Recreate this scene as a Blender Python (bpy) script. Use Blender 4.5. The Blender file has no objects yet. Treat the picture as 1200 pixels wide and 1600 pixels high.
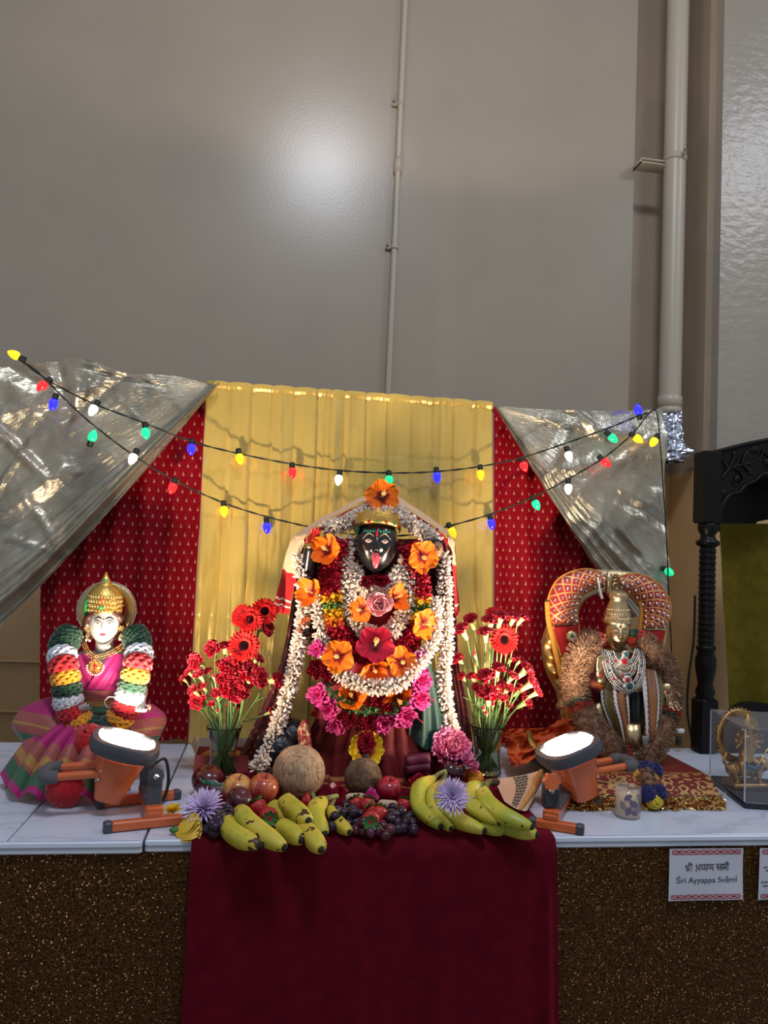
import bpy, math, random
from mathutils import Vector, Matrix, Euler, noise
random.seed(7)
R_ = math.radians
PI = math.pi
scene = bpy.context.scene
COL = scene.collection

# ---------------------------------------------------------------- camera
ZT = 0.75                                   # height of the table top
CAM = Vector((0.0, -1.556, ZT + 0.56))
YAW, PITCH, ROLL = R_(8.167), R_(3.478), R_(2.518)
_F = Vector((math.sin(YAW) * math.cos(PITCH), math.cos(YAW) * math.cos(PITCH), math.sin(PITCH)))
_R0 = Vector((math.cos(YAW), -math.sin(YAW), 0))
_U0 = _R0.cross(_F)
_R = _R0 * math.cos(ROLL) + _U0 * math.sin(ROLL)
_U = -_R0 * math.sin(ROLL) + _U0 * math.cos(ROLL)
cd = bpy.data.cameras.new('camera')
cd.sensor_fit = 'HORIZONTAL'
cd.sensor_width = 36.0
cd.lens = 36.0
cd.clip_start = 0.02
cam = bpy.data.objects.new('camera', cd)
COL.objects.link(cam)
cam.matrix_world = Matrix(((_R.x, _U.x, -_F.x, CAM.x), (_R.y, _U.y, -_F.y, CAM.y), (_R.z, _U.z, -_F.z, CAM.z), (0, 0, 0, 1)))
scene.camera = cam


def ray(px, py):
    return _F + _R * ((px - 600) / 1200.0) - _U * ((py - 800) / 1200.0)


def P(px, py, Y):                            # world point at depth Y seen at a photo pixel
    v = ray(px, py)
    return CAM + v * ((Y - CAM.y) / v.y)


def T(px, py, dz=0.0):                       # world point on the table top
    v = ray(px, py)
    return CAM + v * ((ZT + dz - CAM.z) / v.z)


def mpp(p):                                  # metres per photo pixel at a point
    return (Vector(p) - CAM).dot(_F) / 1200.0


WALL_Y = 1.44

# ---------------------------------------------------------------- world, lamps, exposure
vs = scene.view_settings
vs.view_transform = 'Standard'
vs.look = 'None'
vs.gamma = 1.0
vs.exposure = 0.0
vs.use_curve_mapping = False
w = bpy.data.worlds.new('world')
scene.world = w
w.use_nodes = True
w.node_tree.nodes['Background'].inputs[0].default_value = (0.88, 0.93, 1.0, 1)
w.node_tree.nodes['Background'].inputs[1].default_value = 0.36


def area(name, loc, target, size, power, color, shape='DISK', size_y=None, spread=None):
    ld = bpy.data.lights.new(name, 'AREA')
    ld.shape = shape
    ld.size = size
    if size_y:
        ld.size_y = size_y
    ld.energy = power
    ld.color = color
    if spread:
        ld.spread = spread
    o = bpy.data.objects.new(name, ld)
    COL.objects.link(o)
    o.location = loc
    o.rotation_euler = (Vector(target) - Vector(loc)).to_track_quat('-Z', 'Y').to_euler()
    return o


def mirror_pos(px, py, Y, h):                # lamp place whose mirror image in the wall shows at a pixel
    p = P(px, py, Y)
    v = ray(px, py)
    v = Vector((v.x, -v.y, v.z))
    return p + v * ((h - p.z) / v.z)


CEIL = 4.6
LAMP1 = mirror_pos(505, 265, WALL_Y, CEIL - 0.1)
LAMP2 = mirror_pos(1172, 265, WALL_Y - .16, CEIL - 0.1)
area('ceiling_lamp', LAMP1, LAMP1 + Vector((0, 0.35, -1)), 0.55, 58, (0.86, 0.91, 1.0))
area('ceiling_lamp', LAMP2, LAMP2 + Vector((0, 0.35, -1)), 0.55, 34, (0.86, 0.91, 1.0))
FLOOD_POWER = 14.5
FLOOD_COL = (1.0, 0.79, 0.56)


# ---------------------------------------------------------------- materials
MATS = {}


def mat(name, col=(0.5, 0.5, 0.5), rough=0.5, metal=0.0, col2=None, nscale=20.0, ndetail=4.0, lo=0.4, hi=0.6,
        bump=0.0, bscale=60.0, sheen=0.0, emit=None, estr=0.0, trans=0.0, ior=1.45, alpha=1.0, spec=0.5,
        coat=0.0, sss=0.0, stretch=None, sheen_tint=None, aniso=0.0):
    if name in MATS:
        return MATS[name]
    m = bpy.data.materials.new(name)
    m.use_nodes = True
    nt = m.node_tree
    b = nt.nodes['Principled BSDF']
    b.inputs['Base Color'].default_value = (*col, 1)
    b.inputs['Roughness'].default_value = rough
    b.inputs['Metallic'].default_value = metal
    b.inputs['IOR'].default_value = ior
    b.inputs['Specular IOR Level'].default_value = spec
    b.inputs['Alpha'].default_value = alpha
    b.inputs['Transmission Weight'].default_value = trans
    b.inputs['Coat Weight'].default_value = coat
    b.inputs['Coat Roughness'].default_value = 0.1
    b.inputs['Anisotropic'].default_value = aniso
    if sheen:
        b.inputs['Sheen Weight'].default_value = sheen
        b.inputs['Sheen Roughness'].default_value = 0.4
        if sheen_tint:
            b.inputs['Sheen Tint'].default_value = (*sheen_tint, 1)
    if sss:
        b.inputs['Subsurface Weight'].default_value = sss
        b.inputs['Subsurface Radius'].default_value = (0.02, 0.01, 0.006)
        b.inputs['Subsurface Scale'].default_value = 0.3
    if emit:
        b.inputs['Emission Color'].default_value = (*emit, 1)
        b.inputs['Emission Strength'].default_value = estr
    if col2 or bump:
        tc = nt.nodes.new('ShaderNodeTexCoord')
        src = tc.outputs['Object']
        if stretch:
            mp = nt.nodes.new('ShaderNodeMapping')
            mp.inputs['Scale'].default_value = stretch
            nt.links.new(src, mp.inputs['Vector'])
            src = mp.outputs['Vector']
    if col2:
        n = nt.nodes.new('ShaderNodeTexNoise')
        n.inputs['Scale'].default_value = nscale
        n.inputs['Detail'].default_value = ndetail
        nt.links.new(src, n.inputs['Vector'])
        r = nt.nodes.new('ShaderNodeValToRGB')
        r.color_ramp.elements[0].position = lo
        r.color_ramp.elements[1].position = hi
        r.color_ramp.elements[0].color = (*col, 1)
        r.color_ramp.elements[1].color = (*col2, 1)
        nt.links.new(n.outputs['Fac'], r.inputs['Fac'])
        nt.links.new(r.outputs['Color'], b.inputs['Base Color'])
    if bump:
        n = nt.nodes.new('ShaderNodeTexNoise')
        n.inputs['Scale'].default_value = bscale
        n.inputs['Detail'].default_value = 3
        nt.links.new(src, n.inputs['Vector'])
        bp = nt.nodes.new('ShaderNodeBump')
        bp.inputs['Strength'].default_value = bump
        bp.inputs['Distance'].default_value = 0.004
        nt.links.new(n.outputs['Fac'], bp.inputs['Height'])
        nt.links.new(bp.outputs['Normal'], b.inputs['Normal'])
    MATS[name] = m
    return m


class NG:                                    # small node builder for special materials
    def __init__(s, name, rough=0.5, metal=0.0):
        m = bpy.data.materials.new(name)
        m.use_nodes = True
        s.m = m
        s.nt = m.node_tree
        s.b = s.nt.nodes['Principled BSDF']
        s.b.inputs['Roughness'].default_value = rough
        s.b.inputs['Metallic'].default_value = metal
        MATS[name] = m

    def n(s, kind, **kw):
        x = s.nt.nodes.new(kind)
        for k, v in kw.items():
            setattr(x, k, v)
        return x

    def l(s, a, b):
        s.nt.links.new(a, b)

    def math(s, op, a, b=None, c=None):
        x = s.n('ShaderNodeMath', operation=op)
        for i, v in enumerate((a, b, c)):
            if v is None:
                continue
            if isinstance(v, (int, float)):
                x.inputs[i].default_value = v
            else:
                s.l(v, x.inputs[i])
        return x.outputs[0]

    def mix(s, fac, a, b):
        x = s.n('ShaderNodeMix', data_type='RGBA')
        for sock, v in ((x.inputs[0], fac), (x.inputs[6], a), (x.inputs[7], b)):
            if isinstance(v, tuple):
                sock.default_value = (*v, 1)
            elif isinstance(v, (int, float)):
                sock.default_value = v
            else:
                s.l(v, sock)
        return x.outputs[2]

    def coord(s, which='UV', scale=(1, 1, 1)):
        tc = s.n('ShaderNodeTexCoord')
        mp = s.n('ShaderNodeMapping')
        mp.inputs['Scale'].default_value = scale
        s.l(tc.outputs[which], mp.inputs['Vector'])
        return mp.outputs[0]

    def noise(s, vec, scale, detail=3.0):
        x = s.n('ShaderNodeTexNoise')
        x.inputs['Scale'].default_value = scale
        x.inputs['Detail'].default_value = detail
        s.l(vec, x.inputs['Vector'])
        return x.outputs['Fac']

    def ramp(s, fac, stops):
        r = s.n('ShaderNodeValToRGB')
        cr = r.color_ramp
        while len(cr.elements) < len(stops):
            cr.elements.new(0.5)
        for e, (p, c) in zip(cr.elements, stops):
            e.position = p
            e.color = (*c, 1)
        s.l(fac, r.inputs['Fac'])
        return r.outputs['Color']

    def bump(s, h, strength=0.5, dist=0.004):
        bp = s.n('ShaderNodeBump')
        bp.inputs['Strength'].default_value = strength
        bp.inputs['Distance'].default_value = dist
        s.l(h, bp.inputs['Height'])
        s.l(bp.outputs['Normal'], s.b.inputs['Normal'])

    def base(s, c):
        s.l(c, s.b.inputs['Base Color'])


# ---------------------------------------------------------------- mesh helpers
class MB:
    def __init__(s):
        s.v, s.f, s.m, s.uv, s.mi = [], [], [], {}, 0

    def add(s, vs_, fs, uv=None):
        o = len(s.v)
        s.v.extend([Vector(q) for q in vs_])
        for f in fs:
            s.f.append(tuple(i + o for i in f))
            s.m.append(s.mi)
        if uv:
            for i, q in enumerate(uv):
                s.uv[o + i] = q
        return s

    def box(s, c, size, rot=None, taper=1.0):
        x, y, z = size[0] / 2, size[1] / 2, size[2] / 2
        q = [Vector((sx * x * (taper if sz > 0 else 1), sy * y * (taper if sz > 0 else 1), sz * z)) for sz in (-1, 1) for sy in (-1, 1) for sx in (-1, 1)]
        if rot is not None:
            q = [rot @ a for a in q]
        c = Vector(c)
        return s.add([a + c for a in q], [(0, 2, 3, 1), (4, 5, 7, 6), (0, 1, 5, 4), (2, 6, 7, 3), (0, 4, 6, 2), (1, 3, 7, 5)])

    def rbox(s, c, size, r=0.004, rot=None):  # box with chamfered edges
        x, y, z = size[0] / 2, size[1] / 2, size[2] / 2
        r = min(r, x * .95, y * .95, z * .95)
        q = []
        prof = [(-z, r), (-z + r, 0), (z - r, 0), (z, r)]
        for zz, ins in prof:
            X, Y = x - ins, y - ins
            rr = r
            q += [(X - rr, -Y), (X, -Y + rr), (X, Y - rr), (X - rr, Y), (-X + rr, Y), (-X, Y - rr), (-X, -Y + rr), (-X + rr, -Y)]
        q = [Vector((a[0], a[1], prof[i // 8][0])) for i, a in enumerate(q)]
        if rot is not None:
            q = [rot @ a for a in q]
        c = Vector(c)
        fs = [tuple(range(7, -1, -1)), tuple(range(24, 32))]
        for k in range(3):
            for i in range(8):
                fs.append((k * 8 + i, k * 8 + (i + 1) % 8, k * 8 + 8 + (i + 1) % 8, k * 8 + 8 + i))
        return s.add([a + c for a in q], fs)

    def lathe(s, prof, n=24, M=None, cap=True, sx=1.0, sy=1.0):
        q = []
        for r, z in prof:
            for i in range(n):
                a = 2 * PI * i / n
                q.append(Vector((r * math.cos(a) * sx, r * math.sin(a) * sy, z)))
        if M is not None:
            q = [M @ a for a in q]
        fs = []
        for k in range(len(prof) - 1):
            for i in range(n):
                fs.append((k * n + i, k * n + (i + 1) % n, (k + 1) * n + (i + 1) % n, (k + 1) * n + i))
        if cap:
            fs.append(tuple(range(n - 1, -1, -1)))
            L = (len(prof) - 1) * n
            fs.append(tuple(range(L, L + n)))
        return s.add(q, fs)

    def ball(s, c, r, n=12, m=8, M=None):
        if not hasattr(r, '__len__'):
            r = (r, r, r)
        q = [Vector((0, 0, -r[2]))]
        for k in range(1, m):
            t = -PI / 2 + PI * k / m
            for i in range(n):
                a = 2 * PI * i / n
                q.append(Vector((r[0] * math.cos(t) * math.cos(a), r[1] * math.cos(t) * math.sin(a), r[2] * math.sin(t))))
        q.append(Vector((0, 0, r[2])))
        if M is not None:
            q = [M @ a for a in q]
        c = Vector(c)
        fs = [(0, 1 + (i + 1) % n, 1 + i) for i in range(n)]
        for k in range(m - 2):
            for i in range(n):
                fs.append((1 + k * n + i, 1 + k * n + (i + 1) % n, 1 + (k + 1) * n + (i + 1) % n, 1 + (k + 1) * n + i))
        L = 1 + (m - 2) * n
        fs += [(L + i, L + (i + 1) % n, len(q) - 1) for i in range(n)]
        return s.add([a + c for a in q], fs)

    def tube(s, pts, rad, n=8, cap=True, flat=1.0, up=None):
        pts = [Vector(a) for a in pts]
        if not hasattr(rad, '__len__'):
            rad = [rad] * len(pts)
        q = []
        u = None
        for i, a in enumerate(pts):
            d = (pts[min(i + 1, len(pts) - 1)] - pts[max(i - 1, 0)])
            if d.length < 1e-9:
                d = Vector((0, 0, 1))
            d.normalize()
            if u is None:
                h = Vector(up) if up else (Vector((0, 0, 1)) if abs(d.z) < 0.9 else Vector((0, 1, 0)))
                u = (h - d * h.dot(d)).normalized()
            else:
                u = (u - d * u.dot(d))
                u = u.normalized() if u.length > 1e-6 else d.orthogonal().normalized()
            w_ = d.cross(u)
            for k in range(n):
                an = 2 * PI * k / n
                q.append(a + (u * math.cos(an) * flat + w_ * math.sin(an)) * rad[i])
        fs = []
        for k in range(len(pts) - 1):
            for i in range(n):
                fs.append((k * n + i, k * n + (i + 1) % n, (k + 1) * n + (i + 1) % n, (k + 1) * n + i))
        if cap:
            fs.append(tuple(range(n - 1, -1, -1)))
            L = (len(pts) - 1) * n
            fs.append(tuple(range(L, L + n)))
        return s.add(q, fs)

    def grid(s, fn, nu, nv, uvf=None, thick=0.0):
        q, uv = [], []
        for j in range(nv + 1):
            for i in range(nu + 1):
                a = fn(i / nu, j / nv)
                q.append(Vector(a))
                uv.append(uvf(i / nu, j / nv) if uvf else (i / nu, j / nv))
        fs = [(j * (nu + 1) + i, j * (nu + 1) + i + 1, (j + 1) * (nu + 1) + i + 1, (j + 1) * (nu + 1) + i) for j in range(nv) for i in range(nu)]
        return s.add(q, fs, uv)

    def prism(s, poly, depth, M):               # 2D outline (x,y) extruded along z, placed by M
        n = len(poly)
        q = [M @ Vector((a[0], a[1], 0)) for a in poly] + [M @ Vector((a[0], a[1], depth)) for a in poly]
        fs = [tuple(range(n - 1, -1, -1)), tuple(range(n, 2 * n))] + [(i, (i + 1) % n, n + (i + 1) % n, n + i) for i in range(n)]
        return s.add(q, fs)


def frame(loc, z, x=None):                      # matrix with given z axis
    z = Vector(z).normalized()
    h = Vector(x) if x is not None else (Vector((1, 0, 0)) if abs(z.x) < 0.9 else Vector((0, 1, 0)))
    x_ = (h - z * h.dot(z)).normalized()
    y_ = z.cross(x_)
    return Matrix(((x_.x, y_.x, z.x, loc[0]), (x_.y, y_.y, z.y, loc[1]), (x_.z, y_.z, z.z, loc[2]), (0, 0, 0, 1)))


def crv(pts, n=8):                              # Catmull-Rom through points
    pts = [Vector(a) for a in pts]
    out = []
    for i in range(len(pts) - 1):
        p0, p1, p2, p3 = pts[max(i - 1, 0)], pts[i], pts[i + 1], pts[min(i + 2, len(pts) - 1)]
        for k in range(n):
            t = k / n
            out.append(0.5 * ((2 * p1) + (p2 - p0) * t + (2 * p0 - 5 * p1 + 4 * p2 - p3) * t * t + (3 * p1 - p0 - 3 * p2 + p3) * t ** 3))
    out.append(pts[-1])
    return out


def resample(path, step):
    out = [path[0].copy()]
    acc = 0.0
    for a, b in zip(path, path[1:]):
        L = (b - a).length
        while acc + L >= step:
            t = (step - acc) / L
            a = a.lerp(b, t)
            out.append(a.copy())
            L = (b - a).length
            acc = 0.0
        acc += L
    return out


def nz(x, y, z=0.0):
    return noise.noise(Vector((x, y, z)))


def make_mesh(name, mb, mats, smooth=True):
    me = bpy.data.meshes.new(name)
    me.from_pydata([tuple(a) for a in mb.v], [], mb.f)
    if not isinstance(mats, (list, tuple)):
        mats = [mats]
    for m in mats:
        me.materials.append(m)
    if len(mats) > 1:
        me.polygons.foreach_set('material_index', mb.m)
    if smooth:
        me.polygons.foreach_set('use_smooth', [True] * len(me.polygons))
    if mb.uv:
        ul = me.uv_layers.new(name='uv')
        li = [0] * len(me.loops)
        me.loops.foreach_get('vertex_index', li)
        flat = []
        for i in li:
            flat.extend(mb.uv.get(i, (0, 0)))
        ul.data.foreach_set('uv', flat)
    me.update()
    return me


def tag(o, label=None, cat=None, group=None, kind=None):
    if label:
        o['label'] = label
    if cat:
        o['category'] = cat
    if group:
        o['group'] = group
    if kind:
        o['kind'] = kind
    return o


def obj(name, mb, mats, parent=None, label=None, cat=None, group=None, kind=None, smooth=True, world=True, sharp=None):
    if isinstance(mb, MB):
        if parent is not None and world:
            off = parent['_o'] if '_o' in parent else (0, 0, 0)
            off = Vector(off)
            if off.length:
                mb.v = [a - off for a in mb.v]
        me = make_mesh(name, mb, mats, smooth)
        if smooth and sharp is not None:
            me.set_sharp_from_angle(angle=R_(sharp))
    else:
        me = mb
    o = bpy.data.objects.new(name, me)
    COL.objects.link(o)
    if parent is not None:
        o.parent = parent
        if world and '_o' in parent:
            o['_o'] = (0, 0, 0)
            pp = parent
            o['_o'] = tuple(parent['_o'])
    tag(o, label, cat, group, kind)
    return o


def thing(name, label, cat, loc=(0, 0, 0), group=None, kind=None):
    o = bpy.data.objects.new(name, None)
    o.empty_display_size = 0.05
    COL.objects.link(o)
    o.location = loc
    o['_o'] = tuple(loc)
    tag(o, label, cat, group, kind)
    return o


def place(name, me, M, parent=None):            # object sharing mesh data, placed by matrix (local to parent)
    o = bpy.data.objects.new(name, me)
    COL.objects.link(o)
    if parent is not None:
        o.parent = parent
        if '_o' in parent:
            M = Matrix.Translation(-Vector(parent['_o'])) @ M
    o.matrix_basis = M
    return o


def copy_tree(root, M, label, group=None, cat=None):
    r = root.copy()
    COL.objects.link(r)
    r.matrix_basis = M
    r['label'] = label
    if group:
        r['group'] = group
    for ch in root.children:
        c = ch.copy()
        COL.objects.link(c)
        c.parent = r
        for g in ch.children:
            d = g.copy()
            COL.objects.link(d)
            d.parent = c
    return r


def struct(name, mb, mats, parent=None, label=None, smooth=False):
    return obj(name, mb, mats, parent, label, kind=None if parent else 'structure', smooth=smooth)
# ================================================================ the setting
g = NG('wall_paint', 0.26)
c3 = g.coord('Object')
g.base(g.ramp(g.noise(c3, 3.0, 5), [(0.3, (0.355, 0.30, 0.24)), (0.7, (0.385, 0.325, 0.26))]))
g.bump(g.noise(c3, 90.0, 3), 0.10, 0.002)
g.b.inputs['Specular IOR Level'].default_value = 0.35
WALLM = g.m
g = NG('rough_plaster', 0.28)
c3 = g.coord('Object', (1, 1, 1.6))
g.base(g.ramp(g.noise(c3, 4.0, 5), [(0.3, (0.33, 0.29, 0.24)), (0.7, (0.36, 0.315, 0.265))]))
g.bump(g.noise(c3, 22.0, 8), 0.5, 0.006)
PLASTER = g.m
TAN = mat('tan_paint', (0.60, 0.39, 0.19), 0.45, col2=(0.65, 0.43, 0.22), nscale=5, bump=0.1)
CREAM = mat('recess_paint', (0.36, 0.28, 0.20), 0.4, col2=(0.40, 0.31, 0.23), nscale=4, bump=0.1)
PIPEM = mat('pipe_paint', (0.46, 0.40, 0.32), 0.35, bump=0.15, bscale=40)

XR = P(990, 300, WALL_Y).x                       # right end of the main wall
ZW = ZT + 0.98                                   # top of the tan dado
wb = thing('wall_back', 'tall glossy beige painted wall behind the altar', None, (0, WALL_Y, 0), kind='structure')
m = MB().box(((XR - 4) / 2, WALL_Y + .1, (ZW + CEIL) / 2), (XR + 4, .2, CEIL - ZW))
obj('upper_wall', m, WALLM, wb, smooth=False)
m = MB().box(((XR - 4) / 2, WALL_Y + .1, ZW / 2), (XR + 4, .2, ZW))
obj('lower_wall', m, TAN, wb, smooth=False)
# wall trims in the tan dado
zA, zB, zC = P(30, 1033, WALL_Y).z, P(30, 1111, WALL_Y).z, P(1070, 1078, WALL_Y).z
tr = thing('trim_1', 'thin horizontal trims on the tan lower wall', None, (0, WALL_Y, 0), kind='structure')
for zz in (zA, zB):
    m = MB().rbox(((-3.5 - 0.3) / 2, WALL_Y - .009, zz), (3.2, .02, .012), .004)
    obj('trim_strip', m, TAN, tr)
XP0 = P(1085, 300, WALL_Y + .1).x
PY = WALL_Y - .16                                # pier front
XP = P(1127, 300, PY).x
m = MB().box(((XR + XP) / 2 + .05, WALL_Y + .2, CEIL / 2 + ZW / 2), (XP - XR + .3, .1, CEIL - ZW))
m.mi = 1
m.box(((XR + XP) / 2 + .05, WALL_Y + .2, ZW / 2), (XP - XR + .3, .1, ZW))
struct('wall_recess', m, [CREAM, TAN], label='shadowy vertical recess beside the thick drain pipe')
m = MB().box((XP + 1.2, PY + .25, (CEIL + ZW) / 2), (2.4, .5, CEIL - ZW))
m4 = MB().box((XP + 1.2, PY + .25, ZW / 2), (2.4, .5, ZW))
m2 = MB().box((XP - .015, PY + .30, (CEIL + ZW) / 2), (.03, .5, CEIL - ZW))
m3 = MB().box((XP - .015, PY + .30, ZW / 2), (.03, .5, ZW))
wr = thing('wall_right', 'rough glossy plaster pier at the right edge', None, (XP, PY, 0), kind='structure')
obj('plaster_face', m, PLASTER, wr, smooth=False)
obj('corner_trim', m2, CREAM, wr, smooth=False)
obj('lower_corner_trim', m3, TAN, wr, smooth=False)
obj('lower_face', m4, TAN, wr, smooth=False)
m = MB().rbox((XP + .02 - .05, WALL_Y + .13, zC), (.34, .03, .014), .004)
struct('trim_2', m, TAN, label='thin trim across the recess low on the right')
m = MB().box((0, -1, -.05), (9, 9, .1))
struct('floor', m, mat('floor_vinyl', (0.25, 0.22, 0.19), 0.5, col2=(0.29, 0.26, 0.22), nscale=8), label='plain hall floor under the tables')

# ---------------------------------------------------------------- conduit in the middle of the wall
CX, CY = P(620, 300, WALL_Y - .015).x, WALL_Y - .016
cr = .0125
cn = thing('wall_conduit', 'thin painted metal conduit running up the middle of the wall', 'conduit', (CX, CY, 0))
obj('pipe', MB().tube([(CX, CY, 0.02), (CX, CY, CEIL)], cr, 14, cap=False), PIPEM, cn)
zk = P(623, 258, CY).z
obj('coupling', MB().lathe([(cr, -.03), (.0165, -.028), (.0165, .028), (cr, .03)], 16, Matrix.Translation((CX, CY, zk))), PIPEM, cn)
for py in (162, 388):
    zk = P(622, py, CY).z
    mb = MB().lathe([(.0155, -.006), (.0155, .006)], 16, Matrix.Translation((CX, CY, zk)))
    mb.rbox((CX - .024, CY + .008, zk), (.024, .012, .012), .002)
    cl = obj('clamp', mb, PIPEM, cn)
    obj('screw', MB().lathe([(.004, 0), (.004, .012), (.002, .013)], 8, frame((CX - .027, CY + .004, zk + .004), (-.3, -1, .35))), mat('dull_steel', (.25, .22, .2), .4, .8), cl)
cn2 = thing('wall_conduit', 'slim conduit tucked in the recess right of the drain pipe', 'conduit', (0, 0, 0))
X2 = P(1087, 300, WALL_Y + .10).x
obj('pipe', MB().tube([(X2, WALL_Y + .13, 0.02), (X2, WALL_Y + .13, CEIL)], .010, 10, cap=False), PIPEM, cn2)
zk = P(1085, 335, WALL_Y + .13).z
obj('coupling', MB().lathe([(.01, -.06), (.014, -.055), (.014, .055), (.01, .06)], 12, Matrix.Translation((X2, WALL_Y + .13, zk))), PIPEM, cn2)

# ---------------------------------------------------------------- thick drain pipe
DY = WALL_Y - .07
top = P(1060, 0, DY)
DX = P(1053, 320, DY).x
zb = P(1046, 640, DY).z
dr = .0445
dp = thing('drain_pipe', 'thick beige painted drain pipe strapped to the wall', 'pipe', (DX, DY, 0))
obj('pipe', MB().tube([(DX, DY, zb), (DX, DY, CEIL)], dr, 28, cap=False), PIPEM, dp)
obj('collar', MB().lathe([(dr, -.02), (dr + .005, -.018), (dr + .005, .004), (dr + .001, .006), (dr + .005, .008), (dr + .005, .05), (dr, .055)], 28, Matrix.Translation((DX, DY, zb))), PIPEM, dp)
zk = P(1053, 250, DY).z
st = obj('strap', MB().lathe([(dr, -.012), (dr + .004, -.011), (dr + .004, .011), (dr, .012)], 28, Matrix.Translation((DX, DY, zk)) @ Matrix.Rotation(R_(6), 4, 'Y')), PIPEM, dp)
obj('bolt', MB().tube([(DX + .005, DY - dr - .012, zk - .01), (DX + .012, DY - dr - .012, zk + .02)], .004, 8), MATS['dull_steel'], st)
bl = P(1000, 264, DY).x
mb = MB().rbox(((bl + DX) / 2, DY - .0, zk - .012), (DX - bl, .012, .006), .001)
mb.rbox(((bl + DX) / 2, DY + .03, zk - .027), (DX - bl, .07, .006), .001)
mb.rbox((bl + .003, DY + .03, zk - .02), (.006, .07, .02), .001)
obj('bracket', mb, PIPEM, dp)
# foil wrapped foot of the pipe
FOIL = mat('crinkled_foil', (0.62, 0.66, 0.78), 0.25, 1.0)
fz0, fz1 = P(1050, 722, DY).z, P(1046, 645, DY).z


def foil(u, v):
    z = fz0 + (fz1 - fz0) * v
    a = u * 2 * PI
    r = dr + .004 + .010 * nz(math.cos(a) * 3 + 1, math.sin(a) * 3, v * 6) + .007 * nz(math.cos(a) * 7, math.sin(a) * 7, v * 16)
    if v < .45:
        r += .06 * max(0, math.cos(a + .3)) ** 4 * (1 - abs(v - .2) / .25 if abs(v - .2) < .25 else 0)
    return (DX + r * math.cos(a), DY + r * math.sin(a), z)


m = MB().grid(foil, 60, 34)
obj('foil_wrap', m, FOIL, None, 'crinkled silver foil wrapped around the foot of the drain pipe', 'foil', smooth=False)

# ================================================================ tables
g = NG('marble_laminate', 0.22)
c3 = g.coord('Object', (1.0, 2.2, 1.0))
n1 = g.noise(c3, 3.2, 8)
vein = g.math('ABSOLUTE', g.math('SUBTRACT', n1, 0.5))
col = g.ramp(vein, [(0.0, (0.48, 0.53, 0.68)), (0.03, (0.58, 0.64, 0.79)), (0.12, (0.62, 0.68, 0.83))])
g.base(col)
MARBLE = g.m
RIM = mat('white_plastic_rim', (0.60, 0.66, 0.80), 0.35)
GREYM = mat('grey_steel', (0.25, 0.25, 0.27), 0.45, 0.6)
XS = (T(222, 1313).x + T(293, 1163).x) / 2        # joint between the tables
XL = (T(25, 1300).x + T(56, 1262).x) / 2


def table(x0, x1, y0, label, panels, ztop):
    t = thing('folding_table', label, 'table', ((x0 + x1) / 2, .38, 0), group='marble topped tables in a row')
    y1 = .765
    for a, b in panels:
        m_ = MB().rbox(((a + b) / 2, (y0 + y1) / 2, ztop - .006), (b - a - .0025, y1 - y0 - .002, .012), .002)
        obj('top_panel', m_, MARBLE, t, smooth=False)
    m_ = MB().rbox(((x0 + x1) / 2, y0 - .001, ztop - .0065), (x1 - x0 - .002, .010, .013), .003)
    m_.rbox(((x0 + x1) / 2, y0 + .003, ztop - .0185), (x1 - x0 - .002, .010, .013), .003)
    m_.rbox(((x0 + x1) / 2, (y0 + y1) / 2, ztop - .018), (x1 - x0 - .01, y1 - y0 - .01, .010), .002)
    obj('edge_rim', m_, RIM, t, smooth=False)
    for x in (x0 + .08, x1 - .08):
        for y in (.10, .66):
            obj('leg', MB().tube([(x, y, 0), (x, y, ztop - .02)], .014, 10), GREYM, t)


table(-1.35, XS - .001, .004, 'marble topped white table left of the joint, under the pink-clad statue', [(-1.35, XL), (XL, XS - .001)], ZT - .0005)
table(XS + .001, 1.85, .010, 'marble topped white table right of the joint, under the flower covered statue', [(XS + .001, 1.85)], ZT)

# glittery skirt
g = NG('gold_glitter_cloth', 0.5)
c3 = g.coord('UV')
vo = g.n('ShaderNodeTexVoronoi')
vo.inputs['Scale'].default_value = 330
g.l(c3, vo.inputs['Vector'])
sep = g.n('ShaderNodeSeparateColor')
g.l(vo.outputs['Color'], sep.inputs[0])
spark = g.math('GREATER_THAN', sep.outputs[0], 0.90)
spark2 = g.math('MULTIPLY', spark, g.math('LESS_THAN', vo.outputs['Distance'], 0.42))
mott = g.noise(c3, 260, 2)
base = g.ramp(mott, [(0.35, (0.020, 0.0072, 0.0009)), (0.65, (0.092, 0.036, 0.005))])
g.base(g.mix(spark2, base, (0.95, 0.60, 0.24)))
g.l(g.math('MULTIPLY', spark2, 0.9), g.b.inputs['Metallic'])
nr = g.n('ShaderNodeNormalMap')
# each sequin tips its own way
vm = g.n('ShaderNodeVectorMath', operation='SUBTRACT')
g.l(vo.outputs['Color'], vm.inputs[0])
vm.inputs[1].default_value = (0.5, 0.5, 0.5)
vm2 = g.n('ShaderNodeVectorMath', operation='SCALE')
g.l(vm.outputs[0], vm2.inputs[0])
vm2.inputs['Scale'].default_value = 1.1
ge = g.n('ShaderNodeNewGeometry')
vm3 = g.n('ShaderNodeVectorMath', operation='ADD')
g.l(ge.outputs['Normal'], vm3.inputs[0])
g.l(vm2.outputs[0], vm3.inputs[1])
vm4 = g.n('ShaderNodeVectorMath', operation='NORMALIZE')
g.l(vm3.outputs[0], vm4.inputs[0])
g.l(vm4.outputs[0], g.b.inputs['Normal'])
g.nt.nodes.remove(nr)
g.b.inputs['Specular IOR Level'].default_value = .15
GLIT = g.m


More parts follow.
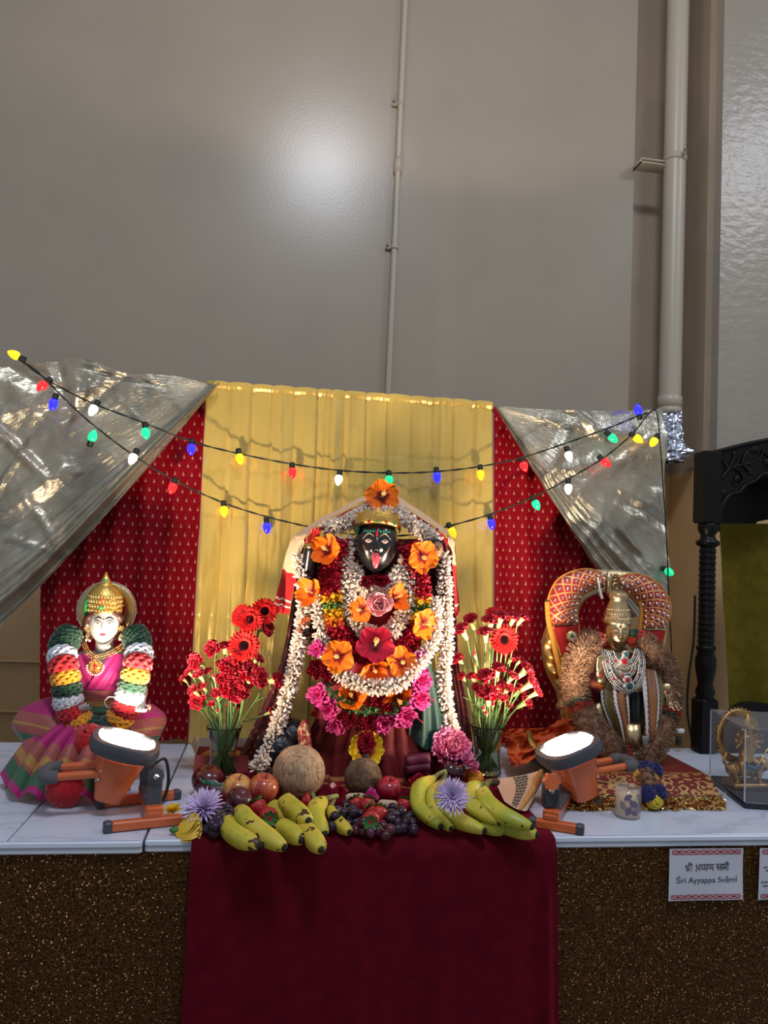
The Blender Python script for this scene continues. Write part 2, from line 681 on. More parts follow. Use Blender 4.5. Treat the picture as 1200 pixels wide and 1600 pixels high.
def skirt(x0, x1, seed, label):
    def fn(u, v):
        x = x0 + (x1 - x0) * u
        z = (ZT - .026) * (1 - v) + .01
        y = .012 + .006 * v * math.sin(x * 19 + seed) + .004 * nz(x * 6, z * 4, seed)
        return (x, y, z)
    m_ = MB().grid(fn, 80, 24, lambda u, v: (x0 + (x1 - x0) * u, v * .72))
    obj('table_skirt', m_, GLIT, None, label, 'table skirt', 'glittery table skirts')


skirt(-1.3, .25, 1.0, 'brown gold glitter table skirt left of the red velvet cloth')
skirt(.25, 1.8, 5.0, 'brown gold glitter table skirt under the paper signs')

# red velvet runner over the table front
VELVET = mat('red_velvet', (0.075, 0.0012, 0.008), 0.85, sheen=0.6, sheen_tint=(0.85, 0.05, 0.12), col2=(0.095, 0.002, 0.010), nscale=30, spec=.1)
vx0, vx1 = T(303, 1302).x, T(860, 1302).x


def velvet(u, v):
    # v: 0 at the back of the table, ~.5 at the front edge, 1 at the bottom
    L1, L2 = .50, .68
    s = v * (L1 + L2)
    if s < L1 - .012:
        y, z, h = .495 - s, ZT + .004, 0.0
    elif s < L1 + .012:
        a = (s - (L1 - .012)) / .024 * PI / 2
        y, z, h = .007 - .019 * math.sin(a), ZT + .004 - .019 * (1 - math.cos(a)), 0.0
    else:
        h = (s - L1 - .012) / L2
        y, z = -.012, ZT - .015 - (s - L1 - .012)
    x = vx0 + (vx1 - vx0) * u
    if h > 0:
        x += (.012 * u + .010 * (1 - u) ) * (h if u > .5 else 0.15 * h) * 2.2
        y -= .004 + h * .030 * (.35 * math.sin(u * 17 + .8) + .3 * math.sin(u * 31) + .5 * math.exp(-((u - .965) / .02) ** 2) + .25 * math.exp(-((u - .09) / .03) ** 2)) + .02 * h
        y -= .010 * math.exp(-((u - .965) / .014) ** 2) * min(1, h * 8)
    else:
        z += .0015 * nz(x * 30, y * 30)
    return (x, y, z)


m = MB().grid(velvet, 150, 90)
obj('velvet_cloth', m, VELVET, None, 'deep red velvet cloth hanging over the front of the table', 'cloth')

# ================================================================ backdrop
def ridged(x, y, s):
    a = 1 - abs(nz(x, y, s)) * 2.2
    return max(a, 0) ** 2


BY = .78
ztop = P(560, 614, BY).z
bf = thing('backdrop_stand', 'metal rod frame hidden behind the curtains', 'frame', (0, BY + .05, 0))
STEEL = mat('brushed_steel', (.45, .45, .46), .35, .9)
obj('rod', MB().tube([(-1.35, BY + .04, ztop - .012), (1.20, BY + .04, ztop - .012)], .011, 10), STEEL, bf)
for x in (-1.3, 1.04):
    obj('post', MB().tube([(x, BY + .04, 0), (x, BY + .04, ztop)], .013, 10), STEEL, bf)

g = NG('yellow_satin', 0.27, 0.25)
c3 = g.coord('UV')
g.base(g.ramp(g.noise(c3, 4.0, 3), [(0.3, (0.61, 0.42, 0.085)), (0.7, (0.67, 0.47, 0.11))]))
g.bump(g.noise(g.coord('UV', (2.2, .30, 1)), 26.0, 4), 0.6, 0.006)
g.b.inputs['Sheen Weight'].default_value = .4
g.b.inputs['Specular IOR Level'].default_value = .7
SATIN = g.m
PL = [.0, .075, .155, .225, .30, .375, .425, .47, .545, .62, .70, .775, .85, .925, 1.0]     # pleat valleys


def satin(u, v):
    tl, tr_ = P(323, 599, BY), P(769, 633, BY)
    blx, brx = P(293, 1163, BY).x, P(772, 1165, BY).x
    x = (tl.x + (tr_.x - tl.x) * u) * (1 - v) + (blx + (brx - blx) * u) * v
    z = ztop + (ZT + .004 - ztop) * v
    uu = u + .012 * nz(v * 3, u * 6) * v
    k = 0
    while k < len(PL) - 2 and uu > PL[k + 1]:
        k += 1
    t = min(max((uu - PL[k]) / (PL[k + 1] - PL[k]), 0), 1)
    bul = (4 * t * (1 - t)) ** .5
    saw = t if k % 3 else 1 - t
    edge_ = min(1, t / .06, (1 - t) / .06)
    dep = .030 + .012 * math.sin(k * 2.3)
    y = BY - dep * (.25 * bul + (.15 + .75 * saw) * edge_ * .75) * (.55 + .45 * v) + .006 * nz(u * 22, v * 4) + .005 * ridged(u * 14 + v * 3, v * 3 - u * 5, 3)
    fold = t + .15 * math.sin(v * 4 + k)
    y -= .006 * math.exp(-((fold - .35) / .08) ** 2) * (1 if k % 2 else .3)
    for cz in (.18, .37, .66):                    # horizontal packing creases
        y += .0015 * math.exp(-((v - cz) / .004) ** 2)
    if v < .02:
        y = BY - .012 + (y - BY) * .5
        z -= .002
    return (x, y, z + .004 * bul * (1 - v) ** 8)


m = MB().grid(satin, 224, 150, lambda u, v: (u * .85, v * 1.06))
obj('yellow_curtain', m, SATIN, None, 'pleated golden yellow satin curtain hanging behind the centre statue', 'curtain')


def motif_mat(name, sx, sy):
    g = NG(name, 0.6)
    c = g.coord('UV')
    sp = g.n('ShaderNodeSeparateXYZ')
    g.l(c, sp.inputs[0])
    X = g.math('DIVIDE', sp.outputs[0], sx)
    Y = g.math('DIVIDE', sp.outputs[1], sy)
    row = g.math('FLOOR', Y)
    par = g.math('MODULO', g.math('ABSOLUTE', row), 2)
    X2_ = g.math('ADD', X, g.math('MULTIPLY', par, .5))
    fx = g.math('SUBTRACT', g.math('FRACT', X2_), .5)
    fy = g.math('SUBTRACT', g.math('FRACT', Y), .5)
    # drop: width shrinks towards the top, little stem and dot rows
    wd = g.math('MULTIPLY', g.math('SUBTRACT', .30, fy), .25)
    inside = g.math('LESS_THAN', g.math('SUBTRACT', g.math('ABSOLUTE', fx), wd), 0)
    tip = g.math('MULTIPLY', inside, g.math('GREATER_THAN', fy, -.06))
    body = g.math('LESS_THAN', g.math('ADD', g.math('POWER', g.math('DIVIDE', fx, .125), 2), g.math('POWER', g.math('DIVIDE', g.math('ADD', fy, .10), .13), 2)), 1.0)
    drop = g.math('MAXIMUM', tip, body)
    nn = g.noise(c, 160, 2)
    fac = g.math('MULTIPLY', drop, g.math('ADD', .35, nn))
    g.base(g.mix(fac, (0.23, 0.0015, 0.008), (0.50, 0.27, 0.17)))
    g.l(g.math('MULTIPLY', fac, .3), g.b.inputs['Metallic'])
    g.b.inputs['Specular IOR Level'].default_value = .1
    return g.m


MOTIF = motif_mat('red_brocade', .027, .026)


def red_curtain(pxl_t, pxl_b, pxr, seed, label, nf):
    def fn(u, v):
        xl = P(pxl_t, 640, BY).x * (1 - v) + P(pxl_b, 1163, BY).x * v
        xr = P(pxr, 800, BY).x
        x = xl + (xr - xl) * u
        z = ztop - .01 + (ZT + .004 - ztop + .01) * v
        y = BY + .012 + .012 * math.sin(u * nf * 2 * PI + seed + .8 * nz(v * 2, u * 3)) * (.6 + .4 * v) + .006 * nz(u * 9, v * 3, seed)
        return (x, y, z)
    W_ = abs(P(pxr, 800, BY).x - P(pxl_t, 640, BY).x) * 1.1
    m_ = MB().grid(fn, 120, 60, lambda u, v: (u * W_ + seed, -v * 1.06))
    return obj('red_curtain', m_, MOTIF, None, label, 'curtain', 'red brocade curtains')


red_curtain(60, 57, 336, 1.0, 'red brocade curtain with gold drops behind the pink-clad statue', 6)
red_curtain(772, 774, 990, 4.0, 'red brocade curtain with gold drops behind the brass arch', 5)

# shiny crumpled drapes
g = NG('gold_silver_lame', 0.30, 0.75)
c3 = g.coord('UV')
g.base(g.ramp(g.noise(c3, 6.0, 6), [(0.3, (0.31, 0.285, 0.225)), (0.6, (0.46, 0.43, 0.35)), (0.75, (0.66, 0.64, 0.57))]))
nb = g.noise(g.coord('UV', (1, 1.4, 1)), 38, 8)
g.bump(nb, 0.7, 0.005)
LAME = g.m




_rc = random.Random(17)
CREASES = []
for _k in range(110):
    _an = _rc.choice((_rc.gauss(.9, .35), _rc.gauss(-.6, .5), _rc.uniform(0, PI)))
    CREASES.append((_rc.uniform(-1.15, 1.3), _rc.uniform(ZT + .15, ZT + 1.1), math.cos(_an), math.sin(_an), _rc.uniform(.05, .22), _rc.uniform(.010, .05), _rc.uniform(.006, .022) * _rc.choice((1, 1, -1))))


def crumple(x, z, s):
    h = .016 * ridged(x * 2.3, z * 2.6, s) + .004 * ridged(x * 12, z * 11, s + 7) + .0025 * ridged(x * 26, z * 24, s + 9)
    for cx_, cz_, ca_, sa_, ln, wd, hh in CREASES:
        dx_, dz_ = x - cx_, z - cz_
        if abs(dx_) > .26 or abs(dz_) > .26:
            continue
        t = dx_ * ca_ + dz_ * sa_
        d = abs(-dx_ * sa_ + dz_ * ca_)
        if d < wd and abs(t) < ln:
            h += hh * (1 - d / wd) * min(1, (1 - abs(t) / ln) * 2)
    return h


def lame_left(u, v):
    G = Vector((343, 599))
    E = [(-170, 560), (-172, 700), (-176, 860), (-178, 1000), (-180, 1085), (-186, 1172)]
    k = v * (len(E) - 1)
    i = min(int(k), len(E) - 2)
    e = Vector(E[i]).lerp(Vector(E[i + 1]), k - i)
    p2 = G.lerp(e, u)
    # top edge bulge and diagonal sag
    if v < .25:
        p2.y -= (26 * math.exp(-((p2.x - 135) / 55) ** 2) + 6 * math.sin(p2.x * .03)) * (1 - v / .25) ** 1.5
    sag = math.sin(min(u * 1.2, 1) * PI)
    p2.y += 28 * sag * (v ** 3) * .55
    Y = BY - .035 - .03 * u
    w0 = P(p2.x, p2.y, Y)
    f = max(0, (v - .62) / .38)
    d = crumple(w0.x, w0.z, 1.5) * (1 - .7 * f) * min(1, u * 3)
    d += f * (.016 * math.sin(v * 52 + 2 * nz(u * 3, 0)) + .012 * math.sin(v * 23 + 1)) * (.35 + .65 * min(1, u * 1.6))
    d += .02 * f * (1 - f) * 4
    return w0 + Vector((0, -d, 0))


m = MB().grid(lame_left, 150, 150, lambda u, v: (u * 1.0, v * 1.0))
obj('shiny_drape', m, LAME, None, 'crumpled silver gold drape pulled down to the lower left', 'drape', 'shiny crumpled drapes')


def lame_right(u, v):
    G = Vector((773, 634))
    E = [(1033, 640), (1036, 720), (1040, 800), (1044, 905), (1040, 925), (1015, 950), (985, 965)]
    k = v * (len(E) - 1)
    i = min(int(k), len(E) - 2)
    e = Vector(E[i]).lerp(Vector(E[i + 1]), k - i)
    p2 = G.lerp(e, u)
    p2.y += 5 * math.sin(u * PI) * (1 - v) + 10 * math.sin(u * PI) * v
    Y = BY - .03 - .015 * u
    w0 = P(p2.x, p2.y, Y)
    f = max(0, (v - .6) / .4)
    d = crumple(w0.x, w0.z, 6.5) * (1 - .7 * f) * min(1, u * 2.5) * .9
    d += f * (.012 * math.sin(v * 60 + 2 * nz(u * 3, 4)) + .010 * math.sin(v * 27 + 1)) * (.3 + .7 * u)
    d += .022 * math.exp(-((v - .10) / .05) ** 2) * u
    return w0 + Vector((0, -d, 0))


m = MB().grid(lame_right, 130, 130, lambda u, v: (u * .9, v * .9))
obj('shiny_drape', m, LAME, None, 'crumpled silver gold drape fanned out above the brass arch', 'drape', 'shiny crumpled drapes')
# ================================================================ string lights
WIRE = mat('green_black_wire', (0.008, 0.014, 0.010), 0.5)
BC = {'y': ((1.0, .55, .01), 1.3), 'r': ((1.0, .012, .015), 2.2), 'b': ((.012, .012, 1.0), 3.2), 'g': ((.01, .62, .27), 1.2), 'w': ((1.0, .93, .80), 1.1)}
BM = {k: mat('lit_bulb_' + k, tuple(c * .8 for c in v[0]), .25, emit=v[0], estr=v[1], coat=.5) for k, v in BC.items()}


def bulb_mesh(k):
    b = MB()
    prof = [(.0075, 0), (.0115, -.004), (.0128, -.010), (.0120, -.017), (.0090, -.025), (.0045, -.031), (.0008, -.0335)]
    b.lathe(prof, 10)
    return make_mesh('bulb', b, BM[k])


BME = {k: bulb_mesh(k) for k in BC}
SOCK = make_mesh('socket', MB().lathe([(.004, .018), (.0085, .016), (.0085, .002), (.0078, -.002)], 10), WIRE)


def wire_pts(pp):
    return crv([P(*q) for q in pp], 6)


def string_lights(label, wires, bulbs):
    t = thing('string_lights', label, 'string lights', P(*wires[0][0]), group='coloured bulb strings across the backdrop')
    for wpp in wires:
        path = wire_pts(wpp)
        a = MB()
        for ph in (0, PI):
            pts = []
            for i, q in enumerate(path):
                an = i * 1.3 + ph
                pts.append(q + Vector((0, math.cos(an) * .0016, math.sin(an) * .0016)))
            a.tube(pts, .0017, 5)
        obj('wire', a, WIRE, t)
    for (bx_, by_, Y, k, dx, dy) in bulbs:
        # (dx,dy): pixel direction in which the bulb tip points
        c = P(bx_, by_, Y)
        tip = P(bx_ + dx * 10, by_ + dy * 10, Y - .004)
        M = frame(c - (tip - c).normalized() * .015, -(tip - c))
        bo = place('bulb', BME[k], M, t)
        so = place('socket', SOCK, Matrix.Identity(4), bo)
    return t


Yw = .735
up = [(28, 560, .63), (75, 594, .63), (140, 628, .635), (215, 657, .64), (300, 690, .69), (370, 708, Yw), (450, 724, Yw), (530, 735, Yw), (610, 739, Yw), (680, 737, Yw), (750, 729, Yw), (815, 715, .70), (880, 694, .675), (945, 671, .67), (990, 653, .67), (1012, 645, .68)]
ub = [(22, 554, .63, 'y', -1, -.5), (66, 603, .63, 'r', -1, .8), (145, 641, .635, 'w', -.6, 1), (228, 677, .64, 'g', .1, 1), (299, 702, .69, 'b', -.1, 1), (375, 717, Yw, 'y', .2, 1), (457, 739, Yw, 'r', .05, 1), (529, 750, Yw, 'w', -.15, 1),
      (608, 751, Yw, 'g', .05, 1), (683, 746, Yw, 'b', .1, 1), (751, 742, Yw, 'y', .05, 1), (819, 729, .70, 'r', .4, 1), (889, 713, .672, 'w', .3, 1), (958, 685, .668, 'g', .9, .8), (997, 640, .67, 'b', -.2, -1)]
string_lights('upper string of coloured bulbs sagging right across the backdrop', [up], ub)
lo1 = [(30, 562, .63), (58, 580, .63), (90, 612, .63), (135, 655, .63), (205, 709, .635), (275, 752, .69), (350, 786, Yw), (415, 807, Yw), (472, 821, .67)]
lo2 = [(472, 821, .67), (560, 836, .66), (640, 836, .66), (698, 823, .67)]
lo3 = [(698, 823, .67), (765, 804, Yw), (830, 778, .70), (885, 750, .67), (945, 714, .67), (990, 676, .67), (1012, 648, .67), (1026, 644, .68), (1032, 700, .67), (1037, 770, .67), (1042, 850, .68), (1045, 930, .70), (1049, 1010, .70), (1051, 1080, .70), (1053, 1130, .70), (1060, 1160, .69)]
lb = [(83, 632, .63, 'b', -.3, 1), (145, 681, .632, 'g', .2, -.6), (207, 717, .635, 'w', -.5, 1), (269, 763, .69, 'r', -.4, 1), (350, 799, Yw, 'y', .05, 1), (417, 825, Yw, 'b', .05, 1),
      (707, 832, .675, 'y', .5, 1), (768, 819, Yw, 'b', .2, 1), (838, 789, .70, 'g', .5, 1), (888, 764, .67, 'w', 0, 1), (947, 723, .668, 'r', .8, .7), (997, 686, .668, 'y', .8, .6), (1021, 691, .668, 'y', -.5, .8), (1046, 894, .70, 'g', .15, .1), (1040, 1030, .70, 'y', -1, .1), (1048, 1064, .70, 'r', .6, -.3)]
string_lights('lower string of coloured bulbs with a tail hanging beside the brass arch', [lo1, lo2, lo3], lb)

# ================================================================ work lights
ORANGE = mat('orange_paint', (0.56, 0.115, 0.030), 0.32, coat=.3)
DGREY = mat('dark_grey_plastic', (0.055, 0.062, 0.080), 0.45, bump=.1, bscale=200)
GRIP = mat('grey_rubber', (0.085, 0.088, 0.098), 0.75)
LENS = mat('lit_lens', (1, 1, 1), 0.3, emit=FLOOD_COL, estr=FLOOD_POWER / (PI * PI * .053 ** 2))
SCREW = mat('screw_steel', (.6, .6, .62), .25, 1.0)


def ring_pts(n, rx, ry, z, k=2.6):
    out = []
    for i in range(n):
        a = 2 * PI * i / n
        c, s_ = math.cos(a), math.sin(a)
        out.append(Vector((math.copysign(abs(c) ** (2 / k), c) * rx, math.copysign(abs(s_) ** (2 / k), s_) * ry, z)))
    return out


def loft(mb, rings, M, cap=True):
    n = len(rings[0])
    q = [M @ a for r in rings for a in r]
    fs = [(k * n + i, k * n + (i + 1) % n, (k + 1) * n + (i + 1) % n, (k + 1) * n + i) for k in range(len(rings) - 1) for i in range(n)]
    if cap:
        fs += [tuple(range(n - 1, -1, -1)), tuple(range((len(rings) - 1) * n, len(rings) * n))]
    return mb.add(q, fs)


def work_light(label, C, nrm, hdir, feet, side, pivot_h):
    C = Vector(C)
    t = thing('work_light', label, 'work light', (C.x, C.y, ZT), group='orange work lights on the table')
    nrm = Vector(nrm).normalized()
    M = frame(C, nrm, hdir)                         # local x towards the handle
    # housing
    b = MB()
    loft(b, [ring_pts(24, .022, .026, -.118, 3.5), ring_pts(24, .028, .032, -.115, 3.5), ring_pts(24, .045, .048, -.050, 3.2), ring_pts(24, .056, .056, -.016, 2.6)], M)
    hs = obj('housing', b, ORANGE, t, sharp=40)
    for a in (-1, 1):                                # ribs on the housing
        r = MB()
        loft(r, [ring_pts(4, .004, .010, -.112, 2), ring_pts(4, .004, .016, -.02, 2)], M @ Matrix.Translation((0, 0, 0)) @ Matrix.Rotation(a * 1.57, 4, 'Z') @ Matrix.Translation((.040, 0, 0)) @ Matrix.Rotation(.22, 4, 'Y'))
        obj('rib', r, ORANGE, hs, sharp=40)
    # rim
    b = MB()
    loft(b, [ring_pts(32, .056, .056, -.022), ring_pts(32, .069, .069, -.016, 2.8), ring_pts(32, .074, .074, -.004, 2.8), ring_pts(32, .071, .071, .010, 2.8), ring_pts(32, .060, .060, .013), ring_pts(32, .054, .054, .006, 2.1)], M, cap=False)
    obj('rim', b, DGREY, t, sharp=50)
    b = MB()
    n = 32
    q = [M @ Vector((0, 0, .005))] + [M @ a for a in ring_pts(n, .0535, .0535, .006, 2.1)]
    b.add(q, [(0, 1 + i, 1 + (i + 1) % n) for i in range(n)])
    obj('lens', b, LENS, t, label='glowing white lens')
    # handle: two orange rods and a grey grip
    h0 = Vector(hdir).normalized()
    side_v = nrm.cross(h0).normalized()
    base = M @ Vector((.036, 0, -.062))
    hl = .088
    for s_ in (-1, 1):
        a = base + side_v * .030 * s_
        c = a + h0 * hl
        obj('handle_rod', MB().tube(crv([a - h0 * .02, a, a + h0 * hl * .6, c], 4), .0085, 10), ORANGE, t)
        pl = MB().rbox(a - h0 * .004 + nrm * 0, (.010, .022, .034), .003, rot=frame((0, 0, 0), nrm, h0).to_3x3())
        p_ = obj('handle_plate', pl, ORANGE, t)
        for k in (-1, 1):
            obj('screw', MB().ball(a + side_v * .010 * s_ + nrm * .009 * k - h0 * .006, .0034, 8, 6), SCREW, p_)
    g0, g1 = base + side_v * .030 + h0 * hl, base - side_v * .030 + h0 * hl
    obj('grip', MB().tube(crv([g0 - h0 * .012, g0 + h0 * .004, g0 + h0 * .014 - side_v * .012, g1 + h0 * .014 + side_v * .012, g1 + h0 * .004, g1 - h0 * .012], 5), .0135, 12), GRIP, t)
    # H-stand
    for (a, c) in feet:
        a, c = Vector(a), Vector(c)
        d = (c - a).normalized()
        rot = frame((0, 0, 0), (0, 0, 1), d).to_3x3()
        L = (c - a).length
        f_ = obj('foot_bar', MB().rbox((a + c) / 2 + Vector((0, 0, .0105)), (L, .019, .019), .003, rot=rot), ORANGE, t, sharp=30)
        for e, sg in ((a, -1), (c, 1)):
            obj('end_cap', MB().rbox(e + d * sg * .005 + Vector((0, 0, .0105)), (.018, .021, .021), .003, rot=rot), DGREY, f_, sharp=30)
    mids = [(Vector(a) + Vector(c)) / 2 + (Vector(c) - Vector(a)).normalized() * side for a, c in feet]
    d = (mids[1] - mids[0])
    rot = frame((0, 0, 0), (0, 0, 1), d.normalized()).to_3x3()
    obj('cross_bar', MB().rbox((mids[0] + mids[1]) / 2 + Vector((0, 0, .026)), (d.length + .012, .030, .014), .003, rot=rot), ORANGE, t, sharp=30)
    obj('riser', MB().rbox(mids[0] + d * .06 + Vector((0, 0, .026)), (.030, .034, .030), .003, rot=rot), ORANGE, t, sharp=30)
    # bracket from cross bar to the pivots on both sides of the housing
    piv = []
    dn = d.normalized()
    for s_, mm in ((-1, mids[0] + d * .10), (1, mids[1] - d * .10)):
        top_ = mm + Vector((0, 0, pivot_h))
        b = MB()
        b.rbox((mm + top_) / 2 + Vector((0, 0, .02)), (.007, .030, (top_ - mm).length - .03), .002, rot=rot)
        br = obj('bracket', b, DGREY, t, sharp=30)
        k = MB()
        M2 = frame(top_ - Vector((0, 0, .006)) + dn * s_ * .005, dn * s_)
        prof = [(.006, 0), (.0165, .001), (.0165, .004), (.004, .006)]
        k.lathe(prof, 14, M2)
        obj('pivot_washer', k, DGREY, br, sharp=30)
        obj('pivot_bolt', MB().lathe([(.006, .004), (.006, .009), (.003, .011)], 6, M2), SCREW, br, sharp=30)
        piv.append(top_)
    obj('bracket_floor', MB().rbox((mids[0] + mids[1]) / 2 + Vector((0, 0, .040)), (d.length * .8, .034, .012), .003, rot=rot), DGREY, t, sharp=30)
    return t, M, mids, piv


FC = P(196, 1163, .155)
WL1, M1, mid1, piv1 = work_light('orange work light with grey grip pointing left, before the pink-clad statue', FC, (.26, -.02, .97), (-1, -.12, -.05),
           [(T(172, 1300), T(286, 1288)), (T(160, 1262), T(272, 1249))], .012, .105)
obj('power_cord', MB().tube(crv([FC + Vector((.05, .06, -.06)), FC + Vector((.075, .075, -.05)), FC + Vector((.085, .07, -.10)), FC + Vector((.07, .06, -.145)), FC + Vector((.03, .09, -.155)), FC + Vector((-.02, .2, -.155))], 6), .0035, 8), WIRE, WL1)
FC2 = P(888, 1170, .175)
WL2, M2_, mid2, piv2 = work_light('orange work light with grey grip pointing right, before the brass statue', FC2, (-.36, -.02, .93), (1, .12, .12),
           [(T(836, 1293), T(902, 1303)), (T(858, 1253), T(930, 1262))], -.012, .085)
# big star knob on the near bracket
kp = P(859, 1220, .045)
b = MB()
pr = [(.0165 + .002 * math.cos(6 * 2 * PI * i / 36)) for i in range(36)]
b.prism([(pr[i] * math.cos(2 * PI * i / 36), pr[i] * math.sin(2 * PI * i / 36)) for i in range(36)], .016, frame(kp, (.05, -1, .15)))
obj('star_knob', b, ORANGE, WL2, sharp=30)
b = MB().rbox(kp + Vector((.004, .02, -.035)), (.024, .020, .055), .004)
obj('knob_bracket', b, DGREY, WL2, sharp=30)
# ================================================================ figure helpers
def head_pt(a, b):
    x, y, z = math.sin(a) * math.cos(b), -math.cos(a) * math.cos(b), math.sin(b)
    k = 1.0
    if z < 0:
        k = 1 - .33 * (-z) ** 1.8
    p = Vector((x * .80 * k, y * .92 * (1 - .10 * max(0, -z)), z * 1.10))
    fr = max(0.0, math.cos(a))
    d = 0.0
    if fr > 0:
        aa = abs(a)
        if b < .22:
            rise = min(1, max(0, (.22 - b) / .42))
            fall = 1 / (1 + math.exp((-.26 - b) * 60))
            d += .20 * rise * fall * math.exp(-(a / (.085 + .07 * rise)) ** 2)
        d += .05 * math.exp(-(a / .07) ** 2 - ((b - .15) / .2) ** 2)
        d -= .055 * math.exp(-((aa - .36) / .16) ** 2 - ((b - .09) / .11) ** 2)
        d += .02 * math.exp(-((aa - .36) / .10) ** 2 - ((b - .07) / .05) ** 2)
        d += .03 * math.exp(-((aa - .5) / .22) ** 2 - ((b + .22) / .2) ** 2)
        d += .055 * math.exp(-(a / .17) ** 2 - ((b + .47) / .07) ** 2)
        d += .05 * math.exp(-(a / .15) ** 2 - ((b + .60) / .05) ** 2) * .6
        d += .06 * math.exp(-(a / .22) ** 2 - ((b + .88) / .16) ** 2)
        d += .025 * math.exp(-((aa - .33) / .25) ** 2 - ((b - .27) / .06) ** 2)
    p.y -= d
    return p


def head_into(mb, M, n=72, m=56):
    q, idx = [], []
    for j in range(m + 1):
        b = -PI / 2 + PI * j / m
        for i in range(n):
            t = i / n * 2 - 1
            a = PI * (t * (.55 + .45 * t * t))        # denser at the front
            q.append(M @ head_pt(a, b * .999))
    fs = [(j * n + i, j * n + (i + 1) % n, (j + 1) * n + (i + 1) % n, (j + 1) * n + i) for j in range(m) for i in range(n)]
    mb.add(q, fs)


def decal(mb, M, a0, b0, poly, off=.012, rings=3):
    """thin painted shape following the face"""
    ca = sum(p[0] for p in poly) / len(poly)
    cb = sum(p[1] for p in poly) / len(poly)
    n = len(poly)
    pts = []
    for r in range(rings + 1):
        t = r / rings
        for (da, db) in poly:
            a, b = a0 + ca + (da - ca) * t, b0 + cb + (db - cb) * t
            p = head_pt(a, b)
            nrm = Vector((p.x / .64, p.y / .85, p.z / 1.2)).normalized()
            p += nrm * off * (1 if r < rings else -.3)
            pts.append(M @ p)
    fs = [(r * n + i, r * n + (i + 1) % n, (r + 1) * n + (i + 1) % n, (r + 1) * n + i) for r in range(rings) for i in range(n)]
    mb.add(pts, fs)
    return mb


def almond(w_, h, n=18, tip=.3, s=1):
    out = []
    for i in range(n):
        a = 2 * PI * i / n
        x = math.cos(a)
        y = math.sin(a) * (1 - x * x * .55) + tip * .25 * max(0, x * s) * (1 if math.sin(a) < .2 else .6)
        out.append((x * w_, y * h))
    return out


def disc(r, n=14, k=1.0):
    return [(math.cos(2 * PI * i / n) * r, math.sin(2 * PI * i / n) * r * k) for i in range(n)]


def arc_poly(a0, b0, a1, b1, rise, th, n=10):
    up, dn = [], []
    for i in range(n + 1):
        t = i / n
        a, b = a0 + (a1 - a0) * t, b0 + (b1 - b0) * t + rise * math.sin(PI * min(1, t * 1.05)) 
        w_ = th * (.35 + .65 * math.sin(PI * (t * .75 + .12)))
        up.append((a, b + w_))
        dn.append((a, b - w_))
    return up + dn[::-1]


def strip_decal(mb, M, poly, off=.012):
    n = len(poly) // 2
    pts = []
    for (a, b) in poly:
        p = head_pt(a, b)
        pts.append(M @ (p + Vector((p.x / .64, p.y / .85, p.z / 1.2)).normalized() * off))
    mb.add(pts, [(i, i + 1, 2 * n - 2 - i, 2 * n - 1 - i) for i in range(n - 1)])
    return mb


def remeshed(mb, voxel, smooth_it=6):
    """fuse overlapping closed shapes into one continuous skin"""
    me = make_mesh('tmp', mb, mat('tmp', (1, 1, 1)))
    o = bpy.data.objects.new('tmp', me)
    COL.objects.link(o)
    md = o.modifiers.new('r', 'REMESH')
    md.mode = 'VOXEL'
    md.voxel_size = voxel
    if smooth_it:
        s_ = o.modifiers.new('s', 'SMOOTH')
        s_.iterations = smooth_it
        s_.factor = .5
    dg = bpy.context.evaluated_depsgraph_get()
    out = bpy.data.meshes.new_from_object(o.evaluated_get(dg))
    bpy.data.objects.remove(o)
    bpy.data.meshes.remove(me)
    r = MB()
    r.v = [v.co.copy() for v in out.vertices]
    r.f = [tuple(p.vertices) for p in out.polygons]
    r.m = [0] * len(r.f)
    bpy.data.meshes.remove(out)
    return r


def limb(mb, pts, rad, n=14):
    pts = [Vector(p) for p in pts]
    for i in range(len(pts) - 1):
        pp, rr = [], []
        for k in range(5):
            t = k / 4
            pp.append(pts[i].lerp(pts[i + 1], t))
            rr.append(rad[i] + (rad[i + 1] - rad[i]) * t)
        mb.tube(pp, rr, n)
    for p, r in zip(pts, rad):
        mb.ball(p, r, n, 10)


def hand_into(mb, wrist, fdir, palm_n, s, curl=.35, spread=.12, thumb=1):
    """palm, four unequal bent fingers and a thumb; s = hand length"""
    f = Vector(fdir).normalized()
    nrm = Vector(palm_n)
    nrm = (nrm - f * nrm.dot(f)).normalized()
    sd = f.cross(nrm)
    w0 = Vector(wrist)
    c = w0 + f * s * .28
    M = Matrix.Identity(3)
    M.col[0], M.col[1], M.col[2] = sd, f, nrm
    mb.ball(c, (s * .21, s * .30, s * .10), 14, 10, M.to_4x4())
    for k, (off, ln) in enumerate(((-.16, .40), (-.055, .46), (.05, .43), (.145, .34))):
        b = w0 + f * s * .48 + sd * off * s
        d = (f + sd * off * spread * 4).normalized()
        pts = [b]
        an = 0
        for j, seg in enumerate((.45, .33, .22)):
            an += curl * (.6 if j == 0 else 1)
            d2 = d * math.cos(an) + nrm * math.sin(an)
            pts.append(pts[-1] + d2 * ln * s * seg)
        limb(mb, pts, [s * .058, s * .052, s * .046, s * .036], 8)
    b = w0 + f * s * .16 + sd * (-.17) * s * thumb
    pts = [b, b + (f * .6 - sd * .7 * thumb + nrm * .3).normalized() * s * .17, b + (f * .6 - sd * .7 * thumb + nrm * .3).normalized() * s * .17 + (f * .9 - sd * .25 * thumb + nrm * .25).normalized() * s * .16]
    limb(mb, pts, [s * .066, s * .056, s * .042], 8)


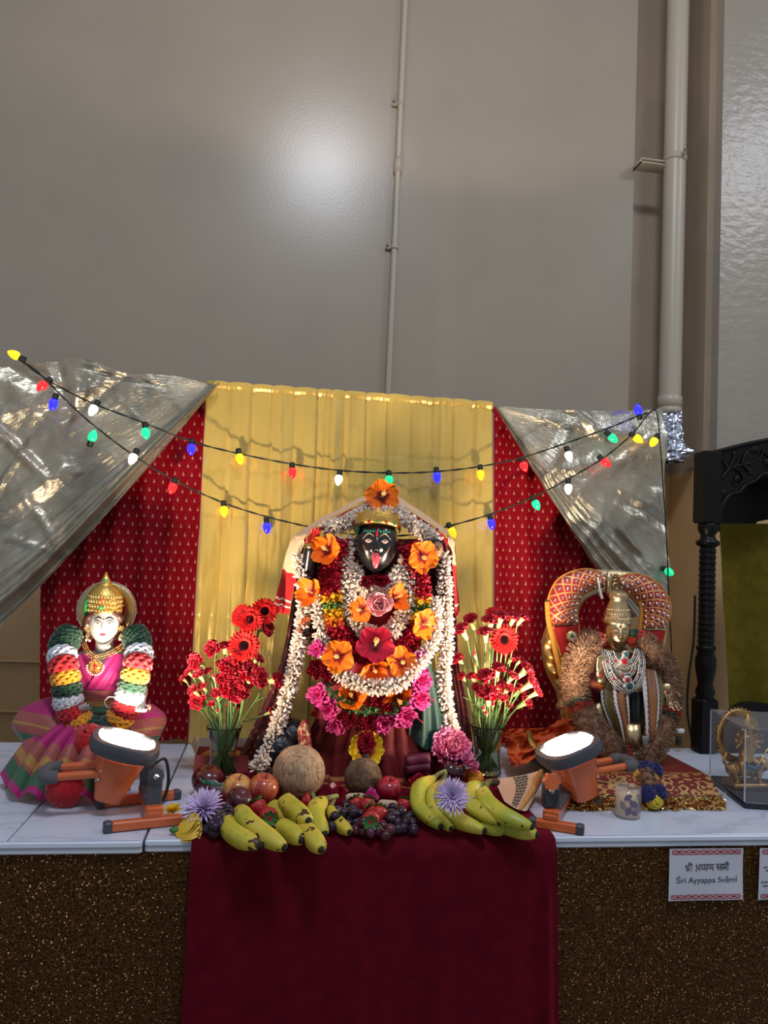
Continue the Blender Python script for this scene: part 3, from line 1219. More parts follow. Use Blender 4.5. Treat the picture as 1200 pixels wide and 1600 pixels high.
GOLD = mat('gold', (0.83, 0.50, 0.13), 0.28, 1.0, bump=.35, bscale=260)
GOLDP = mat('polished_gold', (0.85, 0.55, 0.18), 0.2, 1.0)
PEARL = mat('pearl', (.85, .8, .75), .25, coat=.4)
RUBY = mat('ruby_gem', (.32, .005, .015), .1, coat=.6)
EMERALD = mat('emerald_gem', (.01, .22, .07), .1, coat=.6)


def sari_mat(name, stops, rough=.42, mixf=.08):
    g = NG(name, rough)
    c = g.coord('UV')
    sp = g.n('ShaderNodeSeparateXYZ')
    g.l(c, sp.inputs[0])
    r = g.n('ShaderNodeValToRGB')
    r.color_ramp.interpolation = 'CONSTANT'
    cr = r.color_ramp
    while len(cr.elements) < len(stops):
        cr.elements.new(.5)
    for e, (p, cc) in zip(cr.elements, stops):
        e.position = p
        e.color = (*cc, 1)
    g.l(sp.outputs[1], r.inputs[0])
    wv = g.noise(g.coord('UV', (60, 400, 1)), 6, 2)
    g.base(g.mix(g.math('MULTIPLY', wv, mixf), r.outputs[0], (.8, .4, .25)))
    g.bump(wv, .15, .001)
    g.b.inputs['Sheen Weight'].default_value = .05
    g.b.inputs['Specular IOR Level'].default_value = .2
    return g.m


MAG, ROSE, GLD, GRN = (.36, .006, .15), (.30, .075, .075), (.36, .20, .06), (.018, .11, .065)
SARI = sari_mat('magenta_sari', [(0, MAG), (.56, ROSE), (.70, GLD), (.78, ROSE), (.81, GRN), (.94, MAG)])
SARIK = sari_mat('magenta_sari_knee', [(0, MAG), (.46, ROSE), (.64, ROSE), (.66, GLD), (.70, ROSE), (.84, GRN), (.985, MAG)])

# ================================================================ pink-clad white marble goddess
SY = .45
st1 = thing('goddess_statue', 'seated white marble goddess statue in a magenta silk sari with gold crown', 'statue', T(150, 1200))
WMARBLE = mat('white_marble', (.38, .37, .38), .4, sss=.05, spec=.3, coat=.15)
hc = P(163, 974, SY - .02)
HM = Matrix.Translation(hc) @ Matrix.Rotation(R_(9), 4, 'Z') @ Matrix.Scale(.0475, 4)
b = MB()
head_into(b, HM)
limb(b, [P(163, 990, SY - .008), P(163, 1022, SY), P(162, 1034, SY)], [.022, .022, .034])
limb(b, [P(130, 1036, SY), P(196, 1036, SY)], [.030, .030])
b.ball(P(163, 1055, SY), (.058, .040, .052), 20, 14)
b.ball(P(160, 1088, SY), (.050, .038, .040), 20, 14)
b.ball(P(155, 1125, SY), (.085, .06, .045), 20, 14)
limb(b, [P(126, 1040, SY), P(106, 1082, SY - .03), P(125, 1112, SY - .09)], [.026, .021, .017])
limb(b, [P(200, 1040, SY), P(218, 1080, SY - .02), P(216, 1098, SY - .10)], [.026, .021, .016])
hand_into(b, P(216, 1098, SY - .10), (.25, -.8, -.35), (.2, -.35, 1), .062, .5)
hand_into(b, P(125, 1112, SY - .09), (.3, -.7, .2), (.2, -.5, 1), .06, .5)
obj('body', remeshed(b, .0022, 3), WMARBLE, st1)
# painted face
EYEW = mat('eye_white', (.30, .29, .27), .4)
DARKP = mat('dark_paint', (.02, .012, .012), .4)
IRIS = mat('hazel_iris', (.015, .009, .004), .3)
LIP = mat('red_lips', (.50, .008, .03), .35, spec=.3)
for s in (-1, 1):
    ey = MB(); ir = MB(); bw = MB()
    decal(ey, HM, s * .36, .085, almond(.19, .10, s=s), .020)
    decal(ir, HM, s * .36, .087, disc(.068, 12), .028, 2)
    strip_decal(bw, HM, arc_poly(s * .10, .255, s * .64, .245, .10, .036), .018)
    lw = strip_decal(MB(), HM, arc_poly(s * .16, .12, s * .60, .12, .085, .022), .026)
    eo = obj('eye', ey, EYEW, st1)
    obj('iris', ir, IRIS, eo)
    obj('eyelid', lw, DARKP, eo)
    obj('eyebrow', bw, DARKP, st1)
b = MB()
decal(b, HM, 0, -.455, [(-.30, .01), (-.14, .055), (-.04, .068), (0, .050), (.04, .068), (.14, .055), (.30, .01), (.15, -.07), (0, -.095), (-.15, -.07)], .022)
obj('lips', b, LIP, st1)
b = MB(); decal(b, HM, 0, .27, disc(.045), .02, 2)
obj('bindi', b, LIP, st1)
# hair
b = MB()
for s in (-1, 1):
    b.tube(crv([HM @ Vector((s * .42, -.62, .62)), HM @ Vector((s * .74, -.30, .35)), HM @ Vector((s * .86, .0, -.1)), HM @ Vector((s * .75, .2, -.7))], 5), [.006] * 5 + [.010] * 5 + [.012] * 6, 8)
b.ball(HM @ Vector((0, .25, .15)), (.041, .034, .046), 16, 10)
obj('hair', b, mat('dark_brown_hair', (.045, .012, .008), .45), st1)
for s in (-1, 1):
    obj('ear', MB().ball(HM @ Vector((s * .80, -.05, -.02)), (.006, .010, .014), 10, 8), WMARBLE, st1)
# crown
cb = P(163, 955, SY - .015)
b = MB()
b.lathe([(.0405, -.006), (.0425, 0), (.0425, .008), (.041, .012), (.0425, .030), (.040, .042), (.032, .054), (.020, .064), (.012, .070), (.013, .074), (.009, .080), (.0015, .098)], 30, Matrix.Translation(cb) @ Matrix.Rotation(R_(4), 4, 'X'))
cw = obj('crown', b, GOLD, st1)
b = MB()
for k in range(16):                                   # raised gold scrollwork
    for r in range(4):
        a = -1.35 + 2.7 * (k + .5 * (r % 2)) / 15
        rr = .0425 - .0015 * (r > 2)
        b.ball(cb + Vector((rr * math.sin(a), -rr * math.cos(a), .004 + r * .011)), .0042 if r else .0028, 6, 5)
obj('crown_beads', b, GOLDP, cw, kind='stuff')
obj('green_gem', MB().ball(cb + Vector((.0, -.044, .012)), .0052, 10, 8), EMERALD, cw)
obj('green_gem', MB().ball(cb + Vector((0, -.012, .075)), (.009, .006, .005), 8, 6), EMERALD, cw)
b = MB().tube(crv([cb + Vector((-.036, -.024, .03)), cb + Vector((-.040, -.020, .01)), cb + Vector((-.040, -.016, -.012))], 4), .004, 6)
obj('green_inlay', b, EMERALD, cw)
b = MB().ball(cb + Vector((.002, -.043, .030)), (.007, .003, .004), 8, 6)
b.ball(cb + Vector((-.003, -.043, .026)), (.004, .003, .005), 8, 6)
obj('red_gem', b, mat('orange_gem', (.6, .06, .01), .2), cw)
# halo disc behind the head
hcn = P(167, 953, SY + .045)
MH = frame(hcn, (0.05, -1, .05))
b = MB()
loft(b, [[Vector((r * math.cos(2 * PI * i / 48), r * math.sin(2 * PI * i / 48), z)) for i in range(48)] for r, z in ((.046, .0), (.048, .006), (.056, .003), (.066, .008), (.070, .004), (.070, -.003), (.046, -.003))], MH, cap=False)
halo = obj('halo', b, mat('antique_gold', (.70, .46, .16), .35, 1.0, col2=(.50, .45, .24), nscale=18, bump=.3, bscale=120), st1)
b = MB()
for i in range(84):
    a = 2 * PI * i / 84
    b.ball(MH @ Vector((.0715 * math.cos(a), .0715 * math.sin(a), .004)), .0019, 6, 4)
obj('halo_beads', b, PEARL, halo, kind='stuff')
# earrings
for s in (-1, 1):
    e = P(163 + s * 27, 982, SY - .035)
    b = MB()
    for k in range(6):
        b.ball(e + Vector((.005 * math.cos(k * PI / 3), 0, .005 * math.sin(k * PI / 3))), .0032, 6, 5)
    b.ball(e, .003, 6, 5)
    b.lathe([(.001, -.010), (.006, -.022), (.0075, -.026), (.0065, -.0275)], 12, Matrix.Translation(e))
    obj('earring', b, GOLDP, st1)


# blouse of crossed magenta silk over the torso
def wrap(cpx, w0, w1, y0, y1, Yc, dep, n=40, m=24, twist=0.0):
    def fn(u, v):
        a = -PI * .62 + 2 * PI * .62 * u
        w_ = w0 + (w1 - w0) * v
        c = P(cpx, y0 + (y1 - y0) * v, Yc)
        k = 1 + .03 * math.sin(v * 40 + u * 9 + twist)
        return c + Vector((w_ * math.sin(a) * k, -dep * math.cos(a) * k, 0))
    return fn


b = MB()


def drape_side(s):
    def fn(u, v):
        # shoulder to opposite waist
        a = P(163 + s * 48, 1022, SY - .010)
        c = P(163 + s * 14, 1018, SY - .030)
        e0 = P(163 - s * 34 + s * 8, 1076, SY - .040)
        e1 = P(163 + s * 36, 1076, SY - .030)
        top_ = c.lerp(a, u)
        bot = e0.lerp(e1, u)
        p = top_.lerp(bot, v)
        p.y -= (.022 + .012 * math.sin(PI * v)) + .006 * math.sin(u * PI) - (.004 if s < 0 else 0)
        p.y -= .0022 * math.sin(u * 20 + v * 3)
        return p
    return fn


for s in (1, -1):
    b.grid(drape_side(s), 26, 24, lambda u, v: (u, .1 + .3 * v))
obj('blouse', b, SARI, st1)
b = MB().grid(wrap(162, .062, .064, 1072, 1098, SY - .004, .066), 40, 16, lambda u, v: (u, .57 + .22 * v))
obj('sash', b, SARI, st1)
b = MB().grid(wrap(160, .066, .068, 1096, 1104, SY - .004, .069), 40, 6, lambda u, v: (u, .84))
obj('waistband', b, SARI, st1)


def knee(cpx, cpy, rx, ry, rz, dirv, lo_, hi_, nm, Yo):
    b_ = MB().ball(P(cpx, cpy, SY + Yo), (rx, ry, rz), 36, 24)
    c = P(cpx, cpy, SY + Yo)
    d = Vector(dirv).normalized()
    for i, p in enumerate(b_.v):
        q = p - c
        f = 1 + .03 * math.sin(q.x * 90 + q.z * 60) + .025 * math.sin(q.x * 50 - q.z * 110)
        b_.v[i] = c + q * f
        if b_.v[i].z < ZT + .003:
            b_.v[i].z = ZT + .003
        b_.uv[i] = (q.x * 8, min(.999, max(0, (q.dot(d) - lo_) / (hi_ - lo_))))
    return obj(nm, b_, SARIK, st1)


knee(88, 1128, .098, .105, .060, (-.25, -.35, -1), -.060, .065, 'sari_knee', -.02)
knee(212, 1133, .072, .10, .056, (.25, -.3, -1), -.055, .060, 'sari_knee', -.02)
b = MB().ball(P(150, 1150, SY), (.13, .09, .06), 24, 14)
for i, p in enumerate(b.v):
    b.uv[i] = (p.x * 8, .2)
    p.z = max(p.z, ZT + .003)
obj('sari_lap', b, SARI, st1)


# fan of pleats in front
def pleats(u, v):
    o = P(135, 1128, SY - .10)
    bx0, by0 = 2, 1222
    ex = [(2, 1224), (20, 1250), (62, 1256), (110, 1258), (160, 1257), (205, 1250)]
    k = u * (len(ex) - 1)
    i = min(int(k), len(ex) - 2)
    e = Vector(ex[i]).lerp(Vector(ex[i + 1]), k - i)
    g_ = T(e.x, e.y, .003)
    a = o + Vector((-.04 + .09 * u, 0, 0))
    p = a.lerp(g_, v)
    p.z += .040 * math.sin(PI * v) * (1 - .4 * v) 
    s = math.sin(u * 6.5 * 2 * PI)
    lift = .026 * (abs(math.cos(u * 6 * PI)) ** .7) * min(1, v * 1.6)
    p.z += lift
    p.y -= lift * .6
    return p


b = MB().grid(pleats, 130, 40, lambda u, v: (u * 3, v * .999))
obj('sari_pleats', b, SARI, st1)
# necklace with round pendant
nk = MB()
pd = P(149, 1042, SY - .075)
for s, (x0, y0) in ((-1, (131, 1004)), (1, (197, 1006))):
    path = crv([P(x0, y0, SY - .045), P((x0 + 149) / 2 + s * 2, 1020, SY - .066), P(151, 1028, SY - .072)], 8)
    for i, p in enumerate(resample(path, .0042)):
        for k in (-1, 0, 1):
            nk.ball(p + Vector((.003 * k, -.001, .0045 * k * (1 if s < 0 else -1))), .0019, 6, 4)
nkp = obj('necklace', nk, GOLDP, st1)
b = MB()
for r, n in ((.0165, 20), (.012, 15), (.008, 10)):
    for i in range(n):
        a = 2 * PI * i / n
        b.ball(pd + Vector((r * math.cos(a), 0, r * math.sin(a))), .0022, 6, 4)
b.lathe([(.014, 0), (.014, .002), (.004, .003)], 20, frame(pd + Vector((0, .003, 0)), (0, -1, 0)))
obj('pendant', b, GOLDP, nkp)
b = MB()
for i in range(13):
    a = PI + PI * (i - .5) / 11
    b.ball(pd + Vector((.0195 * math.cos(a), 0, .0195 * math.sin(a))), .0021, 6, 5)
for s, (x0, y0) in ((-1, (135, 1000)), (-1, (140, 1001)), (1, (187, 999)), (1, (193, 1005))):
    b.ball(P(x0, y0, SY - .05), .003, 8, 6)
for k in range(5):
    b.ball(P(158 + k * 3.2, 1010 + (k % 2) * 2, SY - .045), .0042, 8, 6)
obj('pendant_pearls', b, PEARL, nkp, kind='stuff')
obj('pendant_gem', MB().ball(pd + Vector((0, -.003, .002)), (.004, .003, .006), 8, 6), RUBY, nkp)
b = MB()
for k in range(16):
    a = 2 * PI * k / 16
    b.ball(P(214, 1090, SY - .07) + Vector((.019 * math.cos(a), .019 * math.sin(a), .003 * math.sin(a))), .0032, 6, 5)
obj('bangle', b, PEARL, st1)
b = MB().rbox(P(234, 1106, SY - .15), (.006, .006, .014), .001)
obj('ring_token', b, GOLDP, st1)

# ================================================================ wool garland
YC = {'green': (.004, .040, .022), 'white': (.62, .64, .72), 'red': (.42, .006, .014), 'yellow': (.62, .26, .012)}
YM = {k: mat('wool_' + k, c, .9, sheen=.4, bump=.5, bscale=300) for k, c in YC.items()}


def yarn_segment(mb, path, rad, rng, strands=15, wig=.25, yr=.0036):
    N = len(path)
    for s in range(strands):
        a0 = 2 * PI * s / strands
        pts = []
        for i, p in enumerate(path):
            t = i / (N - 1)
            d = (path[min(i + 1, N - 1)] - path[max(i - 1, 0)]).normalized()
            u = d.cross(Vector((0, 1, 0)))
            u = u.normalized() if u.length > .1 else Vector((1, 0, 0))
            w_ = d.cross(u)
            a = a0 + wig * math.sin(i * 2.4 + s * PI)
            r = rad * (.80 + .20 * math.sin(PI * t) ** .5) * (1 + .05 * math.sin(i * 2.4 + s * PI + 1))
            pts.append(p + (u * math.cos(a) + w_ * math.sin(a)) * r)
        pts = [path[0].lerp(pts[0], .4)] + pts + [path[-1].lerp(pts[-1], .4)]
        mb.tube(crv(pts, 2), yr, 5)
    mb.tube(path, rad * .9, 10)


gl = thing('wool_garland', 'thick green, white, red and yellow wool garland around the pink-clad statue', 'garland', P(165, 1000, .4))
DYg = SY - .085
gp = [(113, 987), (98, 1012), (99, 1040), (104, 1070), (107, 1098), (118, 1124), (142, 1140), (163, 1138)]
pathL = resample(crv([P(x, y, SY - .03 - .075 * min(1, (y - 985) / 60)) for x, y in gp], 14), .0045)
gp = [(209, 987), (217, 1012), (215, 1040), (207, 1070), (199, 1098), (188, 1122), (168, 1140), (155, 1141)]
pathR = resample(crv([P(x, y, SY - .03 - .075 * min(1, (y - 985) / 60)) for x, y in gp], 14), .0045)
order = [('green', .21), ('white', .31), ('red', .40), ('yellow', .49), ('green', .57), ('white', .67), ('red', .77), ('yellow', .87), ('green', 1.0)]
rng = random.Random(3)
for path in (pathL, pathR):
    i0 = 0
    for c, e in order:
        i1 = int(e * (len(path) - 1))
        b = MB()
        yarn_segment(b, path[i0:i1 + 1], .031, rng, strands=18, yr=.0042)
        obj('wool_segment', b, YM[c], gl)
        i0 = i1


def yarn_ball(mb, c, r, rng, n=60, yr=.0028, flat=1.0):
    c = Vector(c)
    mb.ball(c, r * .82, 12, 8)
    for k in range(n):
        d = Vector((rng.gauss(0, 1), rng.gauss(0, 1) - .6, rng.gauss(0, 1))).normalized()
        t_ = d.orthogonal().normalized()
        t_ = Matrix.Rotation(rng.uniform(0, 2 * PI), 3, d) @ t_
        pts = []
        for j in range(6):
            a = (j - 2.5) * .28
            q = (d * math.cos(a) + t_ * math.sin(a))
            pts.append(c + Vector((q.x, q.y * flat, q.z)) * r * rng.uniform(.93, 1.02))
        mb.tube(pts, yr, 5)


b = MB(); yarn_ball(b, P(140, 1158, SY - .16), .036, rng, 120, .0038)
obj('wool_ball', b, YM['red'], gl)
b = MB()
for k in range(26):
    x = 112 + k % 13 * 3.2
    t_ = P(x * .6 + 50, 1180, SY - .17)
    e = P(x - 2 + rng.uniform(-4, 4), 1212, SY - .20)
    b.tube(crv([t_, t_.lerp(e, .5) + Vector((rng.uniform(-.004, .004), -.012, .006)), e], 4), .0035, 5)
obj('wool_tassel', b, YM['white'], gl)
b = MB(); yarn_ball(b, P(102, 1232, SY - .245), .038, rng, 170, .0042, .6)
obj('wool_rosette', b, YM['red'], gl)
obj('rosette_bead', MB().ball(P(103, 1236, SY - .262), .0025, 8, 6), PEARL, gl)
lp = crv([P(163, 1096, .34), P(170, 1089, .33), P(180, 1091, .33), P(179, 1102, .33), P(168, 1105, .335), P(163, 1098, .34)], 6)
obj('loose_loop', MB().tube(lp, .0012, 5), YM['white'], gl)
# ================================================================ flower prototypes
def petal_fn(L, W, cup, ruf, ph, tipw=.5):
    def fn(u, v):
        s = u * 2 - 1
        w_ = W * (math.sin(PI * (v * .78 + .06)) ** .8) * (1 if v < .6 else 1 - .12 * (v - .6))
        x = s * w_ * .5
        r = v * L * (1 - .10 * s * s * v)
        z = cup * L * (v ** 1.5) * .9 - cup * L * .25 * v + ruf * L * .06 * math.sin(s * 7 + ph + v * 2) * v * v + .10 * L * s * s * v * .6
        return (x, r, z)
    return fn


def uvcol(name, stops, rough=.55, sheen=.0, trans=0.0):
    g = NG(name, rough)
    c = g.coord('UV')
    sp = g.n('ShaderNodeSeparateXYZ')
    g.l(c, sp.inputs[0])
    n_ = g.noise(g.coord('UV', (14, 1.2, 1)), 3, 3)
    f = g.math('ADD', sp.outputs[1], g.math('MULTIPLY', g.math('SUBTRACT', n_, .5), .10))
    g.base(g.ramp(f, stops))
    g.b.inputs['Sheen Weight'].default_value = sheen
    g.b.inputs['Specular IOR Level'].default_value = .18
    g.bump(n_, .25, .002)
    return g.m


HIBO = uvcol('orange_hibiscus', [(0, (.10, .003, .004)), (.24, (.20, .006, .005)), (.36, (.72, .13, .005)), (.75, (.84, .165, .005)), (1, (.84, .21, .012))])
HIBR = uvcol('red_hibiscus', [(0, (.08, .002, .01)), (.25, (.25, .004, .02)), (.4, (.50, .008, .035)), (1, (.58, .02, .06))])
HIBM = uvcol('magenta_petals', [(0, (.30, .003, .05)), (.35, (.55, .02, .16)), (1, (.60, .06, .26))])
HIBC = uvcol('crimson_petals', [(0, (.10, .001, .006)), (1, (.30, .004, .02))])
PINKR = uvcol('pink_petals', [(0, (.92, .26, .30)), (.5, (.96, .40, .43)), (1, (.98, .58, .58))])
PINKP = uvcol('peony_petals', [(0, (.62, .04, .20)), (.6, (.78, .12, .32)), (1, (.85, .30, .48))])
YELP = uvcol('yellow_petals', [(0, (.50, .22, .005)), (.5, (.78, .47, .01)), (1, (.80, .55, .03))])
LILAC = uvcol('lilac_petals', [(0, (.38, .22, .50)), (.5, (.55, .42, .72)), (1, (.72, .62, .84))])
CARN = uvcol('carnation_petals', [(0, (.22, .001, .010)), (.55, (.42, .002, .018)), (.9, (.50, .006, .03)), (1, (.62, .07, .09))])
GERB = uvcol('gerbera_petals', [(0, (.14, .001, .003)), (.4, (.40, .003, .006)), (1, (.55, .008, .008))])
STAM = mat('stamen', (.75, .38, .08), .6, col2=(.85, .62, .25), nscale=90)
LEAF = mat('leaf_green', (.035, .13, .03), .5, col2=(.05, .18, .04), nscale=40, bump=.2)
STEMM = mat('stem_green', (.10, .22, .06), .5, col2=(.16, .28, .10), nscale=30)
CALYX = mat('calyx_pale_green', (.38, .48, .14), .5, col2=(.50, .56, .24), nscale=30)


def petal_mesh(nm, mt, L=1.0, W=.85, cup=.25, ruf=1.0, ph=0.0, nu=8, nv=8):
    b_ = MB().grid(petal_fn(L, W, cup, ruf, ph), nu, nv, lambda u, v: (u, v))
    return make_mesh(nm, b_, mt)


def hib_proto(mt, cup, seed, label):
    rg = random.Random(seed)
    t = thing('hibiscus_flower', label, 'flower', (0, 0, 0))
    for k in range(5):
        me = petal_mesh('petal', mt, 1.0, 1.05, cup * rg.uniform(.7, 1.3), rg.uniform(1.0, 2.2), rg.uniform(0, 6))
        place('petal', me, Matrix.Rotation(2 * PI * k / 5 + rg.uniform(-.12, .12), 4, 'Z') @ Matrix.Translation((0, .03, .02 * (k % 2))) @ Matrix.Rotation(rg.uniform(-.1, .15), 4, 'X'), t)
    b_ = MB().tube(crv([(0, 0, 0), (.02, .03, .25), (.05, .09, .5), (.06, .12, .66)], 4), [.055] * 6 + [.05] * 7, 7)
    for k in range(34):
        a, h = rg.uniform(0, 2 * PI), rg.uniform(.34, .70)
        c = Vector((.05, .09, 0)) * (h / .5) + Vector((math.cos(a) * .10, math.sin(a) * .10, h))
        b_.ball(c, .035, 5, 4)
    obj('stamen', b_, STAM, t, world=False)
    obj('calyx', MB().lathe([(.03, -.22), (.10, -.14), (.13, -.02), (.05, .05)], 8), STEMM, t, world=False)
    return t


def ruffle_proto(name, mt, label, cat, n=46, seed=1, dome=.75, single=True):
    """full ruffled bloom (carnation, peony): crowded frilled petals"""
    rg = random.Random(seed)
    t = thing(name, label, cat, (0, 0, 0))
    b_ = MB()
    for k in range(n):
        f = (k + .5) / n
        el = PI / 2 * (1 - f) ** .8                 # centre petals upright
        a = k * 2.39996 + rg.uniform(-.2, .2)
        L = .45 + .55 * f
        fn = petal_fn(L, .75 * (.6 + .5 * f), .2, 3.2, rg.uniform(0, 6))
        M = Matrix.Rotation(a, 4, 'Z') @ Matrix.Translation((0, .05, .10)) @ Matrix.Rotation(el * dome, 4, 'X')
        q = MB().grid(fn, 5, 5, lambda u, v: (u, v))
        b_.add([M @ p for p in q.v], q.f, [q.uv[i] for i in range(len(q.v))])
    obj('petals', b_, mt, t, world=False, kind='stuff')
    return t


def facing(px, py, Y, sizepx, d, spin=0.0):         # matrix for a bloom: +Z points along d
    p = P(px, py, Y)
    s = sizepx * .5 * mpp(p)
    return Matrix.Translation(p) @ frame((0, 0, 0), d).to_3x3().to_4x4() @ Matrix.Rotation(spin, 4, 'Z') @ Matrix.Scale(s, 4)


# ================================================================ flower-covered black goddess statue
KY = .46
ka = thing('goddess_statue', 'black goddess statue with red tongue under flower garlands in a red skirt', 'statue', T(580, 1205))
BLACK = mat('black_stone', (.006, .006, .008), .22, coat=.5)
KRED = mat('dark_red_silk', (.20, .004, .010), .5, sheen=.1, spec=.2, bump=.15, bscale=80, col2=(.24, .006, .014), nscale=20)
khc = P(588, 850, KY - .085)
KM = Matrix.Translation(khc) @ Matrix.Rotation(R_(-7), 4, 'Z') @ Matrix.Scale(.070, 4)
b = MB()
head_into(b, KM)
limb(b, [P(588, 870, KY - .02), P(588, 905, KY)], [.036, .04])
limb(b, [P(530, 912, KY), P(648, 912, KY)], [.045, .045])
b.ball(P(590, 960, KY), (.105, .062, .10), 20, 14)
b.ball(P(590, 1040, KY), (.095, .060, .09), 20, 14)
b.ball(P(588, 1110, KY), (.12, .075, .08), 20, 14)
limb(b, [P(528, 912, KY), P(478, 925, KY - .02), P(487, 856, KY - .08)], [.038, .026, .019])       # raised arm left
limb(b, [P(650, 912, KY), P(690, 930, KY - .02), P(680, 880, KY - .05)], [.038, .026, .018])       # raised arm right
limb(b, [P(530, 930, KY), P(470, 1000, KY), P(478, 985, KY - .06)], [.030, .024, .017])
obj('body', remeshed(b, .003, 3), BLACK, ka)
HRED = mat('red_hand_paint', (.50, .025, .02), .35)
b = MB(); hand_into(b, P(488, 858, KY - .085), (.12, -.1, 1), (.3, -1, -.1), .062, .25)
hh = obj('raised_hand', remeshed(b, .0016, 2), HRED, ka, label='red painted raised palm')
b = MB(); hand_into(b, P(478, 990, KY - .06), (-.15, -.4, 1), (.3, -1, .2), .06, .4)
obj('lower_hand', remeshed(b, .0016, 2), mat('orange_hand_paint', (.50, .10, .03), .4), ka)
b = MB().lathe([(.019, -.006), (.022, -.005), (.020, 0), (.022, .005), (.019, .006)], 18, Matrix.Translation(P(488, 853, KY - .083)))
obj('bracelet', b, GOLDP, ka)
GLINE = mat('gold_face_paint', (.72, .52, .26), .35, .4)
b = MB()
for s in (-1, 1):
    e = obj('eye', decal(MB(), KM, s * .37, .08, almond(.19, .075, s=s), .020), mat('kali_eye', (.55, .36, .30), .4), ka)
    obj('iris', decal(MB(), KM, s * .37, .082, disc(.04, 10), .030, 2), DARKP, e)
    obj('brow_line', strip_decal(MB(), KM, arc_poly(s * .13, .22, s * .66, .14, .13, .022), .018), GLINE, ka)
    obj('cheek_line', strip_decal(MB(), KM, arc_poly(s * .62, -.05, s * .40, -.52, .03 * s * 0, .014), .018), GLINE, ka)
obj('forehead_mark', decal(MB(), KM, 0, .33, [(-.05, -.10), (.05, -.10), (.06, .0), (.045, .12), (-.045, .12), (-.06, 0)], .022), LIP, ka)
b = MB()
for k in range(9):
    a = -.6 + 1.2 * k / 8
    if abs(a) > .1:
        p = head_pt(a, .40)
        b.ball(KM @ (p * 1.01), .0032, 6, 5)
obj('forehead_jewels', b, mat('teal_gem', (.02, .25, .18), .2), ka, kind='stuff')
b = MB()
tg = [(0, -.90, -.40), (0, -1.06, -.45), (0, -1.12, -.58), (0, -1.10, -.76), (0, -1.07, -.86)]
b.tube(crv([KM @ Vector(q) for q in tg], 5), [.011, .012, .0125, .0125, .012, .012, .012, .012, .0115, .011, .0105, .010, .0095, .009, .008, .007, .0062, .0055, .0048, .004, .003][:21], 12, flat=.45, up=(0, -1, 0))
obj('tongue', b, mat('pink_tongue', (.70, .08, .12), .25, coat=.4), ka)
b = MB(); decal(b, KM, 0, -.44, [(-.18, 0), (-.08, .045), (.08, .045), (.18, 0), (.08, -.03), (-.08, -.03)], .016)
obj('lips', b, LIP, ka)
obj('nose_ring', MB().ball(KM @ Vector((.17, -1.10, -.22)), .0042, 8, 6), PEARL, ka)
# crown band
b = MB()
N = 40
q = []
for i in range(N + 1):
    a = -PI * .58 + 2 * PI * .58 * i / N
    hgt = .40 + .32 * math.cos(a * .8)
    for r, z in ((.84, hgt - .02), (.90, hgt), (.93, hgt + .08), (.91, hgt + .28), (.86, hgt + .56 - .14 * abs(math.sin(a * 6)))):
        q.append(KM @ Vector((r * math.sin(a) * .95, -r * math.cos(a) * 1.06, z)))
b.add(q, [(i * 5 + k, i * 5 + 5 + k, i * 5 + 6 + k, i * 5 + 1 + k) for i in range(N) for k in range(4)])
kc = obj('crown', b, GOLD, ka)
for k in range(7):
    a = -1.1 + 2.2 * k / 6
    obj('crown_gem', MB().ball(KM @ Vector((.92 * math.sin(a) * .95, -.93 * math.cos(a) * 1.06, .62 + .27 * math.cos(a * .8) - .12)), .004, 8, 6), EMERALD if k % 2 else RUBY, kc)
# green ribbon end beside the crown
b = MB().tube(crv([P(556, 815, KY - .10), P(559, 824, KY - .11), P(557, 834, KY - .11)], 4), .006, 8)
obj('green_ribbon', b, mat('green_ribbon', (.02, .10, .06), .5), ka)


# red torso cloth and pleated skirt
def torso(u, v):
    a = PI * (u * 1.5 - .75)
    yy = 905 + 215 * v
    w_ = .125 - .02 * math.sin(PI * v) + .045 * v * v
    c = P(589, yy, KY)
    k = 1 + .03 * math.sin(u * 60 + v * 5)
    return c + Vector((w_ * math.sin(a) * k, -.075 * math.cos(a) * k, 0))


obj('torso_cloth', MB().grid(torso, 70, 30), KRED, ka)


def skirt_k(u, v):
    a = PI * (u * 1.5 - .75)
    w_ = .125 + .065 * v ** .8 + .01
    c0, c1 = P(586, 1110, KY), T(586, 1212, .004)
    c = c0.lerp(Vector((c1.x, KY, c1.z)), v)
    k = 1 + (.07 + .05 * v) * (abs(math.sin(u * 62 + .8 * math.sin(v * 3))) ** .8) - .04
    return c + Vector((w_ * math.sin(a) * k, -(.09 + .05 * v) * math.cos(a) * k, 0))


KSK = sari_mat('red_skirt_gold_hem', [(0, (.10, .001, .004)), (.55, (.12, .001, .005)), (.86, (.42, .16, .06)), (.92, (.22, .004, .01)), (.97, (.42, .16, .06))], .6, .015)
obj('skirt', MB().grid(skirt_k, 260, 26, lambda u, v: (u * 6, v * .999)), KSK, ka)


# green cloth falling on the right
def green_fall(u, v):
    p0 = P(640 + 28 * u, 1010 + 30 * (1 - u), KY - .06)
    p1 = P(640 + 62 * u, 1150 + 20 * math.sin(u * 3), KY - .10 + .04 * u)
    p = p0.lerp(p1, v)
    p.y -= .020 * math.sin(u * PI) + .010 * math.sin(u * 14 + v * 4) * v
    return p


obj('green_cloth', MB().grid(green_fall, 40, 30), mat('green_velvet', (.006, .035, .028), .6, sheen=.7, sheen_tint=(.1, .5, .4)), ka)

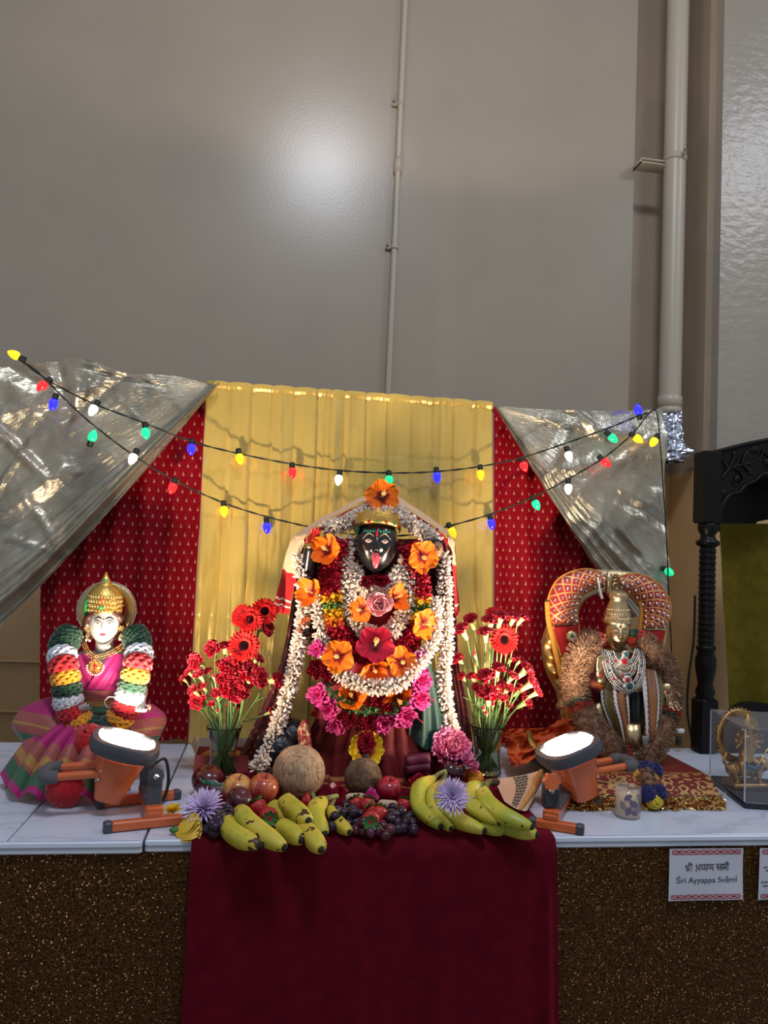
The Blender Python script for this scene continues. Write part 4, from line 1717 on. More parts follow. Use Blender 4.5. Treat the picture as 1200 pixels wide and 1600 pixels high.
# severed head trophy in the raised hand
th = P(682, 858, KY - .09)
TM = Matrix.Translation(th) @ Matrix.Rotation(R_(10), 4, 'Z') @ Matrix.Scale(.0205, 4)
b = MB(); head_into(b, TM, 40, 32)
tr_ = obj('held_head', b, mat('brown_skin', (.36, .16, .09), .45), ka, label='small painted head held in the raised hand')
for s in (-1, 1):
    obj('brow', strip_decal(MB(), TM, arc_poly(s * .12, .2, s * .6, .18, .06, .03), .03), DARKP, tr_)
obj('held_head_lips', decal(MB(), TM, 0, -.45, [(-.2, 0), (0, .04), (.2, 0), (0, -.06)], .02), LIP, tr_)
obj('held_head_hair', MB().ball(TM @ Vector((0, .2, .45)), (.0185, .018, .017), 12, 8), DARKP, tr_)

# dark figure lying at the feet, red-gold crest behind the coconut
b = MB()
b.ball(P(435, 1168, .40), (.055, .05, .048), 16, 12)
b.ball(P(455, 1150, .42), (.045, .045, .045), 16, 12)
limb(b, [P(455, 1190, .40), P(520, 1200, .42)], [.04, .05])
lf = obj('lying_figure', remeshed(b, .003, 3), mat('blue_black_hair', (.006, .008, .014), .3, bump=.8, bscale=90), ka, label='blue black head of the figure at her feet')
b = MB()
b.tube(crv([P(478, 1192, .36), P(477, 1165, .36), P(475, 1140, .365), P(478, 1124, .37)], 6), [.018] * 7 + [.016] * 6 + [.014, .012, .010, .008, .006, .003], 12)
cs = obj('crest', b, mat('red_gold_pattern', (.30, .03, .03), .4, col2=(.62, .38, .20), nscale=70, lo=.48, hi=.54, metal=.3), ka)

# ---------------------------------------------------------------- veil panels behind and the cream shawl on top
g = NG('wine_red_net', .6)
c = g.coord('UV')
vo = g.n('ShaderNodeTexVoronoi')
vo.inputs['Scale'].default_value = 46
vo.inputs['Randomness'].default_value = .35
g.l(c, vo.inputs['Vector'])
g.base(g.mix(g.math('LESS_THAN', vo.outputs['Distance'], .22), (.15, .004, .009), (.50, .22, .10)))
g.b.inputs['Sheen Weight'].default_value = .3
VEIL = g.m


def panel(name, edges_a, edges_b, mt, parent=None, nf=5, amp=.008, label=None, cat=None, group=None, nu=30, nv=50):
    ca, cb_ = crv([P(*q) for q in edges_a], 10), crv([P(*q) for q in edges_b], 10)

    def samp(c_, v):
        k = v * (len(c_) - 1)
        i = min(int(k), len(c_) - 2)
        return c_[i].lerp(c_[i + 1], k - i)

    def fn(u, v):
        p = samp(ca, v).lerp(samp(cb_, v), u)
        p.y += amp * math.sin(u * nf * 2 * PI + v * 2) + .004 * nz(u * 5, v * 9)
        return p
    return obj(name, MB().grid(fn, nu, nv, lambda u, v: (u * .2, v * .6)), mt, parent, label, cat, group)


panel('veil', [(472, 850, .50), (458, 930, .50), (440, 1030, .49), (410, 1105, .48), (372, 1185, .47)], [(500, 850, .50), (480, 960, .50), (470, 1040, .49), (452, 1130, .48), (438, 1205, .46)], VEIL, None, 4, .009,
      'wine red veil with gold dots hanging left of the black statue', 'veil', 'wine red veils beside the black statue')
panel('veil', [(668, 850, .51), (692, 930, .50), (702, 1030, .49), (712, 1110, .49), (715, 1180, .48)], [(712, 850, .50), (714, 930, .50), (718, 1030, .49), (733, 1110, .48), (742, 1185, .47)], VEIL, None, 3, .006,
      'wine red veil with gold dots hanging right of the black statue', 'veil', 'wine red veils beside the black statue')
panel('veil', [(470, 842, .53), (505, 930, .53), (520, 1030, .53), (515, 1120, .53)], [(706, 842, .53), (672, 930, .53), (655, 1030, .53), (660, 1120, .53)], VEIL, None, 9, .008,
      'wine red veil hanging directly behind the black statue', 'veil', 'wine red veils beside the black statue')
fr = [(452, 960, .40), (463, 895, .40), (474, 852, .40), (484, 832, .40), (530, 802, .41), (575, 781, .41), (597, 772, .41), (640, 797, .41), (690, 830, .41), (702, 846, .41), (707, 885, .41), (711, 962, .41)]
bk = [(427, 957, .46), (442, 885, .47), (455, 845, .48), (474, 826, .49), (528, 796, .50), (575, 773, .50), (597, 765, .50), (642, 790, .50), (694, 825, .49), (708, 845, .48), (713, 885, .47), (717, 962, .46)]
SHAWL = sari_mat('cream_shawl_red_ends', [(0, (.42, .004, .010)), (.018, (.70, .45, .36)), (.021, (.42, .004, .010)), (.030, (.70, .45, .36)), (.033, (.42, .004, .010)), (.085, (.76, .49, .31)), (.905, (.42, .004, .010)), (.97, (.70, .45, .36)), (.975, (.42, .004, .010))], .6, .03)


def ribbon(ea, eb, nu, nv, uvs=1.0, wob=.002):
    ca, cb_ = crv([P(*q) for q in ea], 10), crv([P(*q) for q in eb], 10)

    def fn(u, v):
        k = v * (len(ca) - 1)
        i = min(int(k), len(ca) - 2)
        p = ca[i].lerp(ca[i + 1], k - i).lerp(cb_[i].lerp(cb_[i + 1], k - i), u)
        p += Vector((nz(u * 4, v * 20), nz(u * 4 + 5, v * 20), nz(u * 4 + 9, v * 20))) * wob * 2
        return p
    return MB().grid(fn, nu, nv, lambda u, v: (u, min(.999, v) * uvs))


sh = thing('shawl', 'cream shawl with red ends draped like a gable over the black statue', 'shawl', P(597, 772, .45))
obj('shawl_cloth', ribbon(fr, bk, 8, 120, wob=.003), SHAWL, sh)
f2 = [(x + (4 if x < 590 else -4), y + 8, Y - .004) for x, y, Y in fr[2:10]]
f1 = [(x + (1 if x < 590 else -1), y + 2, Y + .003) for x, y, Y in fr[2:10]]
obj('red_border', ribbon(f1, f2, 3, 80, wob=.001), mat('bright_red_silk', (.42, .01, .012), .5), sh)
for k in range(6):
    x = 520 + k * 28 + (18 if k > 2 else 0)
    y = 812 - abs(x - 597) * 0 + (abs(x - 597) - 50) * .42
    obj('tassel', MB().tube([P(x, y, .40), P(x + 1, y + 6, .398)], [.001, .0022], 6), PEARL, sh)

# ---------------------------------------------------------------- white bud garlands
BUDW = mat('white_bud', (.70, .56, .47), .55, col2=(.74, .66, .60), nscale=60, sss=.1)
BUDC = mat('cream_bud_base', (.40, .30, .16), .6)


def bud_mesh(seed):
    rg = random.Random(seed)
    b_ = MB()
    b_.mi = 1
    b_.lathe([(.12, 0), (.16, .3)], 6, cap=False)
    b_.mi = 0
    for k in range(3):
        a = k * 2.1 + rg.uniform(-.3, .3)
        M = Matrix.Rotation(a, 4, 'Z') @ Matrix.Rotation(.28 + rg.uniform(0, .3), 4, 'X') @ Matrix.Translation((0, 0, .25))
        b_.ball(M @ Vector((0, 0, .38)), (.19, .12, .42), 6, 5, M.to_3x3().to_4x4())
    return make_mesh('bud', b_, [BUDW, BUDC])


BUDS = [bud_mesh(i) for i in range(4)]
STRING = mat('green_thread', (.10, .09, .03), .8)


def bud_garland(label, pts, rad, step=.012, per=7, seed=1, blen=.021):
    rg = random.Random(seed)
    path = resample(crv([P(*q) for q in pts], 12), step)
    t = thing('white_garland', label, 'garland', path[0], group='white bud garlands on the black statue')
    obj('string', MB().tube(path, .003, 6), STRING, t)
    for i, p in enumerate(path):
        d = (path[min(i + 1, len(path) - 1)] - path[max(i - 1, 0)]).normalized()
        u = d.cross(Vector((0, 1, 0)))
        u = u.normalized() if u.length > .1 else Vector((1, 0, 0))
        w_ = d.cross(u)
        if w_.y > 0:
            w_ = -w_
        for k in range(per):
            a = PI * (-.15 + 1.3 * (k + rg.uniform(-.3, .3) + .5 * (i % 2)) / per)
            out = (u * math.cos(a) + w_ * math.sin(a)).normalized()
            z = (out + d * rg.uniform(-.5, .5)).normalized()
            M = frame(p + out * max(0, rad - blen) + d * rg.uniform(-.004, .004), z) @ Matrix.Rotation(rg.uniform(0, 6), 4, 'Z') @ Matrix.Scale(blen * rg.uniform(.85, 1.2), 4)
            place('bud', BUDS[rg.randrange(4)], M, t)
    return t


g0 = KY - .085
bud_garland('long white garland trailing down to the lower left beside the coconut', [(468, 872, .41), (472, 900, .40), (476, 935, .40), (470, 985, .40), (459, 1050, .40), (440, 1115, .39), (420, 1165, .37), (398, 1208, .34)], .021, .0125, 5, 11)
bud_garland('white garland hanging straight down right of the black statue', [(694, 872, .41), (694, 900, .40), (696, 950, .40), (697, 1010, .40), (693, 1065, .40), (700, 1115, .40), (708, 1150, .40)], .019, .0125, 5, 12)
bud_garland('wide white garland looping below the orange flowers', [(500, 940, g0 + .01), (497, 960, g0 - .005), (500, 982, g0 - .012), (508, 1015, g0 - .015), (532, 1054, g0 - .05), (575, 1072, g0 - .068), (615, 1071, g0 - .068), (648, 1044, g0 - .05), (676, 1000, g0 - .01), (679, 965, g0 - .01), (674, 935, g0 + .01)], .020, .0125, 5, 13)
bud_garland('thick white collar garland around the rose', [(540, 846, g0 + .01), (540, 880, g0 - .005), (543, 925, g0 - .01), (552, 962, g0 - .015), (572, 988, g0 - .02), (597, 993, g0 - .02), (618, 980, g0 - .02), (634, 950, g0 - .015), (640, 910, g0 - .01), (636, 872, g0)], .023, .011, 6, 14)
bud_garland('inner white collar garland just under the black chin', [(552, 888, g0), (562, 912, g0 - .012), (587, 928, g0 - .018), (610, 914, g0 - .016), (626, 890, g0)], .022, .010, 7, 15)
bud_garland('white garland piled over the crown under the top flower', [(512, 826, .40), (532, 819, .39), (552, 812, .39), (573, 800, .385), (597, 794, .38), (620, 800, .385), (640, 816, .39), (662, 832, .395), (684, 848, .40)], .021, .010, 7, 16)
bud_garland('short white garland directly above the gold crown', [(563, 812, .365), (577, 806, .36), (595, 803, .358), (614, 806, .36), (626, 814, .365)], .013, .010, 6, 17)


# ---------------------------------------------------------------- petal rope garland (red with yellow bands)
def petal_rope(mb, path, rad, rg, dens=26, sz=.008):
    N = len(path)
    mb.tube(path, rad * .75, 10)
    for i, p in enumerate(path):
        d = (path[min(i + 1, N - 1)] - path[max(i - 1, 0)]).normalized()
        u = d.orthogonal().normalized()
        w_ = d.cross(u)
        for k in range(dens):
            a = rg.uniform(0, 2 * PI)
            o = u * math.cos(a) + w_ * math.sin(a)
            c = p + o * rad * rg.uniform(.75, 1.0) + d * rg.uniform(-.003, .003)
            t1 = (o + d * rg.uniform(-1, 1) + o.cross(d) * rg.uniform(-1, 1)).normalized() * sz * rg.uniform(.6, 1.2)
            t2 = t1.cross(o).normalized() * sz * .5
            mb.add([c - t2, c + t2, c + t1 + t2 * .7 + o * .002, c + t1 - t2 * .7 + o * .002, c + t1 * 1.5], [(0, 1, 2, 3), (3, 2, 4)], [(0, .2), (1, .2), (1, .8), (0, .8), (.5, 1)])


rr = thing('petal_garland', 'red petal rope garland with yellow and green bands on the black statue', 'garland', P(590, 960, .36))
ROPE_R = uvcol('red_petal_rope', [(0, (.24, .002, .012)), (1, (.45, .008, .03))])
MARI = uvcol('marigold_yellow', [(0, (.60, .25, .005)), (1, (.80, .48, .02))])
MARO = uvcol('marigold_orange', [(0, (.50, .10, .005)), (1, (.78, .22, .01))])
rg = random.Random(5)
LPT = [(530, 842), (521, 880), (517, 915), (520, 945), (524, 975), (538, 1000), (560, 1018), (588, 1026)]
RPT = [(640, 850), (649, 885), (655, 915), (654, 945), (650, 975), (637, 1000), (615, 1018), (588, 1026)]
for pts in (LPT, RPT):
    path = resample(crv([P(x, y, g0 - .010) for x, y in pts], 12), .006)
    n = len(path)
    cuts = [(0, .40, ROPE_R), (.40, .46, MARI), (.46, .50, LEAF), (.50, .56, MARI), (.56, .61, MARO), (.61, 1.0, ROPE_R)]
    for a, c_, mt in cuts:
        b = MB(); petal_rope(b, path[int(a * n):max(int(a * n) + 2, int(c_ * n) + 1)], .024, rg)
        obj('petal_band', b, mt, rr, kind='stuff')

# ---------------------------------------------------------------- single blooms
H1 = hib_proto(HIBO, .25, 1, 'x')
H2 = hib_proto(HIBO, .75, 2, 'x')
HR = hib_proto(HIBR, .45, 3, 'x')
fy_ = g0 - .050
blooms = [
    (H1, 597, 776, .36, 54, (.0, -1, .12), .3, 'orange hibiscus crowning the very top of the shawl'),
    (H2, 512, 860, .335, 50, (-.5, -1, .1), 1.0, 'orange hibiscus beside the red raised palm'),
    (H1, 660, 870, .335, 52, (.25, -1, -.1), 2.0, 'orange hibiscus beside the small held head'),
    (H2, 488, 926, .345, 48, (-.8, -.8, .1), .5, 'orange hibiscus on the left arm above the orange hand'),
    (H1, 565, 953, fy_, 40, (-.5, -1, -.1), 1.4, 'orange hibiscus at the left of the pink rose'),
    (H2, 616, 935, fy_ + .005, 46, (.6, -.9, .3), .2, 'folded orange hibiscus at the right of the pink rose'),
    (H1, 662, 975, fy_ + .01, 50, (.6, -1, .0), .9, 'orange hibiscus by the right yellow band, petals swept back'),
    (H1, 529, 1026, fy_ - .012, 52, (-.15, -1, .1), 1.8, 'wide orange hibiscus with dark heart, lower left of the red one'),
    (H2, 583, 1042, fy_ - .012, 46, (.1, -.9, -.6), .4, 'orange hibiscus facing down, directly below the red hibiscus'),
    (H1, 627, 1035, fy_ - .010, 50, (.2, -1, .25), 2.6, 'orange hibiscus with yellow stamen, lower right of the red one'),
    (H2, 551, 1091, fy_ + .016, 46, (-.2, -.9, .4), 1.1, 'curled orange hibiscus under the wide white garland, left'),
    (H1, 621, 1092, fy_ + .014, 52, (.2, -.9, -.3), .7, 'orange hibiscus under the wide white garland, right'),
    (HR, 586, 1010, fy_ - .004, 62, (0, -1, .45), .6, 'red hibiscus at the centre of the orange ones'),
]
for (pr_, x, y, Y, sz, d, sp, lab) in blooms:
    copy_tree(pr_, facing(x, y, Y, sz, d, sp), lab, 'hibiscus blooms on the black statue')
# rose of single petals
rs = thing('pink_rose', 'pink rose in the middle of the white collar garland', 'flower', (0, 0, 0))
rme = petal_mesh('petal', PINKR, 1.0, 1.2, .55, 1.2, 1, 8, 7)
for k in range(17):
    f = k / 16
    M = Matrix.Rotation(k * 2.3999, 4, 'Z') @ Matrix.Translation((0, .02 + .08 * f, -.10 * f)) @ Matrix.Rotation(1.25 - 1.0 * f, 4, 'X') @ Matrix.Scale(.42 + .62 * f, 4)
    place('petal', rme, M, rs)
rs.matrix_basis = facing(592, 945, fy_ - .02, 46, (.0, -1, .12), .4)
rs['_o'] = (0, 0, 0)
CR = ruffle_proto('crimson_flower', HIBC, 'small crimson flower below the black chin', 'flower', 40, 4, .7)
CR.matrix_basis = facing(592, 908, fy_ + .002, 40, (0, -1, .2)) @ Matrix.Diagonal((1, .55, 1, 1))
for (x, y, sz, lab) in ((573, 910, 22, 'crimson petal tuft left of the small crimson flower'),):
    copy_tree(CR, facing(x, y, fy_, sz, (-.2, -1, .2)), lab)
MG = ruffle_proto('magenta_flower', HIBM, 'magenta bloom at the far left under the orange hibiscus', 'flower', 16, 6, .55)
MG.matrix_basis = facing(497, 1014, fy_ + .02, 34, (-.7, -1, .2))
mags = [(500, 1085, 44, (-.7, -1, .1), 'magenta bloom at the left end of the leaf garland'), (517, 1108, 40, (-.5, -1, -.1), 'magenta bloom between the leaf garland and the skirt, left'), (525, 1132, 36, (-.3, -1, -.4), 'lowest magenta bloom on the left of the skirt'),
        (653, 1062, 48, (.6, -1, .2), 'magenta bloom right of the lowest orange hibiscus'), (650, 1090, 50, (.6, -1, 0), 'magenta bloom with trailing stamens on the right hip'), (630, 1118, 44, (.3, -1, -.2), 'magenta bloom at the right end of the leaf garland'),
        (600, 1128, 40, (0, -1, -.3), 'magenta bloom at the middle of the waist'), (655, 1030, 34, (.7, -1, .2), 'magenta bloom tucked behind the right white garland')]
for (x, y, sz, d, lab) in mags:
    copy_tree(MG, facing(x, y, fy_ + .012, sz, d, x * .1), lab, 'magenta blooms around the waist')
CRS = [(520, 1050, 44, 'crimson bloom left of the wide white garland'), (545, 1120, 40, 'crimson bloom under the leaf garland, left'), (575, 1128, 40, 'crimson bloom under the leaf garland, middle'), (590, 1090, 36, 'crimson bloom between the two lowest orange flowers'), (608, 1115, 40, 'crimson bloom under the leaf garland, right'), (495, 1045, 36, 'crimson bloom at the far left of the waist')]
for (x, y, sz, lab) in CRS:
    copy_tree(CR, facing(x, y, fy_ + .018, sz, (.1, -1, .1), x * .2), lab, 'crimson blooms around the waist')
for dx, dy in ((675, 1095), (655, 1127)):
    p0, p1 = P(dx - 18, dy - 12, fy_), P(dx + 6, dy + 3, fy_ - .01)
    s_ = obj('trailing_stamen', MB().tube(crv([p0, p0.lerp(p1, .5) + Vector((0, 0, .004)), p1], 4), .0012, 5), mat('crimson_thread', (.4, .01, .05), .5), None, 'thin crimson stamen trailing from the %s magenta bloom' % ('upper right' if dx > 660 else 'lower right'), 'stamen')
# leaf garland
lg = thing('leaf_garland', 'short green leaf garland above the skirt', 'garland', P(570, 1105, .33))
lme = make_mesh('leaf', MB().grid(petal_fn(1, .6, .3, .5, 0), 4, 6, lambda u, v: (u, v)), LEAF)
path = resample(crv([P(x, y, fy_ + .006) for x, y in ((512, 1068), (525, 1090), (548, 1106), (580, 1113), (612, 1110), (635, 1098))], 10), .0065)
obj('string', MB().tube(path, .003, 6), STRING, lg)
rg = random.Random(9)
for i, p in enumerate(path):
    for k in range(2):
        M = frame(p, (rg.uniform(-.4, .4), -1, rg.uniform(-.2, .6)), (rg.uniform(-1, 1), 0, rg.uniform(-1, 1))) @ Matrix.Scale(.017, 4)
        place('leaf', lme, M, lg)
for h_ in (H1, H2, HR):
    for ch in list(h_.children):
        bpy.data.objects.remove(ch)
    bpy.data.objects.remove(h_)
# ================================================================ vases of cut flowers
g = NG('clear_glass', .02)
g.b.inputs['Transmission Weight'].default_value = 1.0
g.b.inputs['IOR'].default_value = 1.45
g.b.inputs['Base Color'].default_value = (.90, .96, .93, 1)
GLASS = g.m
WATER = mat('vase_water', (.80, .90, .82), .02, trans=1.0, ior=1.33)


def vase(c, s, label):
    t = thing('glass_vase', label, 'vase', c, group='glass vases of red flowers')
    pr_ = [(.036, 0), (.0365, .012), (.033, .035), (.031, .055), (.034, .085), (.040, .113), (.043, .125), (.0435, .128)]
    out = [(.0, .0)] + pr_ + [(.0415, .128)] + [(r - .0028, z) for r, z in pr_[::-1][1:-1]] + [(.033, .010), (0, .009)]
    obj('glass', MB().lathe([(r * s, z * s) for r, z in out], 36, Matrix.Translation(c), cap=False), GLASS, t)
    wt = [(0, .0095), (.0325, .0105)] + [(r - .0031, z) for r, z in pr_[2:6]]
    obj('water', MB().lathe([(r * s, z * s) for r, z in wt] + [(0, pr_[5][1] * s)], 36, Matrix.Translation(c), cap=False), WATER, t)
    return t


CARN_ME = None
_c = ruffle_proto('tmpc', CARN, 'x', 'flower', 36, 21, .8)
CARN_ME = _c.children[0].data
for ch in list(_c.children):
    bpy.data.objects.remove(ch)
bpy.data.objects.remove(_c)
cb_ = MB().lathe([(.10, -1.25), (.22, -1.15), (.27, -.6), (.36, -.12), (.46, .14)], 9)
for k in range(5):
    a = 2 * PI * k / 5
    cb_.tube([(math.cos(a) * .33, math.sin(a) * .33, .0), (math.cos(a) * .52, math.sin(a) * .52, .34)], [.12, .02], 5)
CALYX_ME = make_mesh('calyx', cb_, CALYX)
BUDR_ME = make_mesh('petals', MB().ball((0, 0, .55), (.38, .38, .62), 10, 8), uvcol('red_flower_bud', [(0, (.55, .01, .04)), (1, (.55, .01, .04))]))


def gerb_mesh():
    b_ = MB()
    rg_ = random.Random(8)
    for lay, (n, L, tilt, z0) in enumerate(((24, 1.0, .05, 0), (22, .84, .16, .03), (22, .45, .30, .05))):
        for k in range(n):
            fn = petal_fn(L * rg_.uniform(.92, 1.05), .30, .02, .3, k)
            M = Matrix.Rotation(2 * PI * (k + .5 * lay) / n, 4, 'Z') @ Matrix.Translation((0, .10, z0)) @ Matrix.Rotation(tilt + rg_.uniform(-.06, .06), 4, 'X')
            q = MB().grid(fn, 2, 4, lambda u, v: (u, v))
            b_.add([M @ p for p in q.v], q.f, [q.uv[i] for i in range(len(q.v))])
    return make_mesh('petals', b_, GERB)


GERB_ME = gerb_mesh()
gd = MB().lathe([(.02, .14), (.22, .16), (.32, .12), (.36, .0)], 16)
for k in range(60):
    a = k * 2.39996
    r = .33 * math.sqrt(k / 60)
    gd.ball((math.cos(a) * r, math.sin(a) * r, .16 - .3 * r * r), .03, 5, 4)
GDISC = make_mesh('flower_disc', gd, mat('gerbera_heart', (.010, .002, .003), .9, spec=.05))


def cut_flower(kind, px, py, Y, sz, d, vc, rg_, label, group):
    h = P(px, py, Y)
    s = sz * .56 * mpp(h)
    d = Vector(d).normalized()
    foot = vc + Vector((-(h.x - vc.x) * .28 + rg_.uniform(-.008, .008), rg_.uniform(-.015, .015), .018))
    neck = vc + Vector((max(-.030, min(.030, (h.x - vc.x) * .35 + rg_.uniform(-.01, .01))), rg_.uniform(-.022, .022), .125))
    t = thing(kind, label, 'flower', foot, group)
    M = Matrix.Translation(h) @ frame((0, 0, 0), d).to_3x3().to_4x4() @ Matrix.Rotation(rg_.uniform(0, 6), 4, 'Z') @ Matrix.Scale(s, 4)
    if kind == 'gerbera':
        place('petals', GERB_ME, M, t)['kind'] = 'stuff'
        place('flower_disc', GDISC, M, t)
        e = h - d * s * .1
        r0 = .0024
    else:
        place('petals', BUDR_ME if sz < 13 else CARN_ME, M, t)['kind'] = 'stuff'
        place('calyx', CALYX_ME, M, t)
        e = h - d * s * 1.2
        r0 = .0019
    mid = e.lerp(neck, .5) + Vector((rg_.uniform(-.006, .006), rg_.uniform(-.006, .006), 0)) - d * .004
    obj('stem', MB().tube(crv([h - d * s * .08, e, mid, neck, foot], 5), r0, 6), STEMM, t)
    if rg_.random() < .5 and (e - neck).length > .05:          # slim leaf pair
        q = e.lerp(neck, .45)
        sd_ = Vector((rg_.choice((-1, 1)), rg_.uniform(-.6, .2), rg_.uniform(.5, 1.2))).normalized()
        obj('stem_leaf', MB().tube(crv([q, q + sd_ * .018, q + sd_ * .036 + Vector((0, 0, -.004))], 4), [.002, .0024, .0026, .0026, .0024, .002, .0015, .001, .0004], 5, flat=.4), STEMM, t)
    return t


def where(px, py, cx, cy):
    v = 'top' if py < cy - 45 else ('lowest' if py > cy + 35 else ('upper' if py < cy else 'lower'))
    h_ = 'far left' if px < cx - 40 else ('left' if px < cx - 14 else ('far right' if px > cx + 40 else ('right' if px > cx + 14 else 'middle')))
    return v, h_


rg = random.Random(31)
vcL = Vector(T(346, 1217)); vcL.z = ZT + .0005
vase(vcL, 1.0, 'clear glass vase of red flowers left of the black statue')
L_ = [('gerbera', 390, 968, 37, 'red gerbera with dark heart, middle of the top three on the left'), ('gerbera', 413, 955, 37, 'red gerbera highest in the left vase'), ('gerbera', 378, 962, 32, 'red gerbera turned sideways at the left of the top three'),
      ('gerbera', 381, 1009, 44, 'big red gerbera below the top three in the left vase')]
for i, (k, x, y, s, lab) in enumerate(L_):
    cut_flower(k, x, y, .40 - .012 * (i in (0, 3)), s, ((x - 385) * .012 - (.5 if i == 2 else 0), -1, .15 + (.3 if i == 2 else 0)), vcL, rg, lab, 'red flowers in the left vase')
LC = [(415, 982, 26), (333, 1014, 27), (352, 1012, 21), (370, 1020, 20), (308, 1034, 28), (295, 1051, 15), (286, 1061, 13), (312, 1055, 20), (334, 1058, 11), (318, 1073, 17), (303, 1079, 19), (311, 1095, 30), (331, 1101, 13), (340, 1112, 10),
      (360, 1042, 34), (355, 1066, 36), (366, 1080, 42), (386, 1050, 36), (400, 1060, 36), (431, 1063, 27), (402, 1031, 20), (422, 1113, 15), (355, 1104, 11), (370, 1104, 16), (382, 1068, 28), (345, 1040, 18), (325, 1050, 14), (340, 1085, 22)]


def carn(lst, cx, cy, vc, side):
    keys = {}
    for (x, y, s) in lst:
        v, h_ = where(x, y, cx, cy)
        size = 'tiny' if s < 14 else ('small' if s < 22 else ('large' if s > 32 else 'mid-sized'))
        what = 'carnation bud' if s < 13 else 'carnation'
        keys.setdefault((size, what, v, h_), []).append((x, y, s))
    rank = ('first', 'second', 'third', 'fourth', 'fifth', 'sixth')
    for (size, what, v, h_), fl in keys.items():
        fl.sort()
        for i, (x, y, s) in enumerate(fl):
            lab = '%s red %s, %s %s in the %s vase' % (size, what, v, h_, side)
            if len(fl) > 1:
                lab += ', ' + rank[i] + ' from left there'
            d = ((x - cx) * .016, -.55, .9 - (y - cy) * .004)
            if s > 24 and side == 'left':
                d = ((x - cx) * .014, -1.0, .45)
            cut_flower('carnation', x, y, .40 + rg.uniform(-.025, .03) - (.02 if s > 30 else 0), s, d, vc, rg, lab, 'red flowers in the %s vase' % side)


carn(LC, 350, 1060, vcL, 'left')
vcR = Vector(T(760, 1214)); vcR.z = ZT + .0005
vase(vcR, 1.04, 'clear glass vase of red flowers right of the black statue')
cut_flower('gerbera', 787, 1000, .40, 41, (.1, -1, .1), vcR, rg, 'big red gerbera facing forward in the right vase', 'red flowers in the right vase')
cut_flower('gerbera', 776, 960, .43, 34, (0, -.5, 1), vcR, rg, 'dark red gerbera seen from the side, highest in the right vase', 'red flowers in the right vase')
RC = [(722, 986, 27), (736, 970, 25), (758, 990, 24), (766, 972, 27), (782, 966, 26), (802, 967, 22), (816, 966, 21), (717, 1031, 21), (742, 1024, 12), (722, 1058, 15), (737, 1058, 15), (759, 1060, 31), (778, 1046, 23), (798, 1030, 17),
      (813, 1032, 15), (821, 1048, 28), (800, 1058, 20), (778, 1072, 25), (762, 1087, 34), (783, 1090, 22), (794, 1076, 20), (812, 1079, 21), (829, 1069, 27), (838, 1083, 21), (820, 1098, 24), (795, 1102, 15), (760, 1115, 12), (770, 1102, 12), (745, 1075, 16), (756, 1108, 12)]
carn(RC, 775, 1040, vcR, 'right')
# ================================================================ fruit and offerings
CZ = .0055                                            # velvet surface above the table top
g = NG('banana_skin', .42)
c = g.coord('Object')
n1 = g.noise(c, 16, 3)
base = g.ramp(n1, [(.3, (.34, .36, .035)), (.5, (.52, .44, .045)), (.68, (.60, .46, .06))])
n2 = g.noise(g.coord('Object', (1, 1, 1)), 55, 4)
n3 = g.noise(c, 19, 2)
sp_ = g.math('MULTIPLY', g.math('GREATER_THAN', n2, .61), g.math('GREATER_THAN', n3, .47))
g.base(g.mix(sp_, base, (.055, .025, .010)))
g.b.inputs['Specular IOR Level'].default_value = .4
BAN = g.m
g = NG('green_banana_skin', .40)
c = g.coord('Object')
n1 = g.noise(c, 14, 3)
base = g.ramp(n1, [(.35, (.28, .34, .030)), (.55, (.44, .42, .04)), (.72, (.56, .45, .06))])
n2 = g.noise(c, 60, 4)
g.base(g.mix(g.math('GREATER_THAN', n2, .66), base, (.06, .03, .012)))
BANG = g.m
BTIP = mat('banana_tip', (.015, .010, .007), .8)
BSTEM = mat('banana_stem', (.22, .26, .06), .6, col2=(.14, .10, .04), nscale=50)


def banana(parent, pts, r, mt, stem=None):
    path = crv([T(x, y, CZ + h) for x, y, h in pts], 7)
    n = len(path)
    rad = []
    for i in range(n):
        t = i / (n - 1)
        rad.append(r * (min(1, .42 + 2.6 * t) if t < .23 else (1 - .55 * max(0, (t - .70) / .30) ** 1.6)))
    b_ = MB()
    # five soft ridges
    u = None
    q = []
    N = 15
    for i, a in enumerate(path):
        d = (path[min(i + 1, n - 1)] - path[max(i - 1, 0)]).normalized()
        if u is None:
            u = d.orthogonal().normalized()
        u = (u - d * u.dot(d)).normalized()
        w_ = d.cross(u)
        for k in range(N):
            an = 2 * PI * k / N
            rr_ = rad[i] * (1 + .055 * math.cos(5 * an))
            q.append(a + (u * math.cos(an) + w_ * math.sin(an)) * rr_)
    fs = [(k * N + i, k * N + (i + 1) % N, (k + 1) * N + (i + 1) % N, (k + 1) * N + i) for k in range(n - 1) for i in range(N)]
    fs += [tuple(range(N - 1, -1, -1)), tuple(range((n - 1) * N, n * N))]
    b_.add(q, fs)
    o = obj('banana', b_, mt, parent)
    d = (path[-1] - path[-3]).normalized()
    obj('tip', MB().tube([path[-1] - d * .001, path[-1] + d * .003, path[-1] + d * .006], [rad[-1] * .95, rad[-1] * .72, rad[-1] * .42], 8), BTIP, o)
    if stem:
        sp2 = crv([path[0] + (path[1] - path[0]) * .5] + [T(x, y, CZ + h) for x, y, h in stem], 5)
        obj('stalk', MB().tube(sp2, [rad[0] * 1.0] * 3 + [rad[0] * .75] * (len(sp2) - 3), 8), BSTEM if mt is BANG else BSTEM, o)
    return o


